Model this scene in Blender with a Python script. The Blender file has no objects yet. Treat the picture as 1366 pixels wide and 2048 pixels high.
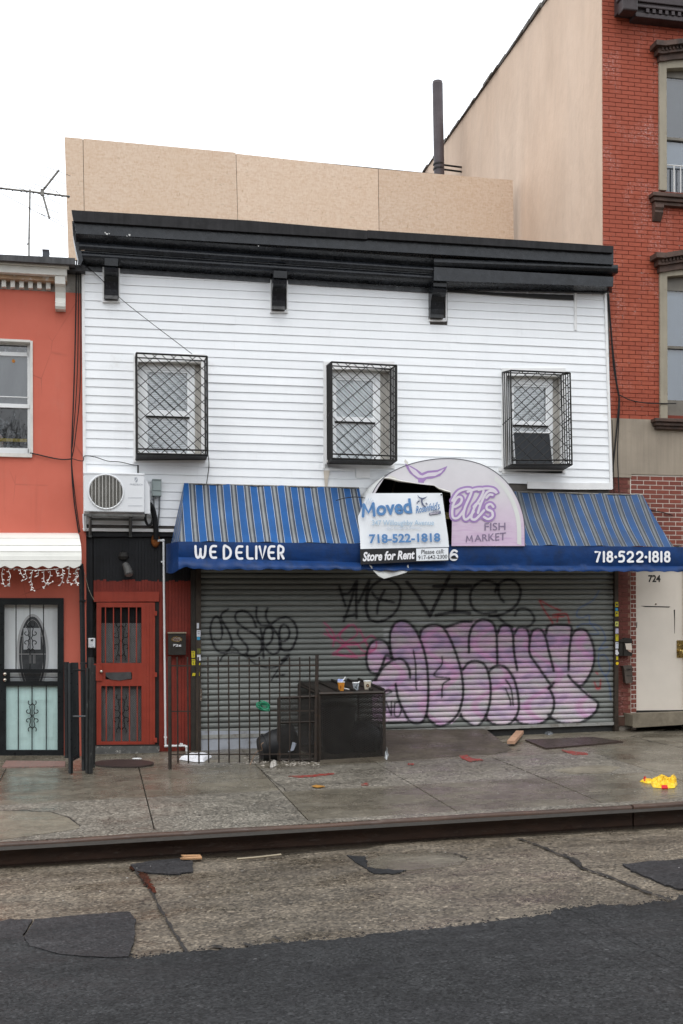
import bpy, math, random
import numpy as np
from mathutils import Vector
from mathutils.geometry import tessellate_polygon
random.seed(7)
rng = np.random.default_rng(7)
SC = bpy.context.scene
COL = SC.collection

# ------------------------------------------------------------------ camera
F, YAW, ROLL, PX, PY = 2400.0, math.atan(0.205), 0.003, 683.0, 1275.0   # focal length etc. in photo pixels (1366 x 2048)
DIST, EYE = 17.2, 1.55
CAM = Vector((0.0, -DIST, EYE))
_fw = Vector((math.sin(YAW), math.cos(YAW), 0)); _rt = Vector((math.cos(YAW), -math.sin(YAW), 0)); _up = Vector((0, 0, 1))
_R = _rt * math.cos(ROLL) - _up * math.sin(ROLL); _U = _up * math.cos(ROLL) + _rt * math.sin(ROLL)
cd = bpy.data.cameras.new('camera'); cam = bpy.data.objects.new('camera', cd); COL.objects.link(cam)
cd.sensor_fit = 'VERTICAL'; cd.sensor_height = 36.0; cd.sensor_width = 24.0
cd.lens = 36.0 * F / 2048.0
cd.shift_x = 0.0; cd.shift_y = (PY - 1024.0) / 2048.0
cd.clip_start = 0.1; cd.clip_end = 2000.0
from mathutils import Matrix
cam.matrix_world = Matrix(((_R.x, _U.x, -_fw.x, CAM.x), (_R.y, _U.y, -_fw.y, CAM.y), (_R.z, _U.z, -_fw.z, CAM.z), (0, 0, 0, 1)))
SC.camera = cam

# ------------------------------------------------------------------ light: bright overcast
W = bpy.data.worlds.new("World"); SC.world = W; W.use_nodes = True
nt = W.node_tree; nt.nodes.clear()
out = nt.nodes.new('ShaderNodeOutputWorld'); bg = nt.nodes.new('ShaderNodeBackground')
sky = nt.nodes.new('ShaderNodeTexSky'); sky.sky_type = 'NISHITA'; sky.sun_disc = False
SUN_EL, SUN_AZ = math.radians(66), math.radians(205)      # azimuth from +Y, clockwise
sky.sun_elevation = SUN_EL; sky.sun_rotation = SUN_AZ; sky.dust_density = 4.0
hs = nt.nodes.new('ShaderNodeHueSaturation'); hs.inputs['Saturation'].default_value = 0.3
mx = nt.nodes.new('ShaderNodeMixRGB'); mx.inputs[0].default_value = 0.88
mx.inputs[2].default_value = (15.6, 16.2, 17.0, 1)          # cloud cover, same units as the sky
nt.links.new(sky.outputs[0], hs.inputs['Color']); nt.links.new(hs.outputs[0], mx.inputs[1])
nt.links.new(mx.outputs[0], bg.inputs[0]); bg.inputs[1].default_value = 0.1
nt.links.new(bg.outputs[0], out.inputs[0])
sd = bpy.data.lights.new('sun', 'SUN'); sd.energy = 1.1; sd.angle = math.radians(45); sd.color = (1.0, 0.97, 0.93)
sun = bpy.data.objects.new('sun', sd); COL.objects.link(sun)
_sv = Vector((math.sin(SUN_AZ) * math.cos(SUN_EL), math.cos(SUN_AZ) * math.cos(SUN_EL), math.sin(SUN_EL)))
sun.location = _sv * 60; sun.rotation_euler = (-_sv).to_track_quat('-Z', 'Y').to_euler()
vs = SC.view_settings; vs.view_transform = 'Standard'; vs.look = 'None'; vs.exposure = 0.2; vs.gamma = 1.0; vs.use_curve_mapping = False

# ------------------------------------------------------------------ survey: photo pixel -> point on a plane of the street
def ray(px, py):
    return _fw + _R * ((px - PX) / F) - _U * ((py - PY) / F)
def P(px, py, Y=0.0):
    r = ray(px, py); return CAM + r * ((Y + DIST) / r.y)
def Plane(a, b, c):
    def g(px, py, lift=0.0):
        r = ray(px, py)            # z = a + bX + cY
        t = (a + b * CAM.x + c * CAM.y + lift - CAM.z) / (r.z - b * r.x - c * r.y)
        return CAM + r * t
    g.z = lambda x, y: a + b * x + c * y
    return g
_l, _r2 = P(60, 1516, 0), P(1245, 1462, 0)
SB = (_r2.z - _l.z) / (_r2.x - _l.x); SA = _l.z - SB * _l.x
YK = -5.8                                                   # kerb face
_l, _r2 = P(0, 1688, YK), P(1366, 1603, YK)
_mid = ((_l.z - SA - SB * _l.x) + (_r2.z - SA - SB * _r2.x)) / 2
SCC = _mid / YK                                             # cross fall of the sidewalk
G = Plane(SA, SB, SCC)
_l, _r2 = P(0, 1733, YK - .03), P(1366, 1642, YK - .03)
_gz = ((_l.z - SB * _l.x) + (_r2.z - SB * _r2.x)) / 2
RC = -0.02
Rd = Plane(_gz - RC * YK, SB, RC)                           # roadway, rising to the crown
print('PLANES', SA, SB, SCC, _gz, 'kerb h', G.z(0, YK) - Rd.z(0, YK))

# ------------------------------------------------------------------ materials
def lin(c):
    return tuple(((x / 255) / 12.92 if x / 255 <= .04045 else ((x / 255 + .055) / 1.055) ** 2.4) for x in c)
def g3(v): return (v, v, v)
class NT:
    def __init__(s, name):
        s.m = bpy.data.materials.new(name); s.m.use_nodes = True
        s.t = s.m.node_tree; s.t.nodes.clear()
        s.o = s.n('ShaderNodeOutputMaterial'); s.b = s.n('ShaderNodeBsdfPrincipled'); s.l(s.b.outputs[0], s.o.inputs[0])
        s.geo = s.n('ShaderNodeNewGeometry')
    def n(s, k, **kw):
        x = s.t.nodes.new(k)
        for a, b in kw.items(): setattr(x, a, b)
        return x
    def l(s, a, b): s.t.links.new(a, b)
    def pos(s, sx=1, sy=1, sz=1):
        m = s.n('ShaderNodeMapping'); m.inputs['Scale'].default_value = (sx, sy, sz)
        s.l(s.geo.outputs['Position'], m.inputs[0]); return m.outputs[0]
    def noise(s, scale, detail=4, rough=.6, vec=None, dist=0):
        x = s.n('ShaderNodeTexNoise'); x.inputs['Scale'].default_value = scale; x.inputs['Detail'].default_value = detail
        x.inputs['Roughness'].default_value = rough; x.inputs['Distortion'].default_value = dist
        s.l(vec if vec is not None else s.geo.outputs['Position'], x.inputs['Vector']); return x.outputs[0]
    def vor(s, scale, vec=None, feat='F1', out=0):
        x = s.n('ShaderNodeTexVoronoi', feature=feat); x.inputs['Scale'].default_value = scale
        s.l(vec if vec is not None else s.geo.outputs['Position'], x.inputs['Vector']); return x.outputs[out]
    def ramp(s, fac, stops, interp='LINEAR'):
        x = s.n('ShaderNodeValToRGB'); x.color_ramp.interpolation = interp; e = x.color_ramp.elements
        while len(e) < len(stops): e.new(.5)
        for i, (p, c) in enumerate(stops):
            e[i].position = p; e[i].color = (*c, 1) if len(c) == 3 else c
        s.l(fac, x.inputs[0]); return x.outputs[0]
    def mix(s, fac, a, b, kind='MIX'):
        x = s.n('ShaderNodeMixRGB', blend_type=kind)
        for i, v in ((0, fac), (1, a), (2, b)):
            if isinstance(v, (int, float)): x.inputs[i].default_value = v if i == 0 else (v, v, v, 1)
            elif isinstance(v, tuple): x.inputs[i].default_value = (*v, 1)
            else: s.l(v, x.inputs[i])
        return x.outputs[0]
    def math(s, op, a, b=0.0):
        x = s.n('ShaderNodeMath', operation=op)
        for i, v in ((0, a), (1, b)):
            if isinstance(v, (int, float)): x.inputs[i].default_value = v
            else: s.l(v, x.inputs[i])
        return x.outputs[0]
    def col(s, c):
        if isinstance(c, tuple): s.b.inputs['Base Color'].default_value = (*c, 1)
        else: s.l(c, s.b.inputs['Base Color'])
    def rough(s, r):
        if isinstance(r, (int, float)): s.b.inputs['Roughness'].default_value = r
        else: s.l(r, s.b.inputs['Roughness'])
    def bump(s, h, strength=.3, dist=.01):
        x = s.n('ShaderNodeBump'); x.inputs['Strength'].default_value = strength; x.inputs['Distance'].default_value = dist
        s.l(h, x.inputs['Height']); s.l(x.outputs[0], s.b.inputs['Normal'])
    def rnd(s): return s.n('ShaderNodeObjectInfo').outputs['Random']
MATS = {}
def mat(name, c, rough=.6, var=.12, vs=4, fine=0, fs=60, bump=0, bs=60, metal=0, spec=.3, streak=0, rnd=0, dirt=None, chip=None):
    """one painted / metal / plastic surface: uneven tone, grain, streaks down the face, wear"""
    if name in MATS: return MATS[name]
    k = NT(name); b = c
    n = k.noise(vs, 5, .6)
    x = k.mix(k.ramp(n, [(.3, g3(1 - var)), (.7, g3(1 + var))]), g3(0), g3(0)) if 0 else k.ramp(n, [(.3, tuple(v * (1 - var) for v in c)), (.7, tuple(min(1, v * (1 + var)) for v in c))])
    if fine:
        x = k.mix(1, x, k.ramp(k.noise(fs, 2, .6), [(.35, g3(1 - fine)), (.65, g3(1))]), 'MULTIPLY')
    if streak:
        sn = k.noise(1, 4, .6, k.pos(22, 22, 1.1))
        x = k.mix(1, x, k.ramp(sn, [(.35, g3(1 - streak)), (.65, g3(1))]), 'MULTIPLY')
    if rnd:
        x = k.mix(1, x, k.ramp(k.rnd(), [(0, g3(1 - rnd)), (1, g3(1))]), 'MULTIPLY')
    if dirt:
        dc, lo, hi, dsc = dirt
        x = k.mix(k.ramp(k.noise(dsc, 6, .7), [(lo, g3(0)), (hi, g3(1))]), x, dc)
    if chip:
        cc, lo, csc = chip
        x = k.mix(k.ramp(k.noise(csc, 3, .7), [(lo, g3(0)), (lo + .03, g3(1))]), x, cc)
    k.col(x); k.rough(k.ramp(k.noise(vs * 3, 3), [(.3, g3(max(.03, rough - .1))), (.7, g3(min(1, rough + .1)))]))
    k.b.inputs['Metallic'].default_value = metal; k.b.inputs['Specular IOR Level'].default_value = spec
    if bump: k.bump(k.noise(bs, 4, .6), bump, .01)
    MATS[name] = k.m; return k.m

# ------------------------------------------------------------------ mesh building
class MB:
    def __init__(s): s.v = []; s.f = []
    def add(s, vs, fs):
        o = len(s.v); s.v += [tuple(v) for v in vs]; s.f += [tuple(i + o for i in f) for f in fs]; return s
    def hexa(s, a, b):           # a,b: 4 points each (front loop, back loop)
        return s.add(list(a) + list(b), [(3, 2, 1, 0), (4, 5, 6, 7), (0, 1, 5, 4), (1, 2, 6, 5), (2, 3, 7, 6), (3, 0, 4, 7)])
    def box(s, x0, x1, y0, y1, z0, z1):
        return s.hexa([(x0, y0, z0), (x1, y0, z0), (x1, y0, z1), (x0, y0, z1)], [(x0, y1, z0), (x1, y1, z0), (x1, y1, z1), (x0, y1, z1)])
    def prism3(s, pts, off):     # planar loop of points pushed along off
        n = len(pts); pts = [Vector(p) for p in pts]; off = Vector(off)
        tri = tessellate_polygon([pts]); back = [p + off for p in pts]
        s.add(pts + back, [tuple(t) for t in tri] + [tuple(i + n for i in reversed(t)) for t in tri] + [(i, (i + 1) % n, (i + 1) % n + n, i + n) for i in range(n)])
        return s
    def pris(s, px, Y, d):       # outline surveyed on the plane y=Y, depth d behind it
        return s.prism3([P(x, y, Y) for x, y in px], (0, d, 0))
    def rect(s, x0, y0, x1, y1, Y, d): return s.pris([(x0, y0), (x1, y0), (x1, y1), (x0, y1)], Y, d)
    def sheet(s, pts):
        pts = [Vector(p) for p in pts]; return s.add(pts, [tuple(t) for t in tessellate_polygon([pts])])
    def tube(s, pts, r, n=8, cap=True):
        pts = [Vector(p) for p in pts]; rings = []
        rs = r if isinstance(r, (list, tuple)) else [r] * len(pts)
        t0 = (pts[1] - pts[0]).normalized(); up = Vector((0, 0, 1)) if abs(t0.z) < .9 else Vector((1, 0, 0))
        nrm = t0.cross(up).normalized()
        for i, p in enumerate(pts):
            t = (pts[min(i + 1, len(pts) - 1)] - pts[max(i - 1, 0)]).normalized()
            nrm = (nrm - t * nrm.dot(t)).normalized(); bn = t.cross(nrm)
            rings.append([p + (nrm * math.cos(2 * math.pi * j / n) + bn * math.sin(2 * math.pi * j / n)) * rs[i] for j in range(n)])
        o = []; f = []
        for i, rg in enumerate(rings):
            o += rg
            if i: f += [((i - 1) * n + j, (i - 1) * n + (j + 1) % n, i * n + (j + 1) % n, i * n + j) for j in range(n)]
        if cap: f += [tuple(range(n))[::-1], tuple((len(rings) - 1) * n + j for j in range(n))]
        return s.add(o, f)
    def bar(s, a, b, w, t=None):  # square bar between two points
        return s.tube([a, b], (w if t is None else t) * .7071, 4)
    def ball(s, c, r, n=8, m=6, sc=(1, 1, 1)):
        c = Vector(c); o = []; f = []
        for i in range(m + 1):
            th = math.pi * i / m
            for j in range(n):
                ph = 2 * math.pi * j / n
                o.append(c + Vector((r * sc[0] * math.sin(th) * math.cos(ph), r * sc[1] * math.sin(th) * math.sin(ph), r * sc[2] * math.cos(th))))
        for i in range(m):
            for j in range(n): f.append((i * n + j, (i + 1) * n + j, (i + 1) * n + (j + 1) % n, i * n + (j + 1) % n))
        return s.add(o, f)
    def lathe(s, c, prof, n=16, sx=1, sy=1):
        c = Vector(c); o = []; f = []
        for r, z in prof:
            for j in range(n):
                a = 2 * math.pi * j / n; o.append(c + Vector((r * sx * math.cos(a), r * sy * math.sin(a), z)))
        for i in range(len(prof) - 1):
            for j in range(n): f.append((i * n + j, i * n + (j + 1) % n, (i + 1) * n + (j + 1) % n, (i + 1) * n + j))
        f += [tuple(range(n))[::-1], tuple((len(prof) - 1) * n + j for j in range(n))]
        return s.add(o, f)
    def grid(s, fn, nu, nv):
        o = [fn(i / nu, j / nv) for j in range(nv + 1) for i in range(nu + 1)]
        return s.add(o, [(j * (nu + 1) + i, j * (nu + 1) + i + 1, (j + 1) * (nu + 1) + i + 1, (j + 1) * (nu + 1) + i) for j in range(nv) for i in range(nu)])
    def ribbon(s, pts, w, Y, closed=False):   # flat stroke with round ends, in photo pixels on plane y=Y
        q = [Vector((a, b)) for a, b in pts]; q = [p for i, p in enumerate(q) if i == 0 or (p - q[i - 1]).length > .05]
        L = []; R = []; n = len(q); h = w / 2
        for i, p in enumerate(q):
            if closed: t = q[(i + 1) % n] - q[i - 1]
            else: t = q[min(i + 1, n - 1)] - q[max(i - 1, 0)]
            t.normalize(); nn = Vector((-t.y, t.x)); L.append(p + nn * h); R.append(p - nn * h)
        ed = L + R; m = n
        f = [(i, i + 1, m + i + 1, m + i) for i in range(n - 1)]
        if closed: f.append((n - 1, 0, m, m + n - 1))
        else:
            for e, sg in ((0, -1), (n - 1, 1)):
                t = (q[1] - q[0]) if e == 0 else (q[-1] - q[-2]); t.normalize(); nn = Vector((-t.y, t.x)); c0 = len(ed)
                arc = [q[e] + (nn * math.cos(a) + t * sg * math.sin(a)) * h for a in [math.pi * k / 6 for k in range(1, 6)]]
                ed += arc; f.append((e, *range(c0, c0 + 5), m + e))
        return s.add([P(v.x, v.y, Y - .0022 * ((i % n) / n if i < 2 * n else (0 if i < 2 * n + 5 else 1))) for i, v in enumerate(ed)], f)
WL = {}
def link(o, parent=None):
    COL.objects.link(o)
    if parent is not None: o.parent = parent
    WL[o.name] = WL[parent.name] if parent is not None else Vector((0, 0, 0))
    return o
def mk(name, mb, m, parent=None, smooth=False, bevel=0, label=None, kind=None):
    me = bpy.data.meshes.new(name); off = WL[parent.name] if parent is not None else Vector((0, 0, 0))
    me.from_pydata([(v[0] - off.x, v[1] - off.y, v[2] - off.z) for v in mb.v], [], mb.f); me.update()
    me.materials.append(m)
    if smooth:
        me.polygons.foreach_set('use_smooth', [True] * len(me.polygons))
        try: me.set_sharp_from_angle(angle=math.radians(40))
        except Exception: pass
    o = bpy.data.objects.new(name, me); link(o, parent)
    if bevel:
        bm = o.modifiers.new('bevel', 'BEVEL'); bm.width = bevel; bm.segments = 2; bm.limit_method = 'ANGLE'; bm.angle_limit = math.radians(40)
    if label: o['label'] = label
    if kind: o['kind'] = kind
    return o
def thing(name, label, cat, loc, group=None):
    o = bpy.data.objects.new(name, None); COL.objects.link(o); o.location = loc; WL[o.name] = Vector(loc)
    o.empty_display_size = .1; o['label'] = label; o['category'] = cat
    if group: o['group'] = group
    return o
def tag(o, label, cat, group=None):
    o['label'] = label; o['category'] = cat
    if group: o['group'] = group
    return o
def struct(name, mb, m, **kw):
    o = mk(name, mb, m, **kw); o['kind'] = 'structure'; return o
def sempty(name, loc):
    o = bpy.data.objects.new(name, None); COL.objects.link(o); o.location = loc; WL[o.name] = Vector(loc); o['kind'] = 'structure'; return o
def smoothpts(pts, k=6):
    pts = [Vector(p) for p in pts]; out_ = []
    for i in range(len(pts) - 1):
        p0, p1, p2, p3 = pts[max(i - 1, 0)], pts[i], pts[i + 1], pts[min(i + 2, len(pts) - 1)]
        for j in range(k):
            t = j / k; out_.append(.5 * ((2 * p1) + (p2 - p0) * t + (2 * p0 - 5 * p1 + 4 * p2 - p3) * t * t + (3 * p1 - p0 - 3 * p2 + p3) * t ** 3))
    return out_ + [pts[-1]]
def text(s, quad, Y, m, parent, name='lettering', bold=0.0, shear=0.0, label=None):
    """flat print; quad = photo corners (top-left, top-right, bottom-right, bottom-left) of its ink box"""
    cu = bpy.data.curves.new('t', 'FONT'); cu.body = s; cu.offset = bold; cu.shear = shear; cu.resolution_u = 3
    to = bpy.data.objects.new('t', cu); COL.objects.link(to)
    dg = bpy.context.evaluated_depsgraph_get(); me = bpy.data.meshes.new_from_object(to.evaluated_get(dg))
    v = np.array([x.co[:2] for x in me.vertices]); fs = [tuple(p.vertices) for p in me.polygons]
    bpy.data.objects.remove(to); bpy.data.curves.remove(cu); bpy.data.meshes.remove(me)
    lo, hi = v.min(0), v.max(0); uv = (v - lo) / (hi - lo); a, b, c, d = [np.array(q, float) for q in quad]
    mb = MB(); pts = []
    for u, w in uv:
        q = (d * (1 - u) + c * u) * (1 - w) + (a * (1 - u) + b * u) * w; pts.append(P(q[0], q[1], Y))
    mb.add(pts, fs); return mk(name, mb, m, parent, label=label)
def qbox(x0, y0, x1, y1, dy=0.0): return [(x0, y0), (x1, y0 + dy), (x1, y1 + dy), (x0, y1)]
# ================================================================== GROUND
def concrete(name, tones, speck, sscale, wet=.5, stain=(.05, .045, .04), dots=None, rg=(.2, .45, .65), sp_=.28):
    k = NT(name)
    a = k.ramp(k.noise(.9, 5, .65), [(.3, tones[0]), (.7, tones[1])])
    a = k.mix(k.ramp(k.noise(2.3, 6, .7, k.pos(1, .8, 1)), [(.47, g3(0)), (.70, g3(wet))]), a, stain)
    a = k.mix(1, a, k.ramp(k.noise(22, 4, .75), [(.3, g3(.86)), (.7, g3(1.12))]), 'MULTIPLY')
    a = k.mix(1, a, k.ramp(k.noise(7, 4, .7), [(.3, g3(.78)), (.7, g3(1.17))]), 'MULTIPLY')
    a = k.mix(1, a, k.ramp(k.noise(.55, 6, .7, k.pos(.45, 1.3, 1), .7), [(.35, g3(.70)), (.62, g3(1.14))]), 'MULTIPLY')
    cell = k.vor(sscale, out=1)
    bw = k.n('ShaderNodeRGBToBW'); k.l(cell, bw.inputs[0])
    sp = k.ramp(bw.outputs[0], [(.1, g3(1 - speck)), (.45, g3(1)), (.75, g3(1 + speck * .6)), (.95, g3(1 + speck * 2.2))])
    a = k.mix(1, a, sp, 'MULTIPLY')
    c2 = k.vor(sscale * .42, out=1); b3 = k.n('ShaderNodeRGBToBW'); k.l(c2, b3.inputs[0])
    a = k.mix(1, a, k.ramp(b3.outputs[0], [(.12, g3(1 - speck * .45)), (.3, g3(1)), (.8, g3(1)), (.95, g3(1 + speck * .5))]), 'MULTIPLY')
    if dots:
        d = k.vor(dots[0], out=1); b2 = k.n('ShaderNodeRGBToBW'); k.l(d, b2.inputs[0])
        a = k.mix(k.ramp(b2.outputs[0], [(dots[1], g3(0)), (dots[1] + .04, g3(.8))]), a, dots[2])
    k.col(a)
    k.rough(k.ramp(k.noise(1.7, 5, .65, k.pos(.8, 1.3, 1)), [(.36, g3(rg[0])), (.52, g3(rg[1])), (.72, g3(rg[2]))]))
    h = k.mix(.5, bw.outputs[0], k.noise(90, 3, .7)); k.bump(h, .35, .006)
    k.b.inputs['Specular IOR Level'].default_value = sp_
    MATS[name] = k.m; return k.m
M_SMOOTH = concrete('smooth concrete', ((.120, .105, .079), (.182, .162, .126)), .28, 110, .6, (.050, .042, .031), rg=(.10, .28, .55), sp_=.36)
M_AGG = concrete('exposed aggregate concrete', ((.122, .109, .089), (.184, .168, .140)), .70, 62, .35, (.06, .052, .041), (46, .93, (.38, .37, .34)), rg=(.2, .42, .65), sp_=.28)
M_LANE = concrete('worn roadway concrete', ((.092, .075, .055), (.146, .123, .093)), .68, 54, .55, (.050, .041, .031), (42, .945, (.30, .285, .255)), rg=(.16, .45, .75), sp_=.28)
M_PALE = concrete('pale repair concrete', ((.14, .122, .09), (.20, .178, .138)), .25, 110, .4, (.09, .075, .055))
M_ASPH = concrete('wet asphalt', ((.0155, .0158, .0165), (.025, .0255, .026)), .65, 70, .4, (.010, .010, .0105), (48, .972, (.28, .28, .28)), rg=(.5, .68, .85), sp_=.16)
M_ASPH2 = concrete('patch asphalt', ((.021, .020, .0215), (.032, .031, .032)), .6, 80, .3, (.014, .014, .014), (50, .985, (.22, .22, .22)), rg=(.5, .68, .85), sp_=.16)
M_JOINT = mat('joint dirt', (.03, .026, .021), .8, .3, 20)
M_CRACK = mat('crack dirt', (.018, .016, .014), .6, .3, 20)

# ground and road as big sheets out to the horizon
def flat_sheet(x0, x1, y0, y1, pl, lift, nx=1):
    mb = MB(); mb.grid(lambda u, v: (x0 + (x1 - x0) * u, y0 + (y1 - y0) * v, pl.z(x0 + (x1 - x0) * u, y0 + (y1 - y0) * v) + lift), nx, 1); return mb
struct('ground', flat_sheet(-250, 250, -6.0, 300, G, -.03), M_JOINT)
road = sempty('road', (0, -12, Rd.z(0, -12)))
mk('roadbed', flat_sheet(-250, 250, -300, -5.7, Rd, -.012), M_LANE, road)
# asphalt carpet with a ragged edge towards the kerb
edge = [(-500, 1850), (-60, 1876), (0, 1880), (40, 1884), (75, 1893), (120, 1897), (165, 1905), (215, 1909), (255, 1914), (270, 1919), (300, 1914), (338, 1908), (371, 1904), (420, 1901), (470, 1898), (520, 1891), (575, 1887), (630, 1882), (690, 1878), (760, 1869), (820, 1863), (880, 1857),
        (940, 1850), (985, 1846), (1030, 1840), (1075, 1833), (1100, 1829), (1112, 1820), (1150, 1817), (1185, 1812), (1230, 1811), (1275, 1810), (1310, 1806), (1345, 1803), (1362, 1792), (1420, 1786), (1800, 1740)]
e3 = []
for i in range(len(edge) - 1):
    for j in range(6):
        t = j / 6; x = edge[i][0] * (1 - t) + edge[i + 1][0] * t; y = edge[i][1] * (1 - t) + edge[i + 1][1] * t
        e3.append(Rd(x, y + (random.uniform(-2.6, 2.6) if 0 < x < 1366 else 0), .0))
mb = MB(); top = [Vector((p.x, p.y, Rd.z(p.x, p.y) + .006)) for p in e3]
lo_ = [Vector((p.x, p.y, Rd.z(p.x, p.y) - .012)) for p in e3]
n = len(top); far = [Vector((p.x, -60, Rd.z(p.x, -60) + .006)) for p in top]
mb.add(top + lo_ + far, [f for i in range(n - 1) for f in ((i, i + 1, n + i + 1, n + i), (i + 1, i, 2 * n + i, 2 * n + i + 1))])
mk('asphalt_carpet', mb, M_ASPH, road)
mb = MB(); r9 = random.Random(9)
for p in e3:
    for _ in range(3):
        c_ = Vector((p.x + r9.uniform(-.1, .1), p.y + abs(r9.gauss(.0, .07)), 0)); s_ = r9.uniform(.004, .012); c_.z = Rd.z(c_.x, c_.y) - .011
        if abs(c_.x - 2.4) < 5: mb.add([c_ + Vector((s_, 0, 0)), c_ + Vector((-s_ * .6, s_ * .8, 0)), c_ + Vector((-s_ * .5, -s_ * .9, 0)), c_ + Vector((0, 0, s_ * .7))], [(0, 1, 3), (1, 2, 3), (2, 0, 3)])
mk('loose_asphalt', mb, M_ASPH2, road, kind='stuff')
def patch(pts, m, name, lift, depth=.014, jit=1.5, k=5, pl=Rd, parent=road, label=None):
    q = []
    for i in range(len(pts)):
        a, b = pts[i], pts[(i + 1) % len(pts)]
        for j in range(k):
            t = j / k; q.append(pl(a[0] * (1 - t) + b[0] * t + random.uniform(-jit, jit), a[1] * (1 - t) + b[1] * t + random.uniform(-jit, jit) * .6, lift))
    return mk(name, MB().prism3(q, (0, 0, -depth)), m, parent, label=label)
patch([(70, 1838), (150, 1830), (258, 1822), (271, 1838), (268, 1880), (258, 1912), (200, 1914), (120, 1907), (58, 1890), (48, 1872)], M_ASPH2, 'asphalt_patch', .014, label='dark square asphalt patch')
patch([(-40, 1850), (20, 1838), (66, 1838), (46, 1870), (56, 1892), (-40, 1880)], M_ASPH2, 'asphalt_patch', .004)
patch([(262, 1728), (300, 1722), (370, 1716), (384, 1722), (386, 1742), (352, 1748), (300, 1745), (272, 1741)], M_ASPH2, 'asphalt_patch', .004)
patch([(695, 1711), (728, 1712), (734, 1722), (733, 1734), (768, 1738), (812, 1741), (790, 1747), (752, 1748), (738, 1742)], M_ASPH, 'asphalt_patch', -.003, jit=2.2)
patch([(1245, 1728), (1310, 1721), (1400, 1716), (1400, 1785), (1366, 1778), (1330, 1768), (1290, 1752), (1262, 1740)], M_ASPH2, 'asphalt_patch', .004, jit=2)
patch([(732, 1722), (770, 1709), (880, 1704), (935, 1715), (920, 1730), (842, 1739), (790, 1741), (740, 1735)], M_SMOOTH, 'concrete_patch', -.008)
def crack(pts, w, pl, parent, name='crack', lift=.002, m=None, jit=1.6):
    q = []
    for i in range(len(pts) - 1):
        for j in range(8):
            t = j / 8; q.append(pl(pts[i][0] * (1 - t) + pts[i + 1][0] * t + random.uniform(-jit, jit), pts[i][1] * (1 - t) + pts[i + 1][1] * t + random.uniform(-jit, jit) * .5, lift))
    q.append(pl(*pts[-1], lift)); L = []; Rr = []
    for i, p in enumerate(q):
        t = (q[min(i + 1, len(q) - 1)] - q[max(i - 1, 0)]); nn = Vector((-t.y, t.x, 0)).normalized() * w * random.uniform(.2, 1.15) * .36
        a, b = p + nn, p - nn
        L.append(Vector((a.x, a.y, pl.z(a.x, a.y) + lift))); Rr.append(Vector((b.x, b.y, pl.z(b.x, b.y) + lift)))
    n = len(q); mk(name, MB().add(L + Rr, [(i, n + i, n + i + 1, i + 1) for i in range(n - 1)]), m or M_CRACK, parent)
crack([(268, 1738), (285, 1760), (305, 1785), (325, 1825), (350, 1868), (374, 1903)], .035, Rd, road)
crack([(262, 1733), (285, 1746), (296, 1768), (310, 1785)], .11, Rd, road, m=mat('rusty crack water', (.045, .02, .013), .12, .3, 9))
crack([(1035, 1676), (1090, 1695), (1140, 1718), (1165, 1735), (1215, 1752), (1290, 1782), (1350, 1802)], .06, Rd, road)
crack([(1125, 1708), (1150, 1720), (1170, 1738)], .1, Rd, road)
crack([(1170, 1733), (1215, 1731), (1250, 1727)], .03, Rd, road)
crack([(870, 1702), (910, 1706), (936, 1716)], .035, Rd, road)
crack([(415, 1893), (432, 1891), (455, 1897), (460, 1903)], .07, Rd, road)
crack([(487, 1885), (500, 1891)], .06, Rd, road)
crack([(545, 1872), (562, 1878)], .05, Rd, road)
# gutter water along the kerb
kw = NT('gutter water'); kw.col((.016, .013, .010)); kw.rough(.04); kw.b.inputs['Alpha'].default_value = .62; kw.b.inputs['Specular IOR Level'].default_value = .5
q = []
for i in range(60):
    x = -4 + i * .25; q.append(Vector((x, YK - .03, Rd.z(x, YK) + .004)))
q2 = []
for i in range(60):
    x = 10.75 - i * .25; y = YK - .12 - .16 * abs(math.sin(x * .7 + .8)) - random.uniform(0, .05) - (.12 if 1.2 < x < 2.6 else 0); q2.append(Vector((x, y, Rd.z(x, y) + .004)))
struct('gutter_water', MB().sheet(q + q2), kw.m)

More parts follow.
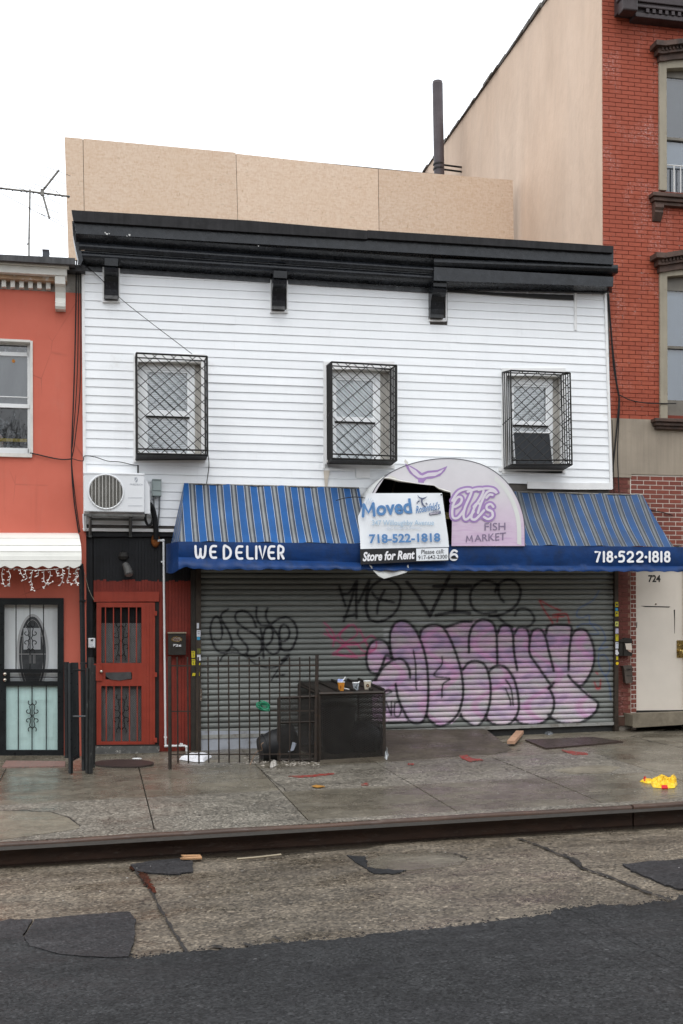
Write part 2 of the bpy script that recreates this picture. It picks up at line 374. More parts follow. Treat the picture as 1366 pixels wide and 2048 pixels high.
# steel-faced kerb
ks = NT('rusty kerb steel')
c = ks.mix(ks.ramp(ks.noise(3, 6, .7, ks.pos(.6, 1, 1.5)), [(.4, g3(0)), (.65, g3(1))]), (.062, .041, .032), (.095, .056, .040))
c = ks.mix(ks.ramp(ks.noise(9, 6, .75, ks.pos(.7, 1, 3)), [(.56, g3(0)), (.68, g3(.6))]), c, (.14, .115, .10))
ks.col(c); ks.rough(ks.ramp(ks.noise(5, 4, .6, ks.pos(.5, 1, 2)), [(.3, g3(.18)), (.7, g3(.5))])); ks.b.inputs['Specular IOR Level'].default_value = .22; ks.bump(ks.noise(30, 4), .25, .004)
kerb = sempty('kerb', (2.4, YK, G.z(2.4, YK)))
JX = Rd(1263, 1650).x
def kerb_seg(x0, x1, dz=0.0, dy=0.0):
    hk = G.z(0, YK) - Rd.z(0, YK)
    prof = [(YK - .03, -hk - .05), (YK - .03, -.05), (YK - .0295, -.024), (YK - .026, -.011), (YK - .017, -.004), (YK - .004, 0), (YK + .032, .003), (YK + .042, -.004), (YK + .042, -hk - .05)]
    mb = MB(); n = len(prof); st = []
    ns = max(2, int((x1 - x0) / .4))
    for i in range(ns + 1):
        x = x0 + (x1 - x0) * i / ns
        w = .006 * math.sin(x * 2.1) + .004 * math.sin(x * 5.3)
        st += [(x, y + dy + w, G.z(x, YK) + z + dz + (w * .5 if z > -.1 else 0)) for y, z in prof]
    fs = [(i * n + j, i * n + (j + 1) % n, (i + 1) * n + (j + 1) % n, (i + 1) * n + j) for i in range(ns) for j in range(n)]
    fs += [tuple(range(n))[::-1], tuple(ns * n + j for j in range(n))]
    mk('kerb_segment', mb.add(st, fs), ks.m, kerb, smooth=True)
kerb_seg(-9, JX - .006); kerb_seg(JX + .006, JX + 7, .010, -.012)

# sidewalk flags, each its own slab with an open joint
walk = sempty('sidewalk', (2.4, -3, G.z(2.4, -3)))
def slab(x0, x1, y0, y1, m, lift=0.0, gap=.006):
    x0 += gap; x1 -= gap; y0 += gap; y1 -= gap; j = random.uniform(-.002, .002) + lift
    pts = [(x0, y0), (x1, y0), (x1, y1), (x0, y1)]
    mb = MB().hexa([(x, y, G.z(x, y) + j) for x, y in pts], [(x, y, G.z(x, y) - .09) for x, y in pts])
    return mk('slab', mb, m, walk, bevel=.004)
XJ = [-9, -4.2, -2.6, G(8, 1545).x, G(282, 1552).x, G(523, 1541).x, G(825, 1569).x, G(1073, 1551).x, G(1250, 1525).x, G(1366, 1494).x + .6]
XJ = XJ[:9]; XJ += [XJ[-1] + 1.6, XJ[-1] + 3.2, XJ[-1] + 4.8, XJ[-1] + 8]
Y1 = G(830, 1569).y; Y2 = G(300, 1594).y; Y0 = G(700, 1528).y
print('XJ', [round(x, 2) for x in XJ], 'Y0', Y0, 'Y1', Y1, 'Y2', Y2)
KB = YK + .22
for i in range(len(XJ) - 1):
    a, b = XJ[i], XJ[i + 1]; xm = (a + b) / 2
    left = xm < XJ[5] + .01
    if left:
        slab(a, b, Y0, .6, M_SMOOTH, -.004); slab(a, b, Y2, Y0, M_SMOOTH); slab(a, b, KB, Y2, M_AGG if i >= 3 else M_AGG)
    elif i == 5:
        slab(a, b, Y0, .6, M_SMOOTH, -.004); slab(a, b, Y1, Y0, M_AGG); slab(a, b, KB, Y1, M_SMOOTH)
    else:
        slab(a, b, Y0, .6, M_SMOOTH, -.003); slab(a, b, Y1, Y0, M_AGG if i < 8 else M_SMOOTH); slab(a, b, (Y1 + KB) / 2 - .2 if i > 6 else KB, Y1, M_SMOOTH)
        if i > 6: slab(a, b, KB, (Y1 + KB) / 2 - .2, M_SMOOTH)
mbk = MB().hexa([(x, y, G.z(x, y) + .002) for x, y in ((-9, YK + .038), (15, YK + .038), (15, KB - .004), (-9, KB - .004))], [(x, y, G.z(x, y) - .2) for x, y in ((-9, YK + .038), (15, YK + .038), (15, KB - .004), (-9, KB - .004))])
mk('kerb_strip', mbk, M_AGG, walk)
patch([(-30, 1622), (40, 1622), (100, 1624), (138, 1634), (160, 1650), (158, 1656), (110, 1664), (40, 1674), (-30, 1682)], M_PALE, 'concrete_patch', .005, .02, 1.2, 5, G, walk)
crack([(-20, 1621), (45, 1620), (105, 1624), (140, 1636), (160, 1651)], .03, G, walk, lift=.007)
crack([(520, 1538), (545, 1560), (575, 1583)], .015, G, walk)
crack([(985, 1507), (1010, 1504), (1042, 1500)], .03, G, walk)
crack([(1244, 1466), (1300, 1482), (1366, 1495)], .03, G, walk)
patch([(1110, 1540), (1180, 1530), (1240, 1533), (1225, 1545), (1150, 1548)], M_PALE, 'concrete_patch', .004, .01, 2, 4, G, walk)
M_RED = mat('red marking paint', (.33, .032, .027), .5, .25, 25, fine=.6, fs=90, dirt=((.13, .10, .075), .5, .56, 22))
def mark(px, lift=.006):
    patch(px, M_RED, 'paint_mark', lift, .004, .8, 3, G, walk)
mark([(916, 1507), (932, 1508), (944, 1517), (960, 1517), (966, 1520), (940, 1523), (925, 1518)])
mark([(1122, 1499), (1140, 1501), (1158, 1504), (1176, 1506), (1176, 1509), (1150, 1509), (1135, 1506)])
mark([(575, 1552), (610, 1551), (640, 1548), (668, 1546), (668, 1548), (640, 1552), (600, 1555)])
mark([(722, 1567), (735, 1566), (737, 1570), (724, 1571)]); mark([(817, 1526), (828, 1527), (826, 1530), (816, 1529)])
# concrete ramp up to the shutter
rt = [P(640, 1462, -.05), P(966, 1457, -.05)]; rf = [G(1024, 1499, .002), G(990, 1507, .002), G(800, 1521, .002), G(640, 1527, .002)]
mid = [P(640, 1462, -.22), P(970, 1458, -.22)]
mb = MB(); topv = [rt[0], rt[1], mid[1] + Vector((.02, 0, -.01)), rf[0], rf[1], rf[2], rf[3], mid[0]]
mb.prism3(topv, (0, 0, -.25)) if 0 else None
low = [Vector((p.x, p.y, G.z(p.x, p.y) - .05)) for p in topv]
nn_ = len(topv)
mb.add(topv + low, [(0, 7, 2, 1), (7, 6, 5, 2), (2, 5, 4, 3)] + [(i, (i + 1) % nn_, nn_ + (i + 1) % nn_, nn_ + i) for i in range(nn_)])
M_RAMP = concrete('ramp concrete', ((.06, .049, .036), (.10, .085, .064)), .3, 110, .6, (.05, .042, .034))
struct('ramp', mb, M_RAMP)
# strip of pale cement along the right of the shutter foot
patch([(985, 1468), (1228, 1462), (1300, 1452), (1330, 1458), (1250, 1474), (1100, 1478), (1005, 1484)], M_PALE, 'cement_strip', .006, .02, 1, 4, G, walk)
# ================================================================== WHITE CLAPBOARD BUILDING
M_SID = mat('white vinyl siding', (.87, .89, .905), .45, .025, 2.5, streak=.015, rnd=.03, dirt=((.50, .48, .43), .64, .95, 1.6))
M_TRIMW = mat('white trim', (.78, .78, .77), .5, .06, 6, dirt=((.35, .32, .27), .62, .9, 5))
M_BLK = mat('black gloss paint', (.014, .016, .0195), .28, .35, 5, spec=.38, bump=.45, bs=14, dirt=((.034, .037, .043), .52, .75, 7))
M_BLK2 = mat('black tar flashing', (.016, .015, .016), .55, .4, 6, spec=.25, streak=.5, dirt=((.05, .045, .045), .62, .85, 9))
M_IRON = mat('black iron', (.014, .013, .012), .5, .3, 15, dirt=((.05, .028, .018), .62, .8, 25))
M_SHEATH = mat('sheathing', (.12, .11, .1), .9, .2, 5)
M_VIN = mat('white vinyl frame', (.87, .89, .90), .35, .04, 5)
M_ENTB = mat('black board wall', (.011, .012, .014), .45, .3, 6, streak=.2)
M_DRED = mat('red board paint', (.225, .031, .019), .5, .15, 5, fine=.15, fs=50, streak=.15, chip=((.06, .035, .03), .72, 18))
M_MEM = mat('roof membrane', (.05, .05, .052), .8, .3, 2)
def glass_mat(name, tint, refl=1.0):
    k = NT(name); k.t.nodes.remove(k.b)
    tr = k.n('ShaderNodeBsdfTransparent'); tr.inputs[0].default_value = (*tint, 1)
    gl = k.n('ShaderNodeBsdfGlossy'); gl.inputs['Roughness'].default_value = .015
    fr = k.n('ShaderNodeFresnel'); fr.inputs[0].default_value = 1.5
    bp = k.n('ShaderNodeBump'); bp.inputs['Strength'].default_value = .04; k.l(k.noise(2.5, 2), bp.inputs['Height']); k.l(bp.outputs[0], gl.inputs['Normal'])
    f = k.math('MINIMUM', k.math('MULTIPLY', fr.outputs[0], 5.6 * refl), 1.0)
    mx_ = k.n('ShaderNodeMixShader'); k.l(f, mx_.inputs[0]); k.l(tr.outputs[0], mx_.inputs[1]); k.l(gl.outputs[0], mx_.inputs[2]); k.l(mx_.outputs[0], k.o.inputs[0])
    return k.m
M_GLASS = glass_mat('window glass', (.93, .96, .96)); M_GLASSD = glass_mat('dark window glass', (.8, .84, .86), .6)
M_BLIND = mat('pale window blind', (.86, .90, .92), .7, .06, 6)
XW0, XW1 = P(163, 800, 0).x, P(1222, 960, 0).x
ROOFZ = P(680, 535, 0).z
wb = thing('clapboard_building', 'two storey white clapboard shop building with black cornice and three caged windows', 'building', ((XW0 + XW1) / 2, 0, G.z((XW0 + XW1) / 2, 0)))
mk('structure_wall', MB().box(XW0 + .02, XW1 - .05, .30, 9.6, -.6, ROOFZ), M_SHEATH, wb)
mb = MB()
BD = .20
# front wall shell: upper storey between sheets round the windows
OPEN = [(276, 722, 402, 912), (656, 737, 780, 924), (1013, 750, 1122, 934)]
xs = [168, 276, 402, 656, 780, 1013, 1122, 1219]
wtop = lambda x: 505 + (x - 168) * .055
for i in range(len(xs) - 1):
    if i % 2 == 0: mb.pris([(xs[i], wtop(xs[i])), (xs[i + 1], wtop(xs[i + 1])), (xs[i + 1], 1062), (xs[i], 1062)], .0, BD)
    else:
        o = OPEN[i // 2]
        mb.pris([(xs[i], wtop(xs[i])), (xs[i + 1], wtop(xs[i + 1])), (xs[i + 1], o[1] + 5), (xs[i], o[1])], .0, BD); mb.pris([(xs[i], o[3]), (xs[i + 1], o[3] + 3), (xs[i + 1], 1062), (xs[i], 1062)], .0, BD)
mk('wall', mb, M_SHEATH, wb)
mk('roof', MB().box(XW0 + .05, XW1 - .05, -.2, 9.6, ROOFZ, ROOFZ + .06), M_MEM, wb)
# clapboards
sl = lambda x: (x - 165) / 1045
def rowy(k, x): return (548 + 17.25 * k) * (1 - sl(x)) + (601 + 16.1 * k) * sl(x)
CUT = [(269, 716, 410, 922), (650, 731, 786, 932), (1006, 744, 1130, 941), (206, 500, 240, 600), (543, 500, 576, 623), (860, 500, 895, 648)]
def leftx(y): return 165 + (y - 540) / 520 * 4
def rightx(y): return 1210 + max(0, (y - 590)) / 385 * 12
for k in range(0, 31):
    ym = rowy(k - .5, 690)
    segs = [(leftx(ym), rightx(ym))]
    for c0, t0, c1, b0 in CUT:
        yc = rowy(k - .5, (c0 + c1) / 2)
        if t0 < yc < b0:
            ns = []
            for a, b in segs:
                if c1 <= a or c0 >= b: ns.append((a, b))
                else:
                    if c0 > a: ns.append((a, c0))
                    if c1 < b: ns.append((c1, b))
            segs = ns
    fin = []
    for a, b in segs:
        while b - a > 430 or (b - a > 200 and random.random() < .22):
            j = a + random.uniform(.35, .65) * min(b - a, 520); fin.append((a, j)); a = j
        fin.append((a, b))
    for a, b in fin:
        if rowy(k, (a + b) / 2) > (1059 if a < 330 else 1100): continue
        if a > 330 and rowy(k - 1, a) > 1000: continue
        if b > 1150 and rowy(k, b) > 985: continue
        lo = random.uniform(-.003, .003)
        w1, w2 = random.uniform(-.0022, .0022), random.uniform(-.0022, .0022)
        A = [P(a + .06, rowy(k, a), -.040 + lo + w1), P(b - .06, rowy(k, b), -.040 + lo + w2), P(b - .06, rowy(k - 1, b), -.027), P(a + .06, rowy(k - 1, a), -.027)]
        B = [Vector((p.x, -.004, p.z)) for p in A]
        mk('clapboard', MB().hexa(A, B), M_SID, wb)
mb = MB(); mb.pris([(163, 536), (169, 536), (173, 1060), (167, 1062)], -.06, .06); mb.pris([(1209, 586), (1213.5, 586), (1226, 978), (1221, 978)], -.062, .06); mb.rect(1149, 586, 1154, 660, -.056, .03)
mk('corner_trim', mb, M_TRIMW, wb)
mb = MB(); mb.pris([(165, 1056), (352, 1058), (352, 1064), (167, 1062)], -.05, .05)
mk('drip_trim', mb, M_TRIMW, wb)
mb = MB(); mb.pris([(1055, 963), (1150, 966), (1223, 966), (1224, 979), (1150, 979), (1055, 977)], -.062, .015); mb.pris([(998, 935), (1125, 942), (1125, 948), (998, 942)], -.056, .03)
mb.pris([(712, 934), (740, 934), (740, 956), (712, 956)], -.058, .01); mb.pris([(650, 927), (710, 930), (710, 943), (650, 941)], -.056, .01)
mk('repair_trim', mb, M_TRIMW, wb)
mb = MB(); mb.pris([(893, 579), (1000, 585), (1147, 590), (1148, 600), (1100, 598), (1000, 591), (893, 584)], -.0605, .01); mk('siding_gap', mb, M_IRON, wb)
mb = MB(); mb.pris([(647, 941), (660, 941), (656, 960), (654, 985), (650, 985), (649, 960)], -.0595, .002); mk('rust_stain', mb, mat('rust stained vinyl', (.58, .52, .44), .6, .12, 12), wb)
# cornice: built up of flashing, fascia, cove and mouldings
cor = mk('cornice', MB().pris([(149, 441.5), (1227, 506), (1227, 529), (152, 467)], -.46, .44), M_BLK, wb)
mb = MB(); mb.pris([(143, 420), (500, 441), (735, 461), (735, 478), (500, 464), (147, 442)], -.52, .10); mb.pris([(735, 460), (1227, 492), (1227, 505.5), (735, 476)], -.525, .12)
mk('flashing', mb, M_BLK2, cor, label='ragged tar flashing along the top')
def strip(pts_top, pts_bot, Yt, Yb, back):
    A = [P(*pts_bot[0], Yb), P(*pts_bot[1], Yb), P(*pts_top[1], Yt), P(*pts_top[0], Yt)]
    return A, [Vector((p.x, back, p.z)) for p in A]
mb = MB()
def roll(x0, x1, y0a, y0b, y1a, y1b, Yo, Yi, m=5, conv=True):
    """moulding run: between left edge x0 (y from y0a to y1a) and right edge x1"""
    def f(u, v):
        s_ = math.sin(v * math.pi) if conv else 0
        Y = Yo * (1 - v) + Yi * v - (.03 * s_ if conv else 0)
        return P(x0 + (x1 - x0) * u, (y0a * (1 - v) + y1a * v) * (1 - u) + (y0b * (1 - v) + y1b * v) * u, Y)
    mb.grid(f, 12, m)
roll(152, 868, 467, 517, 484, 534, -.45, -.30, 6, False)
roll(158, 867, 484, 534, 500, 546, -.33, -.31); roll(158, 867, 500.5, 546.5, 503, 549, -.29, -.29, 1, False)
roll(158, 867, 503, 549, 517, 563, -.27, -.25)
roll(158, 867, 517, 563, 532, 577, -.25, -.03, 2, False)
mk('moulding', mb, M_BLK, cor, smooth=True, label='curved run of old mouldings')
mb = MB(); mb.pris([(868, 534), (1227, 554), (1226, 573), (868, 561)], -.36, .3)
roll(868, 1236, 517, 530, 534, 547, -.40, -.34, 5, True)
mb.pris([(868, 517), (1236, 530), (1236, 546), (868, 533)], -.33, .3)
mb.pris([(868, 561), (1224, 572.5), (1212, 586), (868, 577)], -.10, .08)
mk('plank', mb, M_BLK, cor, label='flat replacement plank with half-round end')
mb = MB(); roll(868, 1224, 561, 572, 577, 585, -.34, -.08, 2, False)
mb.pris([(160, 532), (868, 577), (868, 586), (163, 541)], -.055, .05); mk('soffit', mb, M_BLK, cor)
# left end of the cornice (return seen edge-on)
mb = MB(); mb.pris([(144, 442), (150, 442), (166, 520), (160, 532), (152, 500), (146, 470)], -.30, .3); mk('end_return', mb, M_BLK, cor)
M_CH = mat('flaked white paint', (.6, .6, .58), .6, .1)
mb = MB()
for x, y, w in ((209, 464, 3), (212, 466, 4), (217, 466, 2.5), (257, 468, 4), (253, 471, 2), (516, 491, 2)): mb.pris([(x, y), (x + w, y + .6), (x + w * .8, y + w), (x + .4, y + w * .8)], -.464, .003)
mk('paint_flakes', mb, M_CH, cor, kind='stuff')
M_BRK = mat('black bracket gloss', (.013, .014, .016), .22, .3, 8, bump=.15, bs=30)
for (x0, x1, yt, yb) in ((209, 236, 520, 596), (545, 572, 545, 617), (863, 890, 562, 634)):
    pr = [(-.30, 0), (-.30, .20), (-.27, .22), (-.30, .27), (-.29, .36), (-.21, .44), (-.16, .55), (-.14, .75), (-.13, .9), (-.15, 1.0)]
    a, b = P(x0, yt, -.2), P(x1, yb, -.2)
    A = [Vector((a.x, y, a.z + (b.z - a.z) * t)) for y, t in pr] + [Vector((a.x, -.03, b.z)), Vector((a.x, -.03, a.z))]
    br = mk('bracket', MB().prism3(A, (b.x - a.x, 0, 0)), M_BRK, wb)
    mb = MB(); mb.rect(x0 - 4, yt + 14, x0 - 1, yb + 8, -.075, .06); mb.rect(x1 + 1.5, yt + 16, x1 + 4, yb + 8, -.075, .06); mb.rect(x0 - 1, yb + 5.5, x1 + 1.5, yb + 8, -.075, .06)
    mk('bracket_trim', mb, M_TRIMW, br); mb = MB(); mb.rect(x0 - 1, yb + 2, x1 + 1.5, yb + 5.5, -.06, .05); mk('bracket_sill', mb, M_SID, br)

# windows
M_JAMB = mat('grey window jamb', (.52, .50, .46), .7, .15, 6, streak=.25, dirt=((.12, .09, .06), .6, .85, 9))
M_DARKR = mat('dark room', (.02, .02, .022), .9, .2, 3)
def window(o, fr, up, lo, name, blind=True, blindcol=None):
    """o: opening, fr: vinyl frame outline, up / lo: panes (photo boxes)"""
    mb = MB(); x0, y0, x1, y1 = o; D = .19
    for q in ([(x0, y0), (x0 + 5, y0)], ): pass
    a, b = P(x0, y0, -.03), P(x1, y1, -.03)
    mb.box(a.x - .02, a.x, -.05, D, b.z, a.z); mb.box(b.x, b.x + .02, -.05, D, b.z, a.z); mb.box(a.x - .02, b.x + .02, -.048, D, a.z, a.z + .02); mb.box(a.x - .03, b.x + .03, -.065, D, b.z - .035, b.z)
    w = mk(name, mb, M_JAMB, wb)
    mb = MB(); mb.rect(x0 - 9, y0 - 14, x1 + 9, y0 + 1, -.056, .06); mb.rect(x0 - 9, y1 + 4, x1 + 9, y1 + 13, -.056, .06); mb.rect(x0 - 9, y0 + 1, x0 - .5, y1 + 4, -.056, .06); mb.rect(x1 + .5, y0 + 1, x1 + 9, y1 + 4, -.056, .06)
    mk('window_casing', mb, M_TRIMW, w)
    Yf = .075; mb = MB()
    f0, f1 = P(fr[0], fr[1], Yf), P(fr[2], fr[3], Yf)
    u0, u1 = P(up[0], up[1], Yf), P(up[2], up[3], Yf); l0, l1 = P(lo[0], lo[1], Yf), P(lo[2], lo[3], Yf)
    mb.box(a.x, u0.x, Yf, Yf + .07, b.z, a.z); mb.box(u1.x, f1.x, Yf, Yf + .07, b.z, a.z); mb.box(u0.x, u1.x, Yf, Yf + .07, u0.z, a.z)
    mk('jamb_lining', MB().box(f1.x, b.x, Yf + .01, Yf + .09, b.z, a.z), M_JAMB, w)
    mb.box(u0.x, u1.x, Yf, Yf + .07, b.z, l1.z)
    mk('window_frame', mb, M_VIN, w, bevel=.004)
    mb = MB(); mb.box(u0.x, u1.x, Yf - .018, Yf + .05, l0.z + .02, u1.z)
    for s0, s1, zt, zb, yy in ((u0, u1, u0.z, u1.z, Yf + .02), (l0, l1, l0.z + .02, l1.z, Yf + .035)):
        mb.box(u0.x, u0.x + .03, yy - .01, yy + .02, zb, zt); mb.box(u1.x - .03, u1.x, yy - .01, yy + .02, zb, zt); mb.box(u0.x + .03, u1.x - .03, yy - .01, yy + .02, zt - .03, zt)
    mk('sash', mb, M_VIN, w, bevel=.003)
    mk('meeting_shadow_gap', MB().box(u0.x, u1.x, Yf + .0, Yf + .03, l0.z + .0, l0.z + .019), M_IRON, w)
    mb = MB().add([(u0.x, Yf + .03, u1.z), (u1.x, Yf + .03, u1.z), (u1.x, Yf + .03, u0.z), (u0.x, Yf + .03, u0.z)], [(0, 1, 2, 3)]); mk('pane', mb, M_GLASS, w)
    mb = MB().add([(u0.x, Yf + .045, l1.z), (u1.x, Yf + .045, l1.z), (u1.x, Yf + .045, l0.z), (u0.x, Yf + .045, l0.z)], [(0, 1, 2, 3)]); mk('pane', mb, M_GLASS, w)
    mb = MB()
    if blind == 'slats':
        z = u0.z; 
        while z > l1.z:
            mb.hexa([(u0.x, D - .045, z - .024), (u1.x, D - .045, z - .024), (u1.x, D - .03, z), (u0.x, D - .03, z)], [(u0.x, D - .042, z - .024), (u1.x, D - .042, z - .024), (u1.x, D - .027, z), (u0.x, D - .027, z)]); z -= .026
        mk('blind', mb, M_BLIND, w)
    else:
        mb.grid(lambda u, v: (u0.x + (u1.x - u0.x) * u, D - .04 + .008 * math.sin(u * 26 + 2 * math.sin(v * 3)), l1.z + (u0.z - l1.z) * v), 40, 6); mk('curtain', mb, M_BLIND, w, smooth=True)
    mk('room_back', MB().box(a.x, b.x, D + .005, D + .02, b.z, a.z), M_DARKR, w)
    return w, (a, b, u0, u1, l0, l1, Yf)
window(OPEN[0], (283, 727, 390, 912), (291, 739, 379, 823), (291, 834, 379, 906), 'window', 'slats')
window(OPEN[1], (662, 745, 761, 924), (669, 755, 750, 836), (669, 845, 750, 918), 'window', 'cloth')
w3, q3 = window(OPEN[2], (1018, 756, 1106, 934), (1025, 768, 1096, 844), (1025, 852, 1096, 928), 'window', 'slats')
# third window: lower sash tipped inwards with a dark screen in front
mb = MB(); c0 = [P(1026, 864, -.02), P(1100, 866, -.02), P(1106, 928, .05), P(1030, 928, .05)]
mk('tilted_screen', MB().prism3(c0, (0, .012, 0)), mat('dark insect screen', (.05, .055, .062), .6, .15, 10), w3)
mb = MB(); mb.bar(c0[0], c0[1], .016); mb.bar(c0[1], c0[2], .014); mb.bar(c0[0], c0[3], .014); mk('screen_frame', mb, M_VIN, w3)
# window guards
def guard(TL, TR, BR, BL, bTL, bBR, bBL, big, sides=0):
    Yf, Yb = -.40, -.05
    f = [P(*p, Yf) for p in (TL, TR, BR, BL)]
    bk = [Vector((f[0].x, Yb, P(*bTL, Yb).z)), Vector((f[1].x, Yb, P(*bTL, Yb).z + (f[1].z - f[0].z))), Vector((f[2].x, Yb, P(*bBR, Yb).z)), Vector((f[3].x, Yb, P(*bBL, Yb).z))]
    mb = MB(); w = .019
    for i in range(4):
        mb.bar(f[i], f[(i + 1) % 4], w); mb.bar(bk[i], bk[(i + 1) % 4], .021); mb.bar(f[i], bk[i], w)
    e = Vector((0, 0, .065)); mb.bar(f[3] + e, f[2] + e, .016)
    mb.hexa([f[3], f[2], bk[2], bk[3]], [p - Vector((0, 0, .006)) for p in (f[3], f[2], bk[2], bk[3])])
    gd = mk('window_guard', mb, M_IRON, wb)
    Wd, Ht = (f[1] - f[0]).length, (f[0] - f[3]).length
    def at(u, v, dy): 
        u /= Wd; v /= Ht; a_ = f[0].lerp(f[1], u); b_ = f[3].lerp(f[2], u); q = a_.lerp(b_, v); return Vector((q.x, q.y + dy, q.z))
    def fam(m, step, dy):
        # lines v = m*u + c inside the frame
        c = -Wd * max(m, 0) - step if m > 0 else 0.02
        end = Ht if m > 0 else Ht + Wd * abs(m)
        while c < end:
            pts = []
            u0, u1 = 0.0, Wd
            lo_, hi_ = sorted(((0 - c) / m, (Ht - c) / m)); u0 = max(u0, lo_); u1 = min(u1, hi_)
            if u1 - u0 > .03: mk('rod', MB().tube([at(u0, m * u0 + c, dy), at(u1, m * u1 + c, dy)], .0055, 5), M_IRON, gd)
            c += step
    fam(.93, .118 if big == '\\' else .236, .006); fam(-.88, .236 if big == '\\' else .118, -.006)
    if sides:
        for k_ in range(1, 4):
            y = Yf + (Yb - Yf) * k_ / 4
            for s_, (t_, b_) in ((0, (0, 3)), (1, (1, 2))):
                tz = f[t_].z + (bk[t_].z - f[t_].z) * k_ / 4; bz = f[b_].z + (bk[b_].z - f[b_].z) * k_ / 4
                x = f[t_].x
                mk('side_bar', MB().bar((x, y, tz), (f[b_].x, y, bz), .013), M_IRON, gd)
        for t_, b_ in ((0, 3), (1, 2)):
            zm = f[t_].z * .5 + f[b_].z * .5; mk('side_brace', MB().bar((f[t_].x, Yf, zm), (f[t_].x, Yb, zm - .04), .013), M_IRON, gd)
    else:
        for t_, b_ in ((0, 3), (1, 2)):
            mk('side_plate', MB().hexa([f[t_] + Vector((0, .02, 0)), f[b_] + Vector((0, .02, 0)), f[b_] + Vector((0, .12, 0)), f[t_] + Vector((0, .12, 0))], [f[t_] + Vector((.005, .02, 0)), f[b_] + Vector((.005, .02, 0)), f[b_] + Vector((.005, .12, 0)), f[t_] + Vector((.005, .12, 0))]), M_IRON, gd)
    return gd
guard((273, 706), (414, 713), (415, 910), (274, 907), (267, 715), (412, 919), (270, 920), '\\')
guard((663, 724), (793, 731), (793, 921), (664, 917), (650, 731), (786, 930), (650, 927), '\\', 1)
guard((1021, 741), (1140, 746), (1144, 929), (1024, 929), (1007, 745), (1128, 939), (1010, 937), '/', 1)

# ground floor entry wall: black boards above, red boards below, grooved
def grooved(x0, x1, y0, y1, Y, m, name, pitch=6.4, jag=0):
    mb = MB(); x = x0
    while x < x1 - .5:
        e = min(x + pitch, x1); yy = y0 + (random.uniform(-jag, jag) if jag else 0)
        mb.pris([(x + .35, yy), (e - .35, yy), (e - .35, y1), (x + .35, y1)], Y, .03); x = e
    mb.rect(x0, y0 - (0), x1, y1, Y + .012, .05)
    return mk(name, mb, m, wb)
YE = .06
grooved(172, 186, 1062, 1500, YE, M_ENTB, 'board_panel'); grooved(187, 392, 1062, 1164, YE, M_ENTB, 'board_panel')
grooved(187, 318, 1161, 1186, YE - .004, M_DRED, 'board_panel', jag=2.5); grooved(318, 384, 1162, 1503, YE - .004, M_DRED, 'board_panel', jag=2.5)
mk('header_board', MB().rect(172, 1060, 352, 1073, .0, .06), M_ENTB, wb)
mk('post', MB().rect(382, 1140, 391.5, 1512, -.04, .2), mat('dark brown steel', (.03, .026, .021), .5, .25, 8), wb)
mk('base_wall', MB().rect(398, 1462, 640, 1516, -.02, .2), mat('grey painted base', (.36, .38, .42), .7, .15, 5, dirt=((.12, .1, .08), .52, .75, 4)), wb)
mk('base_wall', MB().pris([(640, 1461), (985, 1455), (1229, 1449), (1229, 1470), (640, 1500)], .03, .2), mat('dark shutter sill', (.035, .035, .034), .7, .3, 5), wb)
# door step
mk('step', MB().pris([(190, 1494), (318, 1493), (318, 1508), (190, 1512)], -.10, .2), mat('mottled grey step', (.09, .09, .085), .6, .3, 9, dirt=((.35, .34, .31), .58, .66, 14)), wb, bevel=.01)
mk('step', MB().pris([(182, 1509), (322, 1506), (324, 1513), (180, 1517)], -.14, .2), M_SMOOTH, wb)
# red security door
M_RDOOR = mat('red door paint', (.285, .043, .025), .42, .12, 4, bump=.1, bs=40, streak=.12, chip=((.03, .025, .022), .73, 16))
mk('header_board', MB().rect(188, 1184, 318, 1203, .03, .05), M_RDOOR, wb, bevel=.004)
YD = .02
mb = MB()
def fr(x0, y0, x1, y1, Y=YD, d=.04): mb.rect(x0, y0, x1, y1, Y, d)
fr(193, 1205, 202.5, 1490); fr(283, 1205, 310, 1490); fr(202.5, 1205, 283, 1214.5); fr(202.5, 1326, 283, 1345.5); fr(202.5, 1359, 283, 1372); fr(202.5, 1345.5, 211, 1359); fr(264, 1345.5, 283, 1359); fr(202.5, 1483, 283, 1490)
for x in (293.5, 300): mb.rect(x, 1207, x + 5, 1489, YD - .006, .01)
door = mk('security_door', mb, M_RDOOR, wb, label='red iron security door with barred grilles')
for y0, y1, bx in ((1214, 1326, (211, 227, 242, 257.5, 273)), (1372, 1484, (212.5, 228, 243, 259, 274.5))):
    for x in bx: mk('bar', MB().rect(x - 1.1, y0, x + 1.1, y1, YD + .004, .016), M_RDOOR, door)
    mb = MB(); a, b = P(202.5, y0, YD + .03), P(283.5, y1, YD + .03); st = .024; w_, h_ = b.x - a.x, a.z - b.z
    c = -h_
    while c < w_:
        for sg in (1, -1):
            u0, u1 = max(0, c), min(w_, c + h_)
            if u1 - u0 > .01:
                p0 = (a.x + (u0 if sg > 0 else w_ - u0), YD + .03 + .002 * sg, b.z + (u0 - c)); p1 = (a.x + (u1 if sg > 0 else w_ - u1), YD + .03 + .002 * sg, b.z + (u1 - c))
                mb.bar(p0, p1, .0028)
        c += st
    mk('mesh_screen', mb, M_IRON, door)
mb = MB(); fr(200, 1236, 286, 1490, YD + .085, .03)
idr = mk('inner_door', mb, mat('grey inner door', (.30, .30, .295), .6, .1, 5), door)
mb = MB()
for x0, x1, y0, y1 in ((206, 240, 1256, 1330), (262, 282, 1256, 1330), (206, 240, 1378, 1455), (262, 282, 1378, 1455)):
    mb = MB()
    for k_ in (0, 5): mb.rect(x0 + k_, y0 + k_, x1 - k_, y1 - k_, YD + .079 - k_ * .0008, .006)
    mk('door_panel', mb, mat('grey inner panel', (.34, .34, .335), .6, .1, 5), idr)
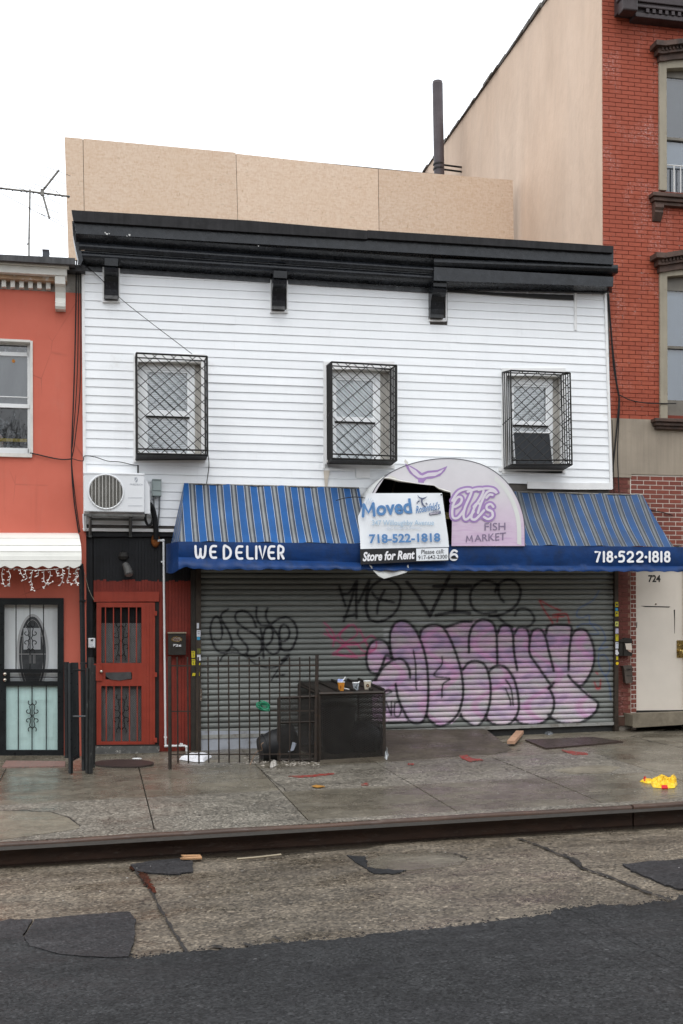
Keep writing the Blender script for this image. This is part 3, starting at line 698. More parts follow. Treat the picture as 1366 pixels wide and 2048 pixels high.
mk('transom', MB().rect(200, 1205, 286, 1246, YD + .08, .02), M_DARKR, door)
def scroll(cx, cy, sc, Y, r, m, parent, name='scroll'):
    mb = MB(); 
    for sx in (1, -1):
        for sy in (1, -1):
            pts = []
            for i in range(15):
                t = i / 14 * 4.4; rr = .42 * (1 - i / 20); pts.append((cx + sx * sc * (.62 + rr * math.cos(t + 3.6)), cy + sy * sc * (.75 + rr * math.sin(t + 3.6) * 1.0)))
            mb.tube([P(x, y, Y) for x, y in pts], r, 5)
            mb.tube([P(cx + sx * sc * a_, cy + sy * sc * b_, Y) for a_, b_ in ((.1, .0), (.32, .35), (.25, .8), (.4, 1.4), (.12, 1.8))], r, 5)
            pts = [(cx + sx * sc * (.3 + .3 * math.cos(t)), cy + sy * sc * (2.0 + .3 * math.sin(t) * 1.2)) for t in [3.14 + k_ * .5 for k_ in range(9)]]
            mb.tube([P(x, y, Y) for x, y in pts], r, 5)
    return mk(name, mb, m, parent, smooth=True)
scroll(242, 1282, 17, YD + .05, .006, M_IRON, door); scroll(243, 1428, 17, YD + .05, .006, M_IRON, door)
mk('mail_slot', MB().pris([(211, 1345), (262, 1344), (263, 1357), (240, 1361), (222, 1359), (212, 1353)], YD - .01, .03), mat('bent grey flap', (.10, .10, .10), .4, .2, 9, metal=.6), door)
M_NICK = mat('worn nickel', (.55, .52, .45), .25, .1, 9, metal=1)
mb = MB(); c_ = P(202.5, 1343, YD - .03); mb.ball(c_, .026, 12, 8); mb.tube([c_ + Vector((0, .05, 0)), c_], .015, 8); mk('knob', mb, M_NICK, door, smooth=True)
mk('latch_guard', MB().rect(186.5, 1328, 204, 1361, YD - .02, .02), M_RDOOR, door, bevel=.004)
mk('door_gap', MB().rect(310.3, 1203, 318, 1492, YD + .03, .03), M_IRON, wb); mk('threshold', MB().pris([(194, 1490), (317, 1489), (317, 1493), (194, 1494.5)], -.02, .1), M_IRON, wb)
for y in (1222, 1345, 1476): mk('hinge', MB().rect(308, y, 314, y + 9, YD - .012, .03), M_RDOOR, door)
# -------------------------------------------------- roller shutter with painted slats
def yt(x, k): return (1124 + 11.12 * k) + (x - 402) / 827 * (3.5 - .845 * k)
NS = 31
prof = [(0.0, .012), (.07, -.002), (.22, -.013), (.45, -.018), (.68, -.016), (.84, -.007), (.92, .006), (.97, .014)]
xs_ = np.linspace(401.5, 1230, 620)
pxs, pys, Ys = [], [], []
for k in range(NS):
    for t, dy in prof:
        pxs.append(xs_); pys.append(yt(xs_, k + t)); Ys.append(np.full_like(xs_, .02 + dy))
PXA = np.concatenate(pxs); PYA = np.concatenate(pys); YA = np.concatenate(Ys)
colr = np.empty((len(PXA), 3)); 
ph = rng.uniform(0, 6.28, 12)
wob = lambda fx, fy, i: np.sin(PXA * fx + ph[i] + 2 * np.sin(PYA * fy + ph[i + 1]))
tone = 1 + .05 * wob(.02, .03, 0) + .04 * wob(.11, .5, 2) + .03 * rng.standard_normal(len(PXA))
rowt = 1 + .05 * rng.standard_normal(NS); tone *= np.repeat(rowt, len(prof) * len(xs_))
base_ = np.array([.190, .200, .185]); colr[:] = base_ * tone[:, None]
dirt = np.clip((PYA - 1452) / 30, 0, 1) * (.35 + .25 * wob(.05, .1, 4)); dirt = np.clip(dirt, 0, .6)
colr = colr * (1 - dirt[:, None]) + np.array([.10, .075, .05]) * dirt[:, None]
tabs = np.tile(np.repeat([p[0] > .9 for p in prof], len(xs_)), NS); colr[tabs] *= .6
def cr(pts, k=7):
    return [(p.x, p.y) for p in smoothpts([Vector((a, b, 0)) for a, b in pts], k)]
def paint(pts, w, c, a=.93, soft=1.2, curve=True, drip=0):
    global colr
    q = cr(pts) if curve and len(pts) > 2 else pts
    q = np.array(q); lo = q.min(0) - w - 3; hi = q.max(0) + w + 3
    ix = np.where((PXA > lo[0]) & (PXA < hi[0]) & (PYA > lo[1]) & (PYA < hi[1]))[0]
    if len(ix) == 0: return
    X = PXA[ix]; Y = PYA[ix]; d = np.full(len(ix), 1e9)
    for (x0, y0), (x1, y1) in zip(q[:-1], q[1:]):
        dx, dy = x1 - x0, y1 - y0; L = dx * dx + dy * dy + 1e-9
        t = np.clip(((X - x0) * dx + (Y - y0) * dy) / L, 0, 1); d = np.minimum(d, np.hypot(X - x0 - t * dx, Y - y0 - t * dy))
    d += rng.normal(0, .25, len(d))
    al = np.clip((w / 2 + soft - d) / (2 * soft), 0, 1) * a
    mist = np.exp(-np.maximum(d - w / 2, 0) / (w * .55)) * .22 * a; al = np.maximum(al, mist)
    colr[ix] = colr[ix] * (1 - al[:, None]) + np.array(c) * al[:, None]
def inpoly(poly):
    X, Y = PXA, PYA; ins = np.zeros(len(X), bool); n = len(poly)
    for i in range(n):
        x0, y0 = poly[i]; x1, y1 = poly[(i + 1) % n]
        if y0 == y1: continue
        c = ((y0 > Y) != (y1 > Y)) & (X < (x1 - x0) * (Y - y0) / (y1 - y0) + x0); ins ^= c
    return ins
Z2 = lambda pts: [(640 + x / 2.2767, 1140 + y / 2.2762) for x, y in pts]
Z1 = lambda pts: [(400 + x / 5.692, 1200 + y / 5.69) for x, y in pts]
Z3 = lambda pts: [(640 + x / 3.252, 1150 + y / 3.253) for x, y in pts]
fill = Z2([(213, 400), (220, 350), (260, 318), (300, 330), (325, 370), (320, 300), (330, 250), (370, 232), (410, 250), (450, 300), (460, 265), (510, 248), (560, 262), (620, 240), (690, 232), (720, 224), (760, 225), (790, 255), (805, 270), (840, 248), (875, 265), (900, 262), (945, 265), (960, 280), (1000, 265), (1030, 272), (1045, 250), (1140, 252), (1150, 285), (1190, 268), (1235, 300), (1252, 370), (1240, 450), (1190, 530), (1265, 602), (1250, 650), (1180, 692), (1110, 698), (1045, 672), (980, 705), (900, 692), (830, 708), (760, 685), (700, 712), (640, 662), (600, 700), (540, 708), (490, 672), (450, 698), (400, 690), (240, 694), (240, 510), (270, 470), (225, 455)])
ins = inpoly(fill)
v1 = wob(.045, .07, 6) * .5 + wob(.13, .21, 8) * .3 + .25 * rng.standard_normal(len(PXA)); v2 = wob(.03, .11, 3) + .3 * wob(.2, .12, 9)
low = np.clip((PYA - 1330) / 110, -.4, 1)
pk = np.stack([.50 + .09 * v1 + .12 * low, .355 + .02 * v1 - .05 * v2 + .15 * low, .475 + .05 * v1 + .02 * v2 + .12 * low], 1)
gry = np.clip((v2 - .62) * 1.4, 0, .65) * np.clip(1.2 - low, 0, 1)
pk = pk * (1 - gry[:, None]) + np.array([.27, .22, .33]) * gry[:, None]
hot = np.clip((wob(.06, .05, 5) - .8) * 3, 0, .7); pk = pk * (1 - hot[:, None]) + np.array([.60, .27, .50]) * hot[:, None]
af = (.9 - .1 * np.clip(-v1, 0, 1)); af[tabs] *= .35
colr[ins] = colr[ins] * (1 - af[ins][:, None]) + np.clip(pk[ins], .05, .8) * af[ins][:, None]
BLK = (.011, .011, .013)
for y in (272, 297, 322): paint(Z2([(296, y), (312, y - 4)]), 4, (.55, .55, .56), .55, 3)
paint(Z2([(420, 232), (480, 240), (520, 232)]), 3, (.4, .4, .42), .5, 3)
PINK = [[(20, 240), (45, 265), (65, 300), (60, 345)], [(30, 270), (60, 310), (110, 270), (150, 250), (170, 290), (120, 330), (80, 380), (170, 400)], [(60, 380), (150, 330), (200, 370), (250, 360)], [(130, 250), (90, 300), (130, 340), (190, 330), (230, 300), (255, 320), (250, 360), (190, 390), (60, 385)], [(20, 290), (90, 330), (160, 390)], [(180, 270), (210, 330), (230, 370)]]
for s_ in PINK: paint(Z2(s_), 3.0, (.48, .045, .17), .72, 1.4)
for s_ in ([(255, 380), (245, 290), (215, 205), (180, 190), (140, 230), (118, 330), (130, 430), (165, 530), (210, 585), (265, 600), (320, 575), (355, 530), (365, 490), (350, 420), (310, 330), (265, 260), (238, 200), (255, 150), (320, 105)], [(640, 305), (605, 215), (560, 155), (500, 125), (440, 130), (405, 165), (405, 220), (440, 270), (520, 330), (610, 380), (670, 430), (705, 490), (700, 560), (670, 610), (620, 640), (560, 640), (530, 620)],
           [(435, 345), (430, 390), (480, 460), (530, 520), (545, 570), (530, 610)], [(645, 85), (640, 170), (655, 230), (690, 280), (750, 290), (810, 275), (860, 235), (920, 205), (980, 195), (1030, 215), (1080, 270), (1105, 350), (1100, 430), (1070, 510), (1040, 560), (990, 580), (930, 560), (905, 510), (905, 430), (905, 350), (930, 290), (960, 280), (1000, 310), (1020, 370), (1000, 440), (950, 470), (905, 460)],
           [(770, 95), (750, 150), (755, 210), (790, 270), (830, 320), (880, 390), (910, 460), (920, 530), (890, 590), (840, 615), (790, 600), (740, 540), (715, 500)], [(690, 330), (705, 420), (715, 520), (720, 600), (725, 655)], [(720, 500), (720, 420), (740, 340), (780, 310), (820, 330), (830, 390), (810, 470), (760, 515)]):
    paint(Z1(s_), 4.5, BLK, .97, .8)
for s_, w_ in (([(255, 380), (240, 440), (200, 460), (160, 440)], 1.6), ([(230, 685), (270, 630), (340, 600), (420, 600), (480, 620), (530, 610)], 3), ([(360, 530), (410, 560), (460, 610), (530, 650), (600, 710), (680, 750), (780, 775), (860, 765), (920, 730), (980, 670), (1015, 620)], 2.6), ([(1010, 640), (930, 730), (870, 820), (810, 915)], 2.4), ([(870, 870), (960, 850)], 3.2), ([(1000, 640), (940, 690)], 6)):
    paint(Z1(s_), w_ + .7, BLK, .95, .8)
for s_ in ([(125, 75), (140, 120), (165, 200)], [(140, 120), (190, 115), (235, 45)], [(235, 45), (200, 170), (155, 300)], [(240, 40), (235, 150), (238, 280)], [(155, 275), (235, 255)], [(320, 35), (250, 180)], [(320, 35), (300, 150), (300, 220), (320, 290)],
           [(300, 220), (320, 100), (400, 30), (470, 40), (520, 90), (520, 170), (490, 240), (430, 290), (370, 305), (320, 280), (300, 220)], [(340, 110), (370, 150), (480, 178)], [(420, 100), (380, 180), (372, 250)]): paint(Z3(s_), 5.2, BLK, .95, .8)
for s_ in ([(565, 45), (640, 140), (715, 265)], [(840, 10), (780, 130), (715, 265)], [(740, 75), (980, 75)], [(885, 80), (875, 240)], [(755, 262), (880, 240), (975, 248)]): paint(Z3(s_), 7, BLK, .95, .8)
for s_ in ([(1150, 60), (1100, 40), (1040, 45), (985, 100), (980, 180), (1010, 230), (1070, 250), (1145, 240)], [(1140, 110), (1160, 60), (1220, 30), (1280, 50), (1305, 110), (1280, 190), (1220, 240), (1150, 265), (1100, 268)], [(1160, 60), (1165, 130), (1195, 175)], [(1150, 265), (1200, 310), (1250, 340)]): paint(Z3(s_), 5.5, BLK, .95, .8)
paint([(960 + x / 4.879, 1200 + y / 4.879) for x, y in [(340, 150), (370, 95), (430, 80), (490, 110), (530, 180), (500, 240), (450, 270)]], 5, BLK)
for s_ in ([(270, 470), (230, 465), (212, 420), (215, 370), (235, 330), (270, 317), (305, 335), (330, 400)], [(325, 400), (318, 330), (322, 280), (345, 240), (385, 232), (430, 265), (465, 340), (485, 420), (492, 500), (492, 600), (480, 670), (450, 698), (410, 688), (380, 640), (355, 580), (345, 520)],
           [(330, 400), (300, 390), (285, 430), (255, 500)], [(250, 500), (290, 440), (340, 408), (380, 410), (405, 450), (410, 490)], [(455, 300), (465, 270), (510, 248), (560, 262), (600, 330), (635, 430), (650, 510), (650, 580), (630, 650), (590, 695), (540, 710), (500, 685), (485, 660)], [(570, 262), (640, 238), (690, 235)],
           [(678, 375), (680, 300), (700, 250), (740, 224), (785, 240), (803, 290), (806, 360), (808, 435)], [(650, 455), (680, 420), (720, 415), (755, 440), (775, 510), (775, 590), (755, 665), (720, 708), (690, 705), (650, 675), (640, 655)], [(770, 460), (800, 437), (840, 440), (880, 490), (900, 560), (905, 630), (885, 680), (850, 705), (800, 705), (765, 685), (755, 660)],
           [(808, 290), (825, 255), (860, 255), (878, 290), (883, 370), (898, 455)], [(885, 290), (905, 263), (940, 268), (955, 310), (955, 380), (1000, 450), (1055, 530)], [(955, 310), (970, 275), (1000, 268), (1025, 300), (1045, 380), (1065, 460)], [(1030, 290), (1040, 255), (1090, 248), (1140, 255), (1145, 290), (1135, 370), (1132, 455)],
           [(1145, 300), (1170, 272), (1210, 275), (1240, 330), (1250, 390), (1240, 450), (1215, 500), (1190, 525), (1160, 515), (1130, 480)], [(1165, 520), (1220, 570), (1265, 605), (1255, 645), (1200, 690), (1120, 700), (1070, 685), (1040, 660)], [(1040, 540), (1065, 515)], [(1045, 540), (1065, 590), (1060, 640), (1030, 685), (980, 705), (920, 700), (890, 680)]):
    paint(Z2(s_), 5.4, BLK, .95, 1.1)
for s_ in ([(425, 365), (435, 430), (437, 520), (440, 545)], [(555, 395), (555, 430), (520, 480), (590, 495), (560, 520), (555, 580)], [(845, 500), (870, 540), (880, 615)], [(845, 540), (865, 590), (868, 615)], [(300, 600), (325, 660)], [(325, 600), (325, 660)], [(290, 590), (300, 640)], [(340, 605), (340, 660), (360, 665), (370, 630), (355, 602), (340, 610)], [(290, 560), (310, 545), (325, 555), (300, 565)], [(245, 692), (400, 692)]): paint(Z2(s_), 3.4, BLK, .92, .9)
for s_ in ([(1000, 140), (1020, 180), (1050, 225), (1060, 240)], [(1005, 140), (1050, 165), (1095, 185)], [(1060, 205), (1120, 200), (1135, 240)], [(1085, 205), (1080, 235)], [(1060, 215), (1110, 212)]): paint(Z2(s_), 3.2, (.30, .018, .022), .85, .9)
for s_ in ([(1270, 95), (1240, 140), (1180, 175), (1170, 210), (1200, 215), (1225, 205), (1230, 240), (1270, 290), (1230, 290)], [(1170, 260), (1200, 245), (1270, 255), (1300, 310), (1285, 340), (1270, 365)], [(1270, 360), (1310, 350)], [(1270, 380), (1270, 430), (1300, 480), (1320, 440), (1300, 390), (1270, 390)], [(1300, 480), (1318, 530), (1325, 590)]): paint(Z2(s_), 2.2, (.045, .10, .26), .7, .9)
for s_ in ([(1258, 468), (1264, 472)], [(1250, 510), (1262, 540), (1275, 535), (1278, 500)], [(1258, 538), (1272, 538)]): paint(Z2(s_), 3, (.34, .02, .03), .8, .9)
for p in [(430, 1432), (440, 1445), (424, 1438), (1205, 1428)]: paint([p, (p[0] + 14, p[1])], 4, (.05, .05, .05), .5, 2)
ks_ = NT('galvanised slat'); at_ = ks_.n('ShaderNodeAttribute', attribute_name='paint'); ks_.col(at_.outputs['Color'])
ks_.rough(ks_.ramp(ks_.noise(6, 4), [(.3, g3(.4)), (.7, g3(.6))])); ks_.b.inputs['Metallic'].default_value = .0; ks_.bump(ks_.noise(60, 3), .06, .003)
sh = mk('roller_shutter', MB().rect(401, 1108, 1231, 1128, -.05, .2), mat('shutter hood steel', (.06, .06, .058), .5, .2, 6), wb, label='grey steel roller shutter covered in graffiti tags')
nx = len(xs_); npf = len(prof)
r_ = [ray(x, y) for x, y in zip(PXA, PYA)] if 0 else None
U_ = (PXA - PX) / F; V_ = -(PYA - PY) / F
rx = _fw.x + _R.x * U_ + _U.x * V_; ry = _fw.y + _R.y * U_ + _U.y * V_; rz = _fw.z + _R.z * U_ + _U.z * V_
tt = (YA + DIST) / ry; VX = CAM.x + rx * tt; VZ = CAM.z + rz * tt
ii = np.arange((npf - 1) * nx).reshape(npf - 1, nx)[:, :-1].ravel()
quads = np.stack([ii, ii + 1, ii + nx + 1, ii + nx], 1)[:, ::-1]
off = WL[sh.name]
for k in range(NS):
    s0 = k * npf * nx; s1 = s0 + npf * nx
    me = bpy.data.meshes.new('slat'); co = np.stack([VX[s0:s1] - off.x, YA[s0:s1] - off.y, VZ[s0:s1] - off.z], 1)
    me.vertices.add(len(co)); me.vertices.foreach_set('co', co.ravel())
    me.loops.add(quads.size); me.loops.foreach_set('vertex_index', quads.ravel())
    me.polygons.add(len(quads)); me.polygons.foreach_set('loop_start', np.arange(len(quads)) * 4); me.polygons.foreach_set('loop_total', np.full(len(quads), 4))
    me.update(calc_edges=True); me.validate()
    ca = me.color_attributes.new('paint', 'FLOAT_COLOR', 'POINT'); ca.data.foreach_set('color', np.concatenate([np.clip(colr[s0:s1], .004, .9), np.ones((s1 - s0, 1))], 1).ravel().astype(np.float32))
    me.materials.append(ks_.m); me.polygons.foreach_set('use_smooth', [True] * len(me.polygons))
    link(bpy.data.objects.new('slat', me), sh)
mk('shutter_back', MB().rect(398, 1120, 1232, 1456, .055, .03), mat('shutter slot black', (.012, .012, .012), .9, .2), sh)
M_BBAR = mat('shutter bottom bar', (.30, .30, .28), .5, .12, 5, dirt=((.1, .07, .05), .5, .75, 6))
mk('bottom_bar', MB().pris([(403, 1470), (766, 1460), (1229, 1444), (1229, 1450), (766, 1467), (403, 1478)], -.03, .06), M_BBAR, sh)
M_RAIL = mat('brown guide rail', (.055, .042, .032), .45, .3, 6, metal=.3, dirt=((.12, .09, .06), .6, .8, 5))
mk('guide_rail', MB().rect(392, 1128, 402, 1510, -.055, .12), M_RAIL, sh); mk('guide_rail', MB().rect(1229.5, 1140, 1237, 1462, -.055, .12), M_RAIL, sh)
mk('padlock', MB().rect(400.5, 1378, 404, 1402, -.075, .02), M_NICK, sh)
def sticker(px, c, marks=(), lab=None):
    o = mk('sticker', MB().pris(px, -.058, .003), mat('sticker %02x%02x%02x' % c, lin(c), .5, .1, 40), sh, label=lab); 
    if marks:
        mb = MB()
        for m_ in marks: mb.rect(*m_, -.0595, .001)
        mk('sticker_print', mb, mat('sticker ink', (.03, .03, .05), .5, .1), sh)
def rq(x0, y0, x1, y1, sk=0): return [(x0 + sk, y0), (x1 + sk, y0), (x1, y1), (x0, y1)]
WHT, YEL, BLU = (205, 208, 215), (190, 175, 40), (60, 150, 190)
sticker(rq(393.5, 1246, 398, 1257), WHT); sticker(rq(393.5, 1260, 401, 1273.5), WHT, [(395, 1263, 399.5, 1264), (395, 1267, 399.5, 1268)]); sticker(rq(394, 1274, 400, 1280), BLU)
sticker(rq(394.5, 1297, 401, 1307), (110, 110, 50), [(396, 1299, 397, 1305)]); sticker(rq(395, 1309.5, 402, 1321, -1), WHT); sticker(rq(396, 1326, 400.5, 1332), YEL); sticker(rq(396, 1343.5, 399.5, 1352, -1), YEL)
sticker(rq(383, 1302, 390, 1315.5), YEL, [(384.5, 1304, 388.5, 1305), (386, 1307, 387, 1313)]); sticker(rq(383.5, 1318, 390.5, 1330), YEL, [(385, 1320, 389, 1321), (386, 1323, 387, 1328)]); sticker(rq(384, 1346, 390, 1352, 1), YEL)
sticker(rq(1230.5, 1204, 1236.5, 1213.5), YEL, [(1232, 1207, 1235.5, 1211)]); sticker(rq(1231, 1216, 1236, 1221.5), BLU); sticker(rq(1230.5, 1222.5, 1237, 1233), YEL, [(1232, 1225, 1235, 1228)]); sticker(rq(1230.5, 1243, 1237, 1252.5), (200, 200, 110), [(1232.5, 1246, 1235, 1249)])
sticker(rq(1231, 1257, 1237, 1267), (190, 185, 205)); sticker(rq(1231, 1269, 1237, 1282), YEL, [(1232, 1271, 1236, 1272)]); sticker(rq(1231, 1284, 1237, 1297), WHT, [(1232, 1286, 1236, 1287)]); sticker([(1231, 1300), (1235, 1299), (1238, 1307), (1234, 1311), (1231, 1308)], (215, 215, 218)); sticker(rq(1232.5, 1313, 1236.5, 1320), YEL); sticker([(1234.5 + 3 * math.cos(a * .785), 1326.7 + 3.2 * math.sin(a * .785)) for a in range(8)], (225, 190, 30))
# ================================================================== RED STUCCO HOUSE (left)
k = NT('salmon stucco')
a = k.ramp(k.noise(1.2, 5, .6), [(.3, (.50, .116, .074)), (.7, (.57, .140, .092))])
a = k.mix(k.ramp(k.noise(5, 6, .7, k.pos(1, 1, .4)), [(.55, g3(0)), (.85, g3(.4))]), a, (.46, .17, .125))
a = k.mix(k.ramp(k.noise(1, 5, .65, k.pos(7, 7, .5)), [(.58, g3(0)), (.85, g3(.45))]), a, (.36, .085, .055))
ck = k.math('MULTIPLY', k.ramp(k.vor(.9, k.pos(1.2, 1, .8), 'DISTANCE_TO_EDGE'), [(.0, g3(1)), (.006, g3(0))]), k.ramp(k.noise(.9, 3, .5), [(.52, g3(0)), (.6, g3(.55))]))
a = k.mix(ck, a, (.20, .05, .035))
k.col(a); k.rough(.85); k.bump(k.noise(70, 4, .7), .22, .006); M_STUC = k.m
M_GSTUC = mat('grey bare stucco', (.33, .31, .28), .85, .2, 5, bump=.3, bs=40, dirt=((.14, .13, .11), .5, .75, 4))
M_CREAM = mat('old white cornice paint', (.66, .65, .60), .5, .08, 5, dirt=((.25, .22, .18), .6, .8, 7))
XL0 = -3.2; XL1 = P(172, 1000, 0).x
lz0 = G.z(-1, 0) - .3
LROOF = P(60, 530, 0).z
lh = thing('stucco_house', 'salmon red stucco row house with white cornice and barred mint front door', 'building', ((XL0 + XL1) / 2, 0, G.z(-1.5, 0)))
mk('structure_wall', MB().box(XL0, XL1 - .02, .27, 9, lz0, LROOF - .1), M_SHEATH, lh)
ow = (-130, 680, 64, 906); od = (-3, 1196, 127, 1514)
X = lambda x: P(x, 1000, 0).x
def Zf(y, x=60): return P(x, y, 0).z
xa, xb, xc, xd = P(ow[0], 700, 0).x, P(ow[2], 800, 0).x, P(od[0], 1350, 0).x, P(od[2], 1350, 0).x
mb = MB(); zt, wz1, wz0, dz1, dz0 = Zf(581), Zf(682), Zf(908), Zf(1197), lz0
mb.box(XL0, xa, 0, .25, lz0, zt); mb.box(xb, XL1, 0, .25, dz1, zt); mb.box(xa, xb, 0, .25, wz1, zt); mb.box(xa, xb, 0, .25, dz1, wz0)
mb.box(xd, XL1, 0, .25, lz0, dz1); mb.box(xa, xc, 0, .25, lz0, dz1)
mk('wall', mb, M_STUC, lh)
mk('frieze', MB().box(XL0, XL1 + .03, .0, .25, zt, LROOF), M_GSTUC, lh)
cz = lambda y: P(100, y, -.25).z
def lrun(y0, y1, yf, yb=-.0, x1=134): 
    mb = MB(); p = P(x1, 600, yf); mb.box(XL0, p.x, yf, yb, cz(y1), cz(y0)); return mb
co_ = mk('cornice', lrun(535, 550, -.26), M_CREAM, lh, bevel=.006)
mk('cornice_run', lrun(530, 535, -.31, -.0, 138), M_CREAM, co_); mb = lrun(525, 530, -.36, -.0, 140); mk('cornice_run', mb, M_CREAM, co_, bevel=.01)
mk('roof_edge', MB().hexa([P(-300, 503, -.40), P(150, 529, -.40), P(150, 516, -.40), P(-300, 494, -.40)], [Vector((p.x, .3, p.z + .03)) for p in (P(-300, 503, -.40), P(150, 529, -.40), P(150, 516, -.40), P(-300, 494, -.40))]), mat('weathered grey roofing', (.07, .07, .072), .6, .3, 6, spec=.3, streak=.4), co_)
mk('roof', MB().box(XL0, XL1, -.2, 9, LROOF - .1, LROOF - .02), M_MEM, lh)
mk('soffit', lrun(550, 558, -.16), mat('worn brown soffit', (.36, .24, .15), .7, .3, 6, dirt=((.55, .52, .48), .5, .62, 9)), co_)
for i in range(-5, 6):
    x = 7.5 + 17.8 * i; 
    if x > 108 or x < -70: continue
    mk('dentil', MB().rect(x - 4.4, 559 + .045 * x, x + 4.4, 573 + .045 * x, -.09, .09), M_CREAM, co_)
pr = [(-.24, 0), (-.24, .25), (-.17, .30), (-.12, .45), (-.10, .62), (-.12, .72), (-.16, .80), (-.16, .92), (-.13, 1.0)]
a_, b_ = P(110, 553, -.2), P(131, 619, -.13)
A = [Vector((a_.x, y, a_.z + (b_.z - a_.z) * t)) for y, t in pr] + [Vector((a_.x, 0, b_.z)), Vector((a_.x, 0, a_.z))]
mk('bracket', MB().prism3(A, (b_.x - a_.x, 0, 0)), M_CREAM, lh)
# window of the red house
M_WV = mat('white sash paint', (.72, .73, .73), .4, .05, 5)
mb = MB(); p0, p1 = P(ow[0], 690, 0), P(ow[2], 906, 0)
zT, zB = Zf(682), Zf(908)
mb.box(xa - .02, xb + .0, -.035, .24, zB - .05, zB); mb.box(xb - .02, xb + .012, -.02, .24, zB, zT); mb.box(xa, xb - .02, -.012, .24, zT - .02, zT + .012)
wl = mk('window', mb, mat('stone window lining', (.62, .60, .56), .7, .1, 6, dirt=((.2, .18, .15), .62, .8, 9)), lh)
Yw = .12; q = lambda x, y: P(x, y, Yw)
mb = MB(); L_ = xa
mb.box(q(55, 800).x, xb, Yw, Yw + .06, zB, zT); mb.box(L_, q(55, 800).x, Yw, Yw + .06, q(30, 690).z, zT); mb.box(L_, q(55, 1).x, Yw, Yw + .06, zB, q(30, 896).z)
mk('window_frame', mb, M_WV, wl, bevel=.004)
mb = MB(); mb.box(L_, q(55, 1).x, Yw + .0, Yw + .05, q(30, 712).z, q(30, 704).z); mb.box(L_, q(57, 1).x, Yw - .015, Yw + .03, q(30, 816).z, q(30, 808).z); mb.box(L_, q(55, 1).x, Yw, Yw + .04, q(30, 795).z, q(30, 793).z); mb.box(q(52.5, 1).x, q(55, 1).x, Yw + .002, Yw + .04, q(30, 808).z, q(30, 712).z)
mk('sash', mb, M_WV, wl, bevel=.003)
mb = MB(); mb.add([(L_, Yw + .02, q(30, 808).z), (q(55, 1).x, Yw + .02, q(30, 808).z), (q(55, 1).x, Yw + .02, q(30, 690).z), (L_, Yw + .02, q(30, 690).z)], [(0, 1, 2, 3)]); mk('pane', mb, M_GLASSD, wl)
M_GLASSL = glass_mat('low glare window glass', (.85, .88, .9), .34)
mb = MB(); mb.add([(L_, Yw + .03, q(30, 896).z), (q(57, 1).x, Yw + .03, q(30, 896).z), (q(57, 1).x, Yw + .03, q(30, 814).z), (L_, Yw + .03, q(30, 814).z)], [(0, 1, 2, 3)]); mk('pane', mb, M_GLASSL, wl)
kk = NT('grey net curtain'); kk.col(kk.ramp(kk.noise(2.2, 5, .6, kk.pos(1.4, 1, .7), .8), [(.3, (.16, .17, .185)), (.6, (.24, .25, .26)), (.75, (.34, .35, .36))])); kk.rough(.8)
mb = MB(); mb.grid(lambda u, v: (L_ + (q(60, 1).x - L_) * u, .205 + .006 * math.sin(u * 50), q(30, 806).z + (q(30, 703).z - q(30, 806).z) * v), 60, 3); mk('curtain', mb, kk.m, wl)
kk = NT('dim room behind glass'); kk.col(kk.ramp(kk.noise(7, 7, .75, kk.pos(1, 1, .8), 1.2), [(.40, (.012, .012, .013)), (.52, (.05, .05, .052)), (.60, (.30, .31, .32))])); kk.rough(.8)
mk('room_back', MB().box(L_, q(60, 1).x, .212, .224, zB, zT), kk.m, wl)
mk('window_box_tray', MB().box(L_, q(50, 1).x, .17, .20, q(30, 882).z, q(30, 876).z), mat('yellow tray', (.55, .40, .06), .5, .1), wl)
mk('window_bag', MB().prism3([P(a, b, .19) for a, b in ((-12, 872), (2, 868), (7, 878), (6, 894), (-12, 894))], (0, .01, 0)), mat('white bag with orange print', (.5, .45, .42), .5, .3, 30, dirt=((.5, .1, .03), .55, .6, 25)), wl)
mk('sun_decal', MB().prism3([P(27 + 3.6 * math.cos(t), 722 + 3.6 * math.sin(t), Yw + .012) for t in [k_ * .785 for k_ in range(8)]], (0, .003, 0)), mat('orange decal', (.42, .16, .02), .6), wl)
# front door
M_DIRON = mat('black door iron', (.012, .014, .015), .35, .25, 6, chip=((.28, .28, .27), .77, 20))
YD2 = -.03
mb = MB()
def fr2(x0, y0, x1, y1, d=.05): mb.rect(x0, y0, x1, y1, YD2, d)
fr2(-4, 1196, 8.5, 1514); fr2(115, 1196, 127.5, 1514); fr2(8.5, 1196, 115, 1209.5); fr2(8.5, 1338, 115, 1345.5); fr2(8.5, 1362.5, 115, 1372); fr2(8.5, 1345.5, 20, 1362.5); fr2(8.5, 1500, 115, 1514); fr2(8.5, 1372, 12, 1500)
fd = mk('security_door', mb, M_DIRON, lh, label='black iron security door over a pale mint door')
for x in (32, 60, 87): mk('bar', MB().rect(x - 1, 1209.5, x + 1, 1338, YD2 + .01, .014), M_DIRON, fd)
for x in (36.5, 64, 92.5): mk('bar', MB().rect(x - 1, 1372, x + 1, 1500, YD2 + .01, .014), M_DIRON, fd)
mk('bar', MB().rect(20, 1353.5, 115, 1355.5, YD2 + .01, .014), M_DIRON, fd)
scroll(61, 1276, 13.5, YD2 + .0, .0065, M_DIRON, fd); scroll(64.5, 1432, 13.5, YD2 + .0, .0065, M_DIRON, fd)
mb = MB(); 
for y in (1348, 1360):
    c_ = P(10, y, YD2 - .05); mb.ball(c_, .026, 12, 8); mb.tube([c_ + Vector((0, .05, 0)), c_], .016, 8)
mk('knob', mb, M_NICK, fd, smooth=True)
M_MINT = mat('pale grey door paint', (.76, .80, .80), .4, .05, 3, streak=.06)
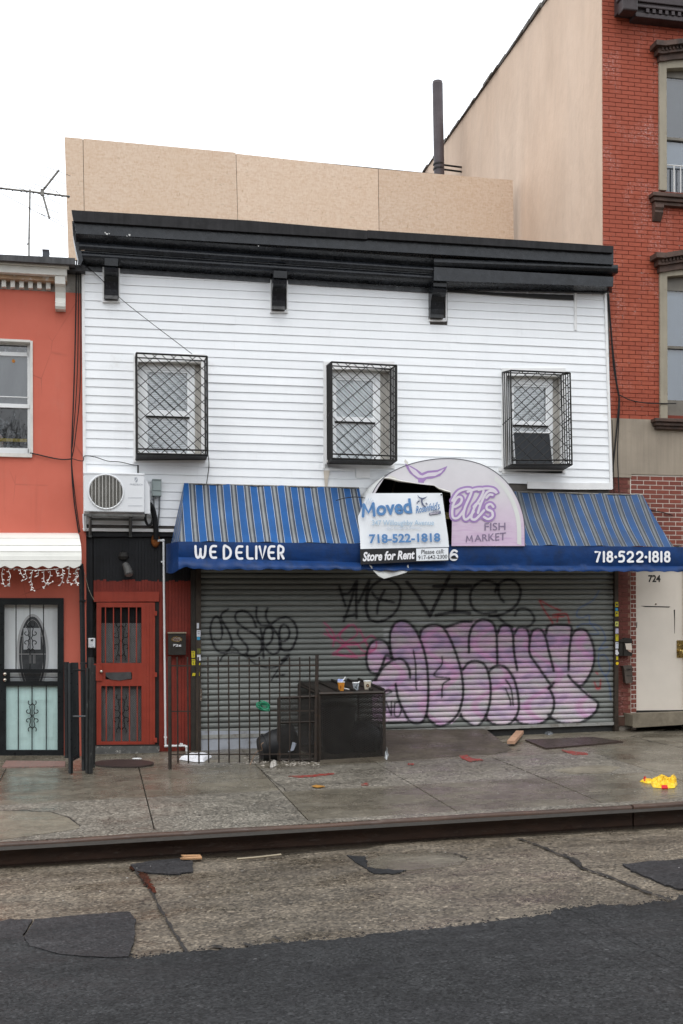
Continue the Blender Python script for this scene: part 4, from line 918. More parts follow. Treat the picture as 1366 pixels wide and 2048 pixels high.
mk('acrylic_sheet', MB().rect(11, 1370, 118, 1501, .02, .004), mat('pale mint acrylic', (.50, .68, .65), .25, .06, 3, streak=.08), fd)
idoor = mk('inner_door', MB().rect(-4, 1196, 128, 1514, .09, .05), M_MINT, fd)
mb = MB()
for x0, x1, y0, y1 in ((24, 58, 1416, 1478), (74, 110, 1416, 1478), (28, 104, 1395, 1404)):
    mb = MB()
    for i in range(3): mb.rect(x0 + 3 * i, y0 + 3 * i, x1 - 3 * i, y1 - 3 * i, .016 - .002 * (i % 2) - .001 * i, .003)
    mk('door_panel', mb, MATS['pale mint acrylic'], idoor)
def ell(cx, cy, rx_, ry_, n=40): return [(cx + rx_ * math.cos(2 * math.pi * i / n), cy + ry_ * math.sin(2 * math.pi * i / n)) for i in range(n)]
def ring(cx, cy, rx_, ry_, w, Y, d, mb):
    o = [P(x, y, Y) for x, y in ell(cx, cy, rx_, ry_)]; i_ = [P(x, y, Y) for x, y in ell(cx, cy, rx_ - w, ry_ - w)]; n = len(o)
    bo = [p + Vector((0, d, 0)) for p in o]; bi = [p + Vector((0, d, 0)) for p in i_]
    mb.add(o + i_ + bo + bi, [f for j in range(n) for f in ((j, (j + 1) % n, n + (j + 1) % n, n + j), (j, 2 * n + j, 2 * n + (j + 1) % n, (j + 1) % n), (n + j, n + (j + 1) % n, 3 * n + (j + 1) % n, 3 * n + j))]); return mb
mk('oval_frame', ring(65, 1308, 32, 80, 5, .076, .03, MB()), mat('pinkish oval frame', (.44, .45, .45), .5, .1), idoor, smooth=True)
mk('oval_glass', MB().pris(ell(65, 1308, 27.5, 75), .082, .004), mat('dark etched glass', (.07, .075, .078), .12, .25, 9), idoor)
mb = MB(); mb.rect(38, 1271.5, 92, 1272.6, .079, .002); mb.rect(37, 1307.5, 93, 1308.7, .079, .002)
for x in (58.5, 61, 67, 69.5): mb.rect(x, 1310, x + .8, 1327, .079, .002)
ring(65, 1308, 22.5, 69, .9, .079, .002, mb); mk('leaded_came', mb, mat('lead came', (.35, .35, .34), .4), idoor)
mk('paper_notice', MB().rect(47, 1256, 81, 1299, .0785, .002), mat('paper', (.45, .47, .48), .7, .05), idoor)
mk('doormat', MB().prism3([G(4, 1534, .012), G(130, 1532, .012), G(131, 1522, .012), G(12, 1521, .012)], (0, 0, -.03)), mat('pink speckled sill stone', (.22, .13, .11), .6, .2, 30, dirt=((.12, .1, .09), .5, .6, 40)), lh)
mk('step', MB().pris([(-40, 1512), (132, 1512), (134, 1526), (-40, 1527)], -.12, .2), M_SMOOTH, lh)
# white metal canopy over the door
M_CAN = mat('white enamel canopy', (.72, .72, .67), .4, .05, 4, rnd=.03, dirt=((.3, .27, .2), .66, .85, 8))
cv = [(1067, -.0), (1071, -.22), (1078, -.36), (1086, -.46), (1092, -.52), (1098, -.55), (1104, -.575), (1112, -.59), (1121, -.60), (1128, -.60)]
xe = [156, 157.5, 159.5, 161, 162, 162.5, 163, 163, 163, 163]
can = thing('door_canopy', 'white ribbed metal canopy with scalloped edge above the barred mint door', 'canopy', tuple(P(80, 1067, 0)))
for i in range(len(cv) - 1):
    (y0, Y0_), (y1, Y1_) = cv[i], cv[i + 1]
    A = [P(-200, y0, Y0_), P(xe[i], y0 + .6, Y0_), P(xe[i + 1], y1 + .6, Y1_), P(-200, y1, Y1_)]
    nn = (A[1] - A[0]).cross(A[3] - A[0]).normalized(); nn = nn if nn.y < 0 else -nn
    st_ = .004 + .006 * (i % 2)
    mk('canopy_slat', MB().hexa([p + nn * (st_ + .008) for p in A], [p - nn * .01 for p in A]), M_CAN, can)
pts = [(-200, 1127)] + [(163, 1127.6)] + [(160.5, 1134)]
sc_ = []
x = 160
while x > -200: sc_.append((x, 1134.2 + 2.2 * math.cos((x - 148) / 25.2 * 2 * math.pi))); x -= 2.1
mk('scalloped_edge', MB().pris([(-200, 1121), (163, 1121.5)] + sc_, -.614, .012), M_CAN, can)
mk('side_bracket', MB().prism3([P(157, 1068, -.01), P(161, 1090, -.48), P(162, 1130, -.59), P(157, 1130, -.01)], (.006, 0, 0)), M_CAN, can)
# downpipe beside the house
pp = [P(163, 1140, -.10), P(166, 1330, -.10), P(169, 1535, -.10)]
dp = thing('downpipe', 'black square downpipe at the right edge of the salmon wall', 'downpipe', tuple(pp[-1]))
mk('pipe', MB().tube([P(161.5, 1128, -.06)] + pp, .035, 4), M_DIRON, dp)
for y in (1200, 1325): mk('pipe_strap', MB().rect(158 + (y - 1140) * .012, y, 171 + (y - 1140) * .012, y + 3, -.15, .15), M_DIRON, dp)

# ================================================================== BRICK BUILDING (right)
XB0 = P(1206, 480, .03).x; YB = .05
zt_ = P(1206, -155, .03).z
bb = thing('brick_building', 'three storey red brick building with brownstone window hoods and tan side wall', 'building', (XB0 + 2.5, .05, G.z(XB0 + 2.5, 0)))
kk = NT('tan stucco')
a = kk.ramp(kk.noise(.5, 5, .6, kk.pos(1, 1, .6)), [(.3, (.60, .44, .325)), (.7, (.68, .52, .40))])
a = kk.mix(1, a, kk.ramp(kk.noise(1.6, 6, .65, kk.pos(1, 1.4, .35), .6), [(.3, g3(.90)), (.55, g3(1)), (.8, g3(1.05))]), 'MULTIPLY')
a = kk.mix(kk.ramp(kk.noise(1, 5, .6, kk.pos(3, 5, .35)), [(.55, g3(0)), (.8, g3(.35))]), a, (.53, .39, .29))
kk.col(a); kk.rough(.9); kk.bump(kk.noise(6, 6, .6, kk.pos(1, 1, .6)), .5, .03)
side_poly = [(YB + .004, G.z(XB0, 0) - .5), (10.1, G.z(XB0, 0) - .5), (10.1, zt_ + .05), (YB + .004, zt_)]
mk('side_wall', MB().prism3([Vector((XB0, y, z)) for y, z in side_poly], (.014, 0, 0)), kk.m, bb)
mb = MB(); y = .0
while y < 10.1:
    l = random.uniform(.25, .6); h0 = random.uniform(.04, .09); mb.hexa([(XB0 - random.uniform(.02, .07), y, zt_ + y * .005 - .02), (XB0 + .3, y, zt_ + y * .005 - .02), (XB0 + .3, y, zt_ + h0), (XB0 - .04, y, zt_ + h0)], [(XB0 - random.uniform(.01, .06), y + l - .01, zt_ + y * .005 - .02), (XB0 + .3, y + l - .01, zt_ + y * .005 - .02), (XB0 + .3, y + l - .01, zt_ + h0), (XB0 - .03, y + l - .01, zt_ + h0)]); y += l
mk('coping', mb, mat('tarry coping', (.10, .09, .08), .8, .4, 6, dirt=((.35, .33, .3), .55, .7, 7)), bb)
XB1 = XB0 + 6.5
# rubble edge where the stucco stops at the brick corner
mk('body', MB().box(XB0 + .0145, XB1, .33, 10, G.z(XB0, 0) - .5, zt_ - .1), M_SHEATH, bb)
kk = NT('red painted mortar')
nz = kk.ramp(kk.noise(9, 4, .7, kk.pos(1, 1, 2)), [(.63, g3(0)), (.67, g3(1))])
kk.col(kk.mix(nz, (.16, .030, .015), (.58, .48, .43))); kk.rough(.85); M_RMORT = kk.m
def brickmat(name, c0, c1, white):
    kk = NT(name)
    a = kk.mix(kk.rnd(), c0, c1); a = kk.mix(1, a, kk.ramp(kk.noise(20, 4, .7), [(.3, g3(.82)), (.7, g3(1.12))]), 'MULTIPLY')
    a = kk.mix(kk.ramp(kk.noise(1.1, 4, .6), [(.35, g3(.0)), (.7, g3(.3))]), a, tuple(v * .7 for v in c0))
    if white:
        m = kk.math('MULTIPLY', kk.ramp(kk.noise(1.3, 5, .65, kk.pos(1.3, 1, .8)), [(.50, g3(0)), (.62, g3(1))]), kk.ramp(kk.noise(26, 5, .75, kk.pos(1, 1, 1.6)), [(.50, g3(0)), (.64, g3(white))]))
        a = kk.mix(m, a, (.50, .30, .27))
    kk.col(a); kk.rough(.75); kk.bump(kk.noise(80, 3), .2, .004); return kk.m
M_BR1 = brickmat('red painted brick', (.31, .058, .026), (.38, .082, .037), .9)
M_BR2 = brickmat('dark red brick', (.15, .037, .024), (.24, .058, .034), 0)
M_BR3 = brickmat('dull red pier brick', (.13, .030, .019), (.17, .040, .027), .4)
M_LM = mat('pale lime mortar', (.66, .61, .54), .85, .1, 12)
def bx_(m):
    def mk_unit(name):
        mb = MB(); mb.box(0, 1, 0, 1, 0, 1); return mb
    return m
_bm = {}
BRICKS = []
def brick_grid(x0, x1, z0, z1, holes, m, L=.203, H=.0572, J=.0095, y=YB, org=None, proud=.010):
    ox, oz = org if org else (x0, z0); row = math.floor((z0 - oz) / (H + J)); 
    while oz + row * (H + J) < z1:
        zb = oz + row * (H + J); x = ox - (L + J) * (.5 if row % 2 else 0)
        if random.random() < .12 and row % 2 == 0: x -= (L + J) / 2 * 0
        while x < x1:
            a, b, c, d = max(x, x0), min(x + L, x1), max(zb, z0), min(zb + H, z1)
            if b - a > .03 and d - c > .02:
                seg = [(a, b)]
                for hx0, hx1, hz0, hz1 in holes:
                    if hz0 < (c + d) / 2 < hz1:
                        ns = []
                        for s0, s1 in seg:
                            if hx1 <= s0 or hx0 >= s1: ns.append((s0, s1))
                            else:
                                if hx0 - s0 > .025: ns.append((s0, hx0))
                                if s1 - hx1 > .025: ns.append((hx1, s1))
                        seg = ns
                for s0, s1 in seg: BRICKS.append((s0, s1, c, d, y - (.0045 if m is M_BR2 else proud) - random.uniform(-.0012, .0012), m))
            x += L + J
        row += 1
XV = P(1372, 600, 0).x + .35            # bricks drawn to just past the frame
def XY(px, py, Y=YB): p = P(px, py, Y); return p.x, p.z
zS1 = XY(1260, 838)[1]; zS0 = XY(1300, 948)[1]
W1 = (XY(1316, 250)[0], XY(1316, 250)[0] + 1.52, XY(1330, 383)[1], XY(1330, 105)[1]); W2_ = (W1[0] + .0, W1[1], zS1 - .02, XY(1330, 520)[1])
brick_grid(XB0 + .006, XB0 + 6.5, zS1, zt_ - .0, [(W1[0], W1[1], W1[2], W1[3]), (W2_[0], W2_[1], W2_[2], W2_[3])], M_BR1)
xl2 = XY(1262, 1000)[0]; xp2 = XY(1272, 1300)[0]; zD1 = XY(1300, 1140)[1]
brick_grid(xp2 + 1.03, XB0 + 6.5, G.z(xl2, 0) + .1, XY(1300, 1132)[1], [], M_BR2, H=.0585, J=.0115, org=(xl2, XY(1300, 1096)[1]))
brick_grid(xl2, XB0 + 6.5, XY(1300, 1132)[1], zS0 - .012, [], M_BR2, H=.0585, J=.0115, org=(xl2, XY(1300, 1096)[1]))
zp0 = G.z(xl2, 0) - .02; xp0 = XY(1237, 1300)[0]; xp1 = XY(1260.5, 1300)[0]; xp2 = XY(1272, 1300)[0]
zpt = XY(1245, 955)[1]
brick_grid(xp0 - .15, xp1, zp0 + .16, zpt, [], M_BR3, J=.007, y=YB + .004)
brick_grid(xp1 + .012, xp2, zp0 + .3, zD1 + .05, [], M_BR2, L=.095, H=.0585, J=.0115, y=YB)
BRICKS.sort(key=lambda b: (b[5] is M_BR1, b[3] > 99))
vis = lambda b: True
un = {}
for m in (M_BR1, M_BR2, M_BR3):
    mb = MB(); e = .004
    mb.hexa([(0, 0, 0), (1, 0, 0), (1, 0, 1), (0, 0, 1)], [(0, .03, 0), (1, .03, 0), (1, .03, 1), (0, .03, 1)])
    me = bpy.data.meshes.new('brick'); me.from_pydata(mb.v, [], mb.f); me.materials.append(m); un[m.name] = me
off = WL[bb.name]; rest = MB(); cnt = 0
pier_ = [b for b in BRICKS if b[5] is M_BR3]; low_ = [b for b in BRICKS if b[5] is M_BR2]; up_ = [b for b in BRICKS if b[5] is M_BR1]
inframe = lambda b: (cam.data is not None) and b[0] < XY(1366, 700)[0]
low_in = [b for b in low_ if inframe(b) and b[1] - b[0] > .05]; up_in = [b for b in up_ if inframe(b) and b[1] - b[0] > .15]; up_in.sort(key=lambda b: -b[2] * 0 + abs(b[2] - XY(1250, 650)[1]))
chosen = low_in + up_in[:299 - len(low_in) - 60] + [b for b in pier_ if b[1] - b[0] > .1][:60]
cs = set(id(b) for b in chosen[:299])
for b in BRICKS:
    s0, s1, c, d, y, m = b
    if id(b) in cs:
        o = bpy.data.objects.new('brick', un[m.name]); link(o, bb); o.location = (s0 - off.x, y - off.y, c - off.z); o.scale = (s1 - s0, 1, d - c)
        o.rotation_euler = (random.uniform(-.02, .02) * 0, random.uniform(-.004, .004), random.uniform(-.004, .004))
for m in (M_BR1, M_BR2, M_BR3):
    mb = MB()
    for b in BRICKS:
        if id(b) not in cs and b[5] is m: mb.box(b[0], b[1], b[4], b[4] + .03, b[2], b[3])
    if mb.v: mk('brickwork', mb, m, bb, kind='stuff')
def wallpieces(x0, x1, z0, z1, holes, m, name, y=YB, d=.25):
    mb = MB(); zs = sorted({z0, z1, *[h[2] for h in holes], *[h[3] for h in holes]})
    for a, b in zip(zs[:-1], zs[1:]):
        x = x0
        for h in sorted(holes):
            if h[2] <= a and h[3] >= b: mb.box(x, h[0], y, y + d, a, b); x = h[1]
        mb.box(x, x1, y, y + d, a, b)
    return mk(name, mb, m, bb)
HW1 = (W1[0] + .12, W1[1] - .12, W1[2] - .0, W1[3] - .2); HW2 = (W2_[0] + .12, W2_[1] - .12, W2_[2] + .1, W2_[3] - .2)
wallpieces(XB0 + .0142, XB1, zS1, zt_, [HW1, HW2], M_RMORT, 'mortar_wall')
DH = (xp2, xp2 + 1.02, G.z(xp2, 0) - .5, zD1 + .02)
wallpieces(xp1 + .006, XB1, G.z(XB0, 0) - .5, zS0 - .012, [DH], M_LM, 'mortar_wall'); mk('mortar_wall', MB().box(XB0 + .0142, xp1 + .006, YB + .002, YB + .25, G.z(XB0, 0) - .5, zpt), mat('brown mortar', (.25, .14, .10), .85, .2, 12), bb)
M_BAND = mat('grey tan render', (.325, .275, .215), .85, .12, 1.5, bump=.2, bs=30, streak=.12, dirt=((.2, .165, .13), .58, .8, 2.2))
mk('render_band', MB().box(XB0 + .004, XB1, YB - .02, YB + .2, zS0 - .012, zS1), M_BAND, bb)
mk('render_band', MB().box(XB0 + .004, xl2, YB - .018, YB + .2, zpt, zS0 - .0125), M_BAND, bb)
mk('cement_foot', MB().pris([(1238, 1432), (1268, 1428), (1272, 1454), (1238, 1464)], YB - .02, .1), mat('rough cement patch', (.26, .235, .20), .9, .25, 12, bump=.6, bs=25), bb)
for (x0, x1, y0, y1) in ((1238, 1249, 1434, 1450), (1257, 1270, 1433, 1451)): mk('foot_stone', MB().rect(x0, y0, x1, y1, YB - .04, .1), mat('brown foot stone', (.10, .055, .04), .8, .25, 9), bb, bevel=.01)
# windows of the brick building
M_STONE = mat('tan stone surround', (.31, .275, .21), .8, .1, 3, bump=.15, bs=40, streak=.1, dirt=((.2, .17, .13), .6, .8, 5))
M_BROWN = mat('brownstone', (.085, .052, .040), .65, .25, 7, bump=.3, bs=35, dirt=((.035, .027, .023), .48, .68, 5))
M_WFR = mat('brown window frame', (.16, .145, .12), .4, .15, 6)
M_PBLND = mat('white roller blind', (.50, .55, .62), .8, .04, 3)
def bwin(Wr, H, glass_top, meet, glass_bot, shades, label):
    x0, x1, z0, z1 = Wr; hx0, hx1, hz0, hz1 = H
    mb = MB(); mb.box(x0, hx0 + .005, YB - .05, YB + .25, z0, z1 - .05); mb.box(hx1 - .005, x1, YB - .05, YB + .25, z0, z1 - .05)
    xc = (x0 + x1) / 2; w = (hx1 - hx0) / 2
    arch = [Vector((hx0 + .005, YB - .05, z1 - .05))] + [Vector((hx0 + .005 + (hx1 - hx0 - .01) * i / 10, YB - .05, hz1 - .06 + .06 * math.sin(math.pi * i / 10))) for i in range(11)] + [Vector((hx1 - .005, YB - .05, z1 - .05))]
    mb.prism3(arch, (0, .3, 0)); w_ = mk('window', mb, M_STONE, bb, bevel=.006)
    Y = YB + .09; mb = MB(); zt2 = hz1; 
    mb.box(hx0, hx0 + .035, Y, Y + .06, hz0, zt2); mb.box(hx1 - .035, hx1, Y, Y + .06, hz0, zt2); mb.box(hx0 + .035, hx1 - .035, Y, Y + .06, glass_top, zt2); mb.box(hx0 + .035, hx1 - .035, Y, Y + .06, hz0, glass_bot); mb.box(hx0 + .035, hx1 - .035, Y - .01, Y + .05, meet - .02, meet + .02)
    mk('window_frame', mb, M_WFR, w_)
    for a, b, yy in ((meet + .02, glass_top, Y + .02), (glass_bot, meet - .02, Y + .035)):
        mk('pane', MB().add([(hx0 + .03, yy, a), (hx1 - .03, yy, a), (hx1 - .03, yy, b), (hx0 + .03, yy, b)], [(0, 1, 2, 3)]), M_GLASSD, w_)
    for a, b, m in shades: mk('shade', MB().box(hx0 + .02, hx1 - .02, Y + .09, Y + .1, a, b), m, w_)
    mk('room_back', MB().box(hx0, hx1, Y + .12, Y + .14, hz0, hz1), M_DARKR, w_)
    return w_
zz = lambda y: XY(1350, y)[1]
M_SH1 = mat('grey shade', (.16, .17, .19), .8, .15, 2)
wA = bwin(W1, HW1, zz(150), zz(273), zz(380), [(zz(273), zz(150), M_SH1), (zz(326), zz(274), M_PBLND), (zz(380), zz(327), mat('dim blue room', (.10, .12, .15), .8, .2, 5))], '')
wB = bwin(W2_, HW2, zz(578), zz(692), zz(798), [(zz(798), zz(578), M_PBLND)], '')
mb = MB(); gx = XY(1352, 350)[0]
mb.bar((gx, YB + .06, zz(382)), (gx, YB + .06, zz(327)), .018); mb.bar((gx - .12, YB + .06, zz(328)), (gx + 1, YB + .06, zz(328)), .016)
for i in range(1, 8): mb.bar((gx + i * .11, YB + .06, zz(382)), (gx + i * .11, YB + .06, zz(327)), .012)
mk('child_guard', mb, mat('white guard rail', (.7, .7, .68), .5), wA)
def hood(px0, ytop, ybot, xin, par):
    xc = (W1[0] + W1[1]) / 2; 
    x0 = XY(px0, ytop)[0]; zt2 = XY(px0 + 20, ytop)[1]; zb2 = XY(px0 + 20, ybot)[1]; H = zt2 - zb2; hw = xc - x0
    def arc(x, base): t = abs(x - xc) / hw; return base + .10 * max(0, 1 - (t / .82) ** 2) - (0 if t < .82 else .0)
    def band(f0, f1, yo, sh):
        mb = MB(); A = []; B = []
        n = 24
        for i in range(n + 1):
            x = xc - hw + sh + (2 * hw - 2 * sh) * i / n; A.append((arc(x, zb2 + H * f0), arc(x, zb2 + H * f1), x))
        for i in range(n):
            (a0, a1, x), (b0, b1, x2) = A[i], A[i + 1]
            mb.hexa([(x, yo, a0), (x2, yo, b0), (x2, yo, b1), (x, yo, a1)], [(x, YB + .02, a0), (x2, YB + .02, b0), (x2, YB + .02, b1), (x, YB + .02, a1)])
        return mb
    h_ = mk('window_hood', band(0, .36, YB - .10, .12), M_BROWN, par)
    o = mk('hood_moulding', band(.36, .72, YB - .17, .07), M_BROWN, h_) if False else None
    b1 = band(.36, .70, YB - .16, .07); b2 = band(.70, 1.0, YB - .24, 0)
    mk('hood_moulding', MB().add(b1.v, b1.f).add(b2.v, b2.f), M_BROWN, h_) 
    mb = MB()
    n = 26
    for i in range(n):
        x = xc - hw + .12 + (2 * hw - .24) * i / n; z = arc(x, zb2 + H * .52); mb.box(x, x + .03, YB - .185, YB - .15, z, z + .045)
    mk('hood_dentils', mb, M_BROWN, h_)
hood(1299, 96, 128, 0, wA); hood(1299, 515, 548, 0, wB)
def sill(px0, y0, y1, par, corbel):
    x0, z1_ = XY(px0, y0, YB - .15); z0_ = XY(px0, y1, YB - .15)[1]; xr = W1[0] + W1[1] - x0; H = z1_ - z0_
    mb = MB(); mb.box(x0, xr, YB - .18, YB + .1, z1_ - H * .35, z1_); mb.box(x0 + .03, xr - .03, YB - .14, YB + .02, z1_ - H * .7, z1_ - H * .35); mb.box(x0 + .06, xr - .06, YB - .10, YB + .02, z0_, z1_ - H * .7)
    s_ = mk('window_sill', mb, M_BROWN, par, bevel=.008)
    if corbel:
        for xx in (x0 + .06, xr - .2):
            pr = [(-.13, 0), (-.13, .2), (-.10, .35), (-.11, .5), (-.07, .75), (-.03, 1)]; hh = .23
            A = [Vector((xx, YB + y, z0_ - hh * t)) for y, t in pr] + [Vector((xx, YB + .02, z0_ - hh)), Vector((xx, YB + .02, z0_))]
            mk('corbel', MB().prism3(A, (.14, 0, 0)), M_BROWN, s_)
sill(1305, 384, 406, wA, True); sill(1309, 836, 856, wB, False)
# roof cornice of the brick building
M_DBR = mat('dark brown cornice paint', (.045, .035, .036), .45, .25, 5)
zc0 = XY(1240, 40)[1]
mb = MB(); cx0 = XY(1228, 20)[0]
mb.box(cx0, XB1, YB - .18, YB + .03, zc0 + .03, zt_ + .1); cc_ = mk('roof_cornice', mb, M_DBR, bb)
mb = MB(); mb.box(cx0 + .25, XB1, YB - .22, YB + .02, zc0 - .04, zc0 + .03); mb.box(cx0 + .25, XB1, YB - .24, YB - .18, zc0 + .1, zc0 + .14); mb.box(cx0 + .3, cx0 + 1.3, YB - .215, YB - .18, zc0 + .2, zc0 + .5); mk('cornice_moulding', mb, M_DBR, cc_, bevel=.01)
mb = MB(); mb.box(cx0 - .02, cx0 + .22, YB - .38, YB - .18, zc0 - .04, zc0 + .7); mb.box(cx0 - .05, cx0 + .25, YB - .42, YB - .16, zc0 + .15, zc0 + .22); mk('cornice_bracket', mb, M_DBR, cc_, bevel=.02)
for i in range(12): mk('cornice_dentil', MB().box(cx0 + .42 + i * .105, cx0 + .47 + i * .105, YB - .24, YB - .18, zc0 + .032, zc0 + .09), M_DBR, cc_)
mk('roof_deck', MB().box(XB0 + .0146, XB1, .06, 10, zt_ - .12, zt_ - .05), M_MEM, bb)
# white door 724
M_WD = mat('off white door paint', (.66, .60, .52), .5, .04, 2.5, dirt=((.4, .33, .26), .7, .9, 4))
dr = mk('door', MB().pris([(1271, 1138), (1365.5, 1138), (1366.5, 1420.5), (1271, 1421.5)], YB + .03, .05), M_WD, bb, label='plain off white steel door numbered 724')
mk('door_backing', MB().box(DH[0], DH[1], YB + .1, YB + .2, DH[2], DH[3]), M_DARKR, dr)
text('724', [(1296.5, 1150), (1321, 1150), (1321, 1164.5), (1296.5, 1164.5)], YB + .027, M_IRON, dr, bold=.03)
mb = MB(); mb.pris([(1281, 1211.6), (1341, 1213), (1338, 1215), (1290, 1214)], YB + .028, .002); mb.pris([(1347.5, 1220), (1350, 1219), (1350, 1245), (1349.5, 1267), (1348.8, 1267), (1348.6, 1240)], YB + .028, .002); mb.pris([(1273, 1245), (1274.5, 1244), (1274, 1256), (1272.5, 1256)], YB + .028, .002)
mk('scratch', mb, M_IRON, dr)
mk('peephole', MB().pris(ell(1312, 1208, 1.6, 1.6, 10), YB + .02, .01), M_NICK, dr)
M_BRASS = mat('worn brass', (.45, .33, .12), .3, .2, 12, metal=1, dirt=((.10, .08, .05), .5, .65, 14))
lk = mk('lock_plate', MB().rect(1354, 1281, 1367, 1315, YB + .02, .02), M_BRASS, dr, bevel=.003)
mb = MB(); c_ = P(1361, 1302, YB - .03); mb.ball(c_, .024, 12, 8); mb.tube([c_ + Vector((0, .06, 0)), c_], .012, 8); c_ = P(1359, 1291, YB + .01); mb.ball(c_, .012, 8, 6); mk('knob', mb, M_BRASS, lk, smooth=True)
mb = MB(); mb.tube([P(1365, 1300, YB - .02), P(1367, 1310, YB - .04), P(1366, 1319, YB - .04)], .008, 6); mk('lever', mb, M_BRASS, lk)
mk('door_frame', MB().box(P(1366.5, 1300, YB + .03).x, DH[1], YB - .005, YB + .12, DH[2], DH[3]), M_WD, bb)
mk('threshold', MB().pris([(1271, 1421), (1368, 1420), (1368, 1424), (1271, 1425)], YB + .02, .05), M_IRON, bb)
mk('step', MB().pris([(1267, 1429), (1420, 1424), (1420, 1446), (1267, 1454)], -.30, .5), mat('mossy concrete step', (.20, .17, .125), .7, .15, 6, dirt=((.10, .085, .06), .45, .75, 5)), bb, bevel=.012)

# ================================================================== ON THE ROOFS
kk = NT('oriented strand board')
fl = kk.vor(9, kk.pos(1.6, 1, 5), out=1); b1 = kk.n('ShaderNodeRGBToBW'); kk.l(fl, b1.inputs[0])
fl2 = kk.vor(13, kk.pos(4, 1, 1.8), out=1); b2 = kk.n('ShaderNodeRGBToBW'); kk.l(fl2, b2.inputs[0])
a = kk.mix(.5, kk.ramp(b1.outputs[0], [(.15, (.58, .42, .30)), (.5, (.66, .515, .395)), (.9, (.71, .58, .46))]), kk.ramp(b2.outputs[0], [(.15, (.59, .43, .31)), (.5, (.66, .515, .395)), (.9, (.70, .57, .45))]))
a = kk.mix(kk.ramp(b1.outputs[0], [(.90, g3(0)), (.93, g3(.35))]), a, (.28, .19, .11)); a = kk.mix(kk.ramp(b2.outputs[0], [(.05, g3(.3)), (.08, g3(0))]), a, (.30, .20, .12))
a = kk.mix(kk.ramp(kk.noise(.5, 4, .6), [(.4, g3(0)), (.75, g3(.35))]), a, (.63, .46, .31))
a = kk.mix(1, a, kk.ramp(kk.rnd(), [(0, (.92, .90, .88)), (1, (1.04, 1.03, 1.02))]), 'MULTIPLY')
a = kk.mix(kk.ramp(kk.noise(1, 5, .7, kk.pos(2.2, 1, .35)), [(.58, g3(0)), (.8, g3(.3))]), a, (.46, .33, .23))
kk.col(a); kk.rough(.8); M_OSB = kk.m
YO = 3.7
hd = thing('rooftop_hoarding', 'tan strand board hoarding standing along the roof above the black cornice', 'hoarding', tuple(P(580, 480, YO)))
hp = [(129, 274, 137, 520), (166, 277, 170, 520), (472, 306.5, 478, 520), (756.5, 338, 759, 520), (1026, 360.5, 1029, 540)]
for i in range(4):
    a_, b_ = hp[i], hp[i + 1]; g_ = .5
    dzp = (0, 0, 2.0, 0)[i]
    mk('board_panel', MB().pris([(a_[0] + g_, a_[1] + dzp * .3), (b_[0] - g_, b_[1] - (1.5 if i == 1 else 0)), (b_[2] - g_, b_[3]), (a_[2] + g_, a_[3])], YO + .004 * (i % 2), .018), M_OSB, hd)
mk('batten', MB().pris([(131, 276), (1025, 362), (1027, 540), (138, 520)], YO + .025, .05), mat('joint batten', (.06, .05, .04), .8), hd)
a_, b_ = P(129, 274, YO), P(137, 520, YO)
mk('return_panel', MB().prism3([a_ + Vector((0, .02, 0)), b_ + Vector((0, .02, 0)), Vector((b_.x - .02, YO + 3, b_.z)), Vector((a_.x - .02, YO + 3, a_.z))], (.018, 0, 0)), M_OSB, hd)
YP = 7.2
M_PIPE = mat('brown flue pipe', (.085, .07, .075), .5, .2, 3, streak=.2)
ft, fb_ = P(875, 163, YP), P(878.5, 352, YP); rr_ = (P(886, 250, YP).x - P(866, 250, YP).x) / 2
ZB_ = ROOFZ + .05; fb2 = ft + (fb_ - ft) * ((ZB_ - ft.z) / (fb_.z - ft.z))
vp = thing('flue_pipe', 'tall brown flue pipe strapped to the tan side wall behind the strand board', 'flue', tuple(fb2))
mk('pipe', MB().tube([fb2, fb_, ft + (fb_ - ft) * .03], rr_, 20), M_PIPE, vp, smooth=True)
mk('pipe_cap', MB().tube([ft + (fb_ - ft) * .03, ft], [rr_ * 1.02, rr_ * .92], 20), M_PIPE, vp, smooth=True)
for y in (329, 338):
    q_ = P(877, y, YP); mk('strap', MB().tube([q_ + Vector((0, 0, .015)), q_ - Vector((0, 0, .015))], rr_ * 1.06, 20), M_IRON, vp); mk('strap_arm', MB().bar(q_ + Vector((rr_, 0, 0)), Vector((XB0 + .01, q_.y + .05, q_.z)), .03), M_IRON, vp)
vc = thing('roof_stack', 'small slate grey square stack on the roof of the salmon house', 'roof vent', (P(92, 512, 1.2).x, 1.3, LROOF - .03))
mk('stack', MB().box(P(85, 512, 1.2).x, P(98, 512, 1.2).x, 1.2, 1.4, LROOF - .03, P(92, 501, 1.2).z), mat('slate grey metal', (.06, .065, .075), .6, .2, 8), vc); mk('stack_cap', MB().box(P(84.5, 512, 1.2).x, P(98.5, 512, 1.2).x, 1.19, 1.41, P(92, 501, 1.2).z, P(92, 499, 1.2).z), M_PIPE, vc)
YA_ = 2.2
M_ALU = mat('weathered aluminium', (.22, .21, .19), .5, .3, 12, metal=.5, dirt=((.06, .055, .05), .5, .65, 9))
q = lambda x, y, d=0: P(x, y, YA_ + d)
mz = Vector((q(57.5, 512).x, YA_, LROOF - .03))
an = thing('tv_antenna', 'old aluminium television antenna on a thin mast above the salmon house', 'antenna', tuple(mz))
mk('mast', MB().tube([mz, q(58, 480), q(60, 379)], .016, 6), M_ALU, an); mk('boom', MB().tube([q(-60, 369), q(-20, 374), q(60, 383), q(140, 393)], .016, 6), M_ALU, an)
mk('arm', MB().tube([q(84, 383), q(118, 340)], .018, 6), M_ALU, an); mk('arm', MB().tube([q(85, 388), q(99, 437)], .018, 6), M_ALU, an); mk('clamp', MB().box(q(81, 380).x, q(88, 380).x, YA_ - .03, YA_ + .03, q(84, 391).z, q(84, 379).z), M_ALU, an)
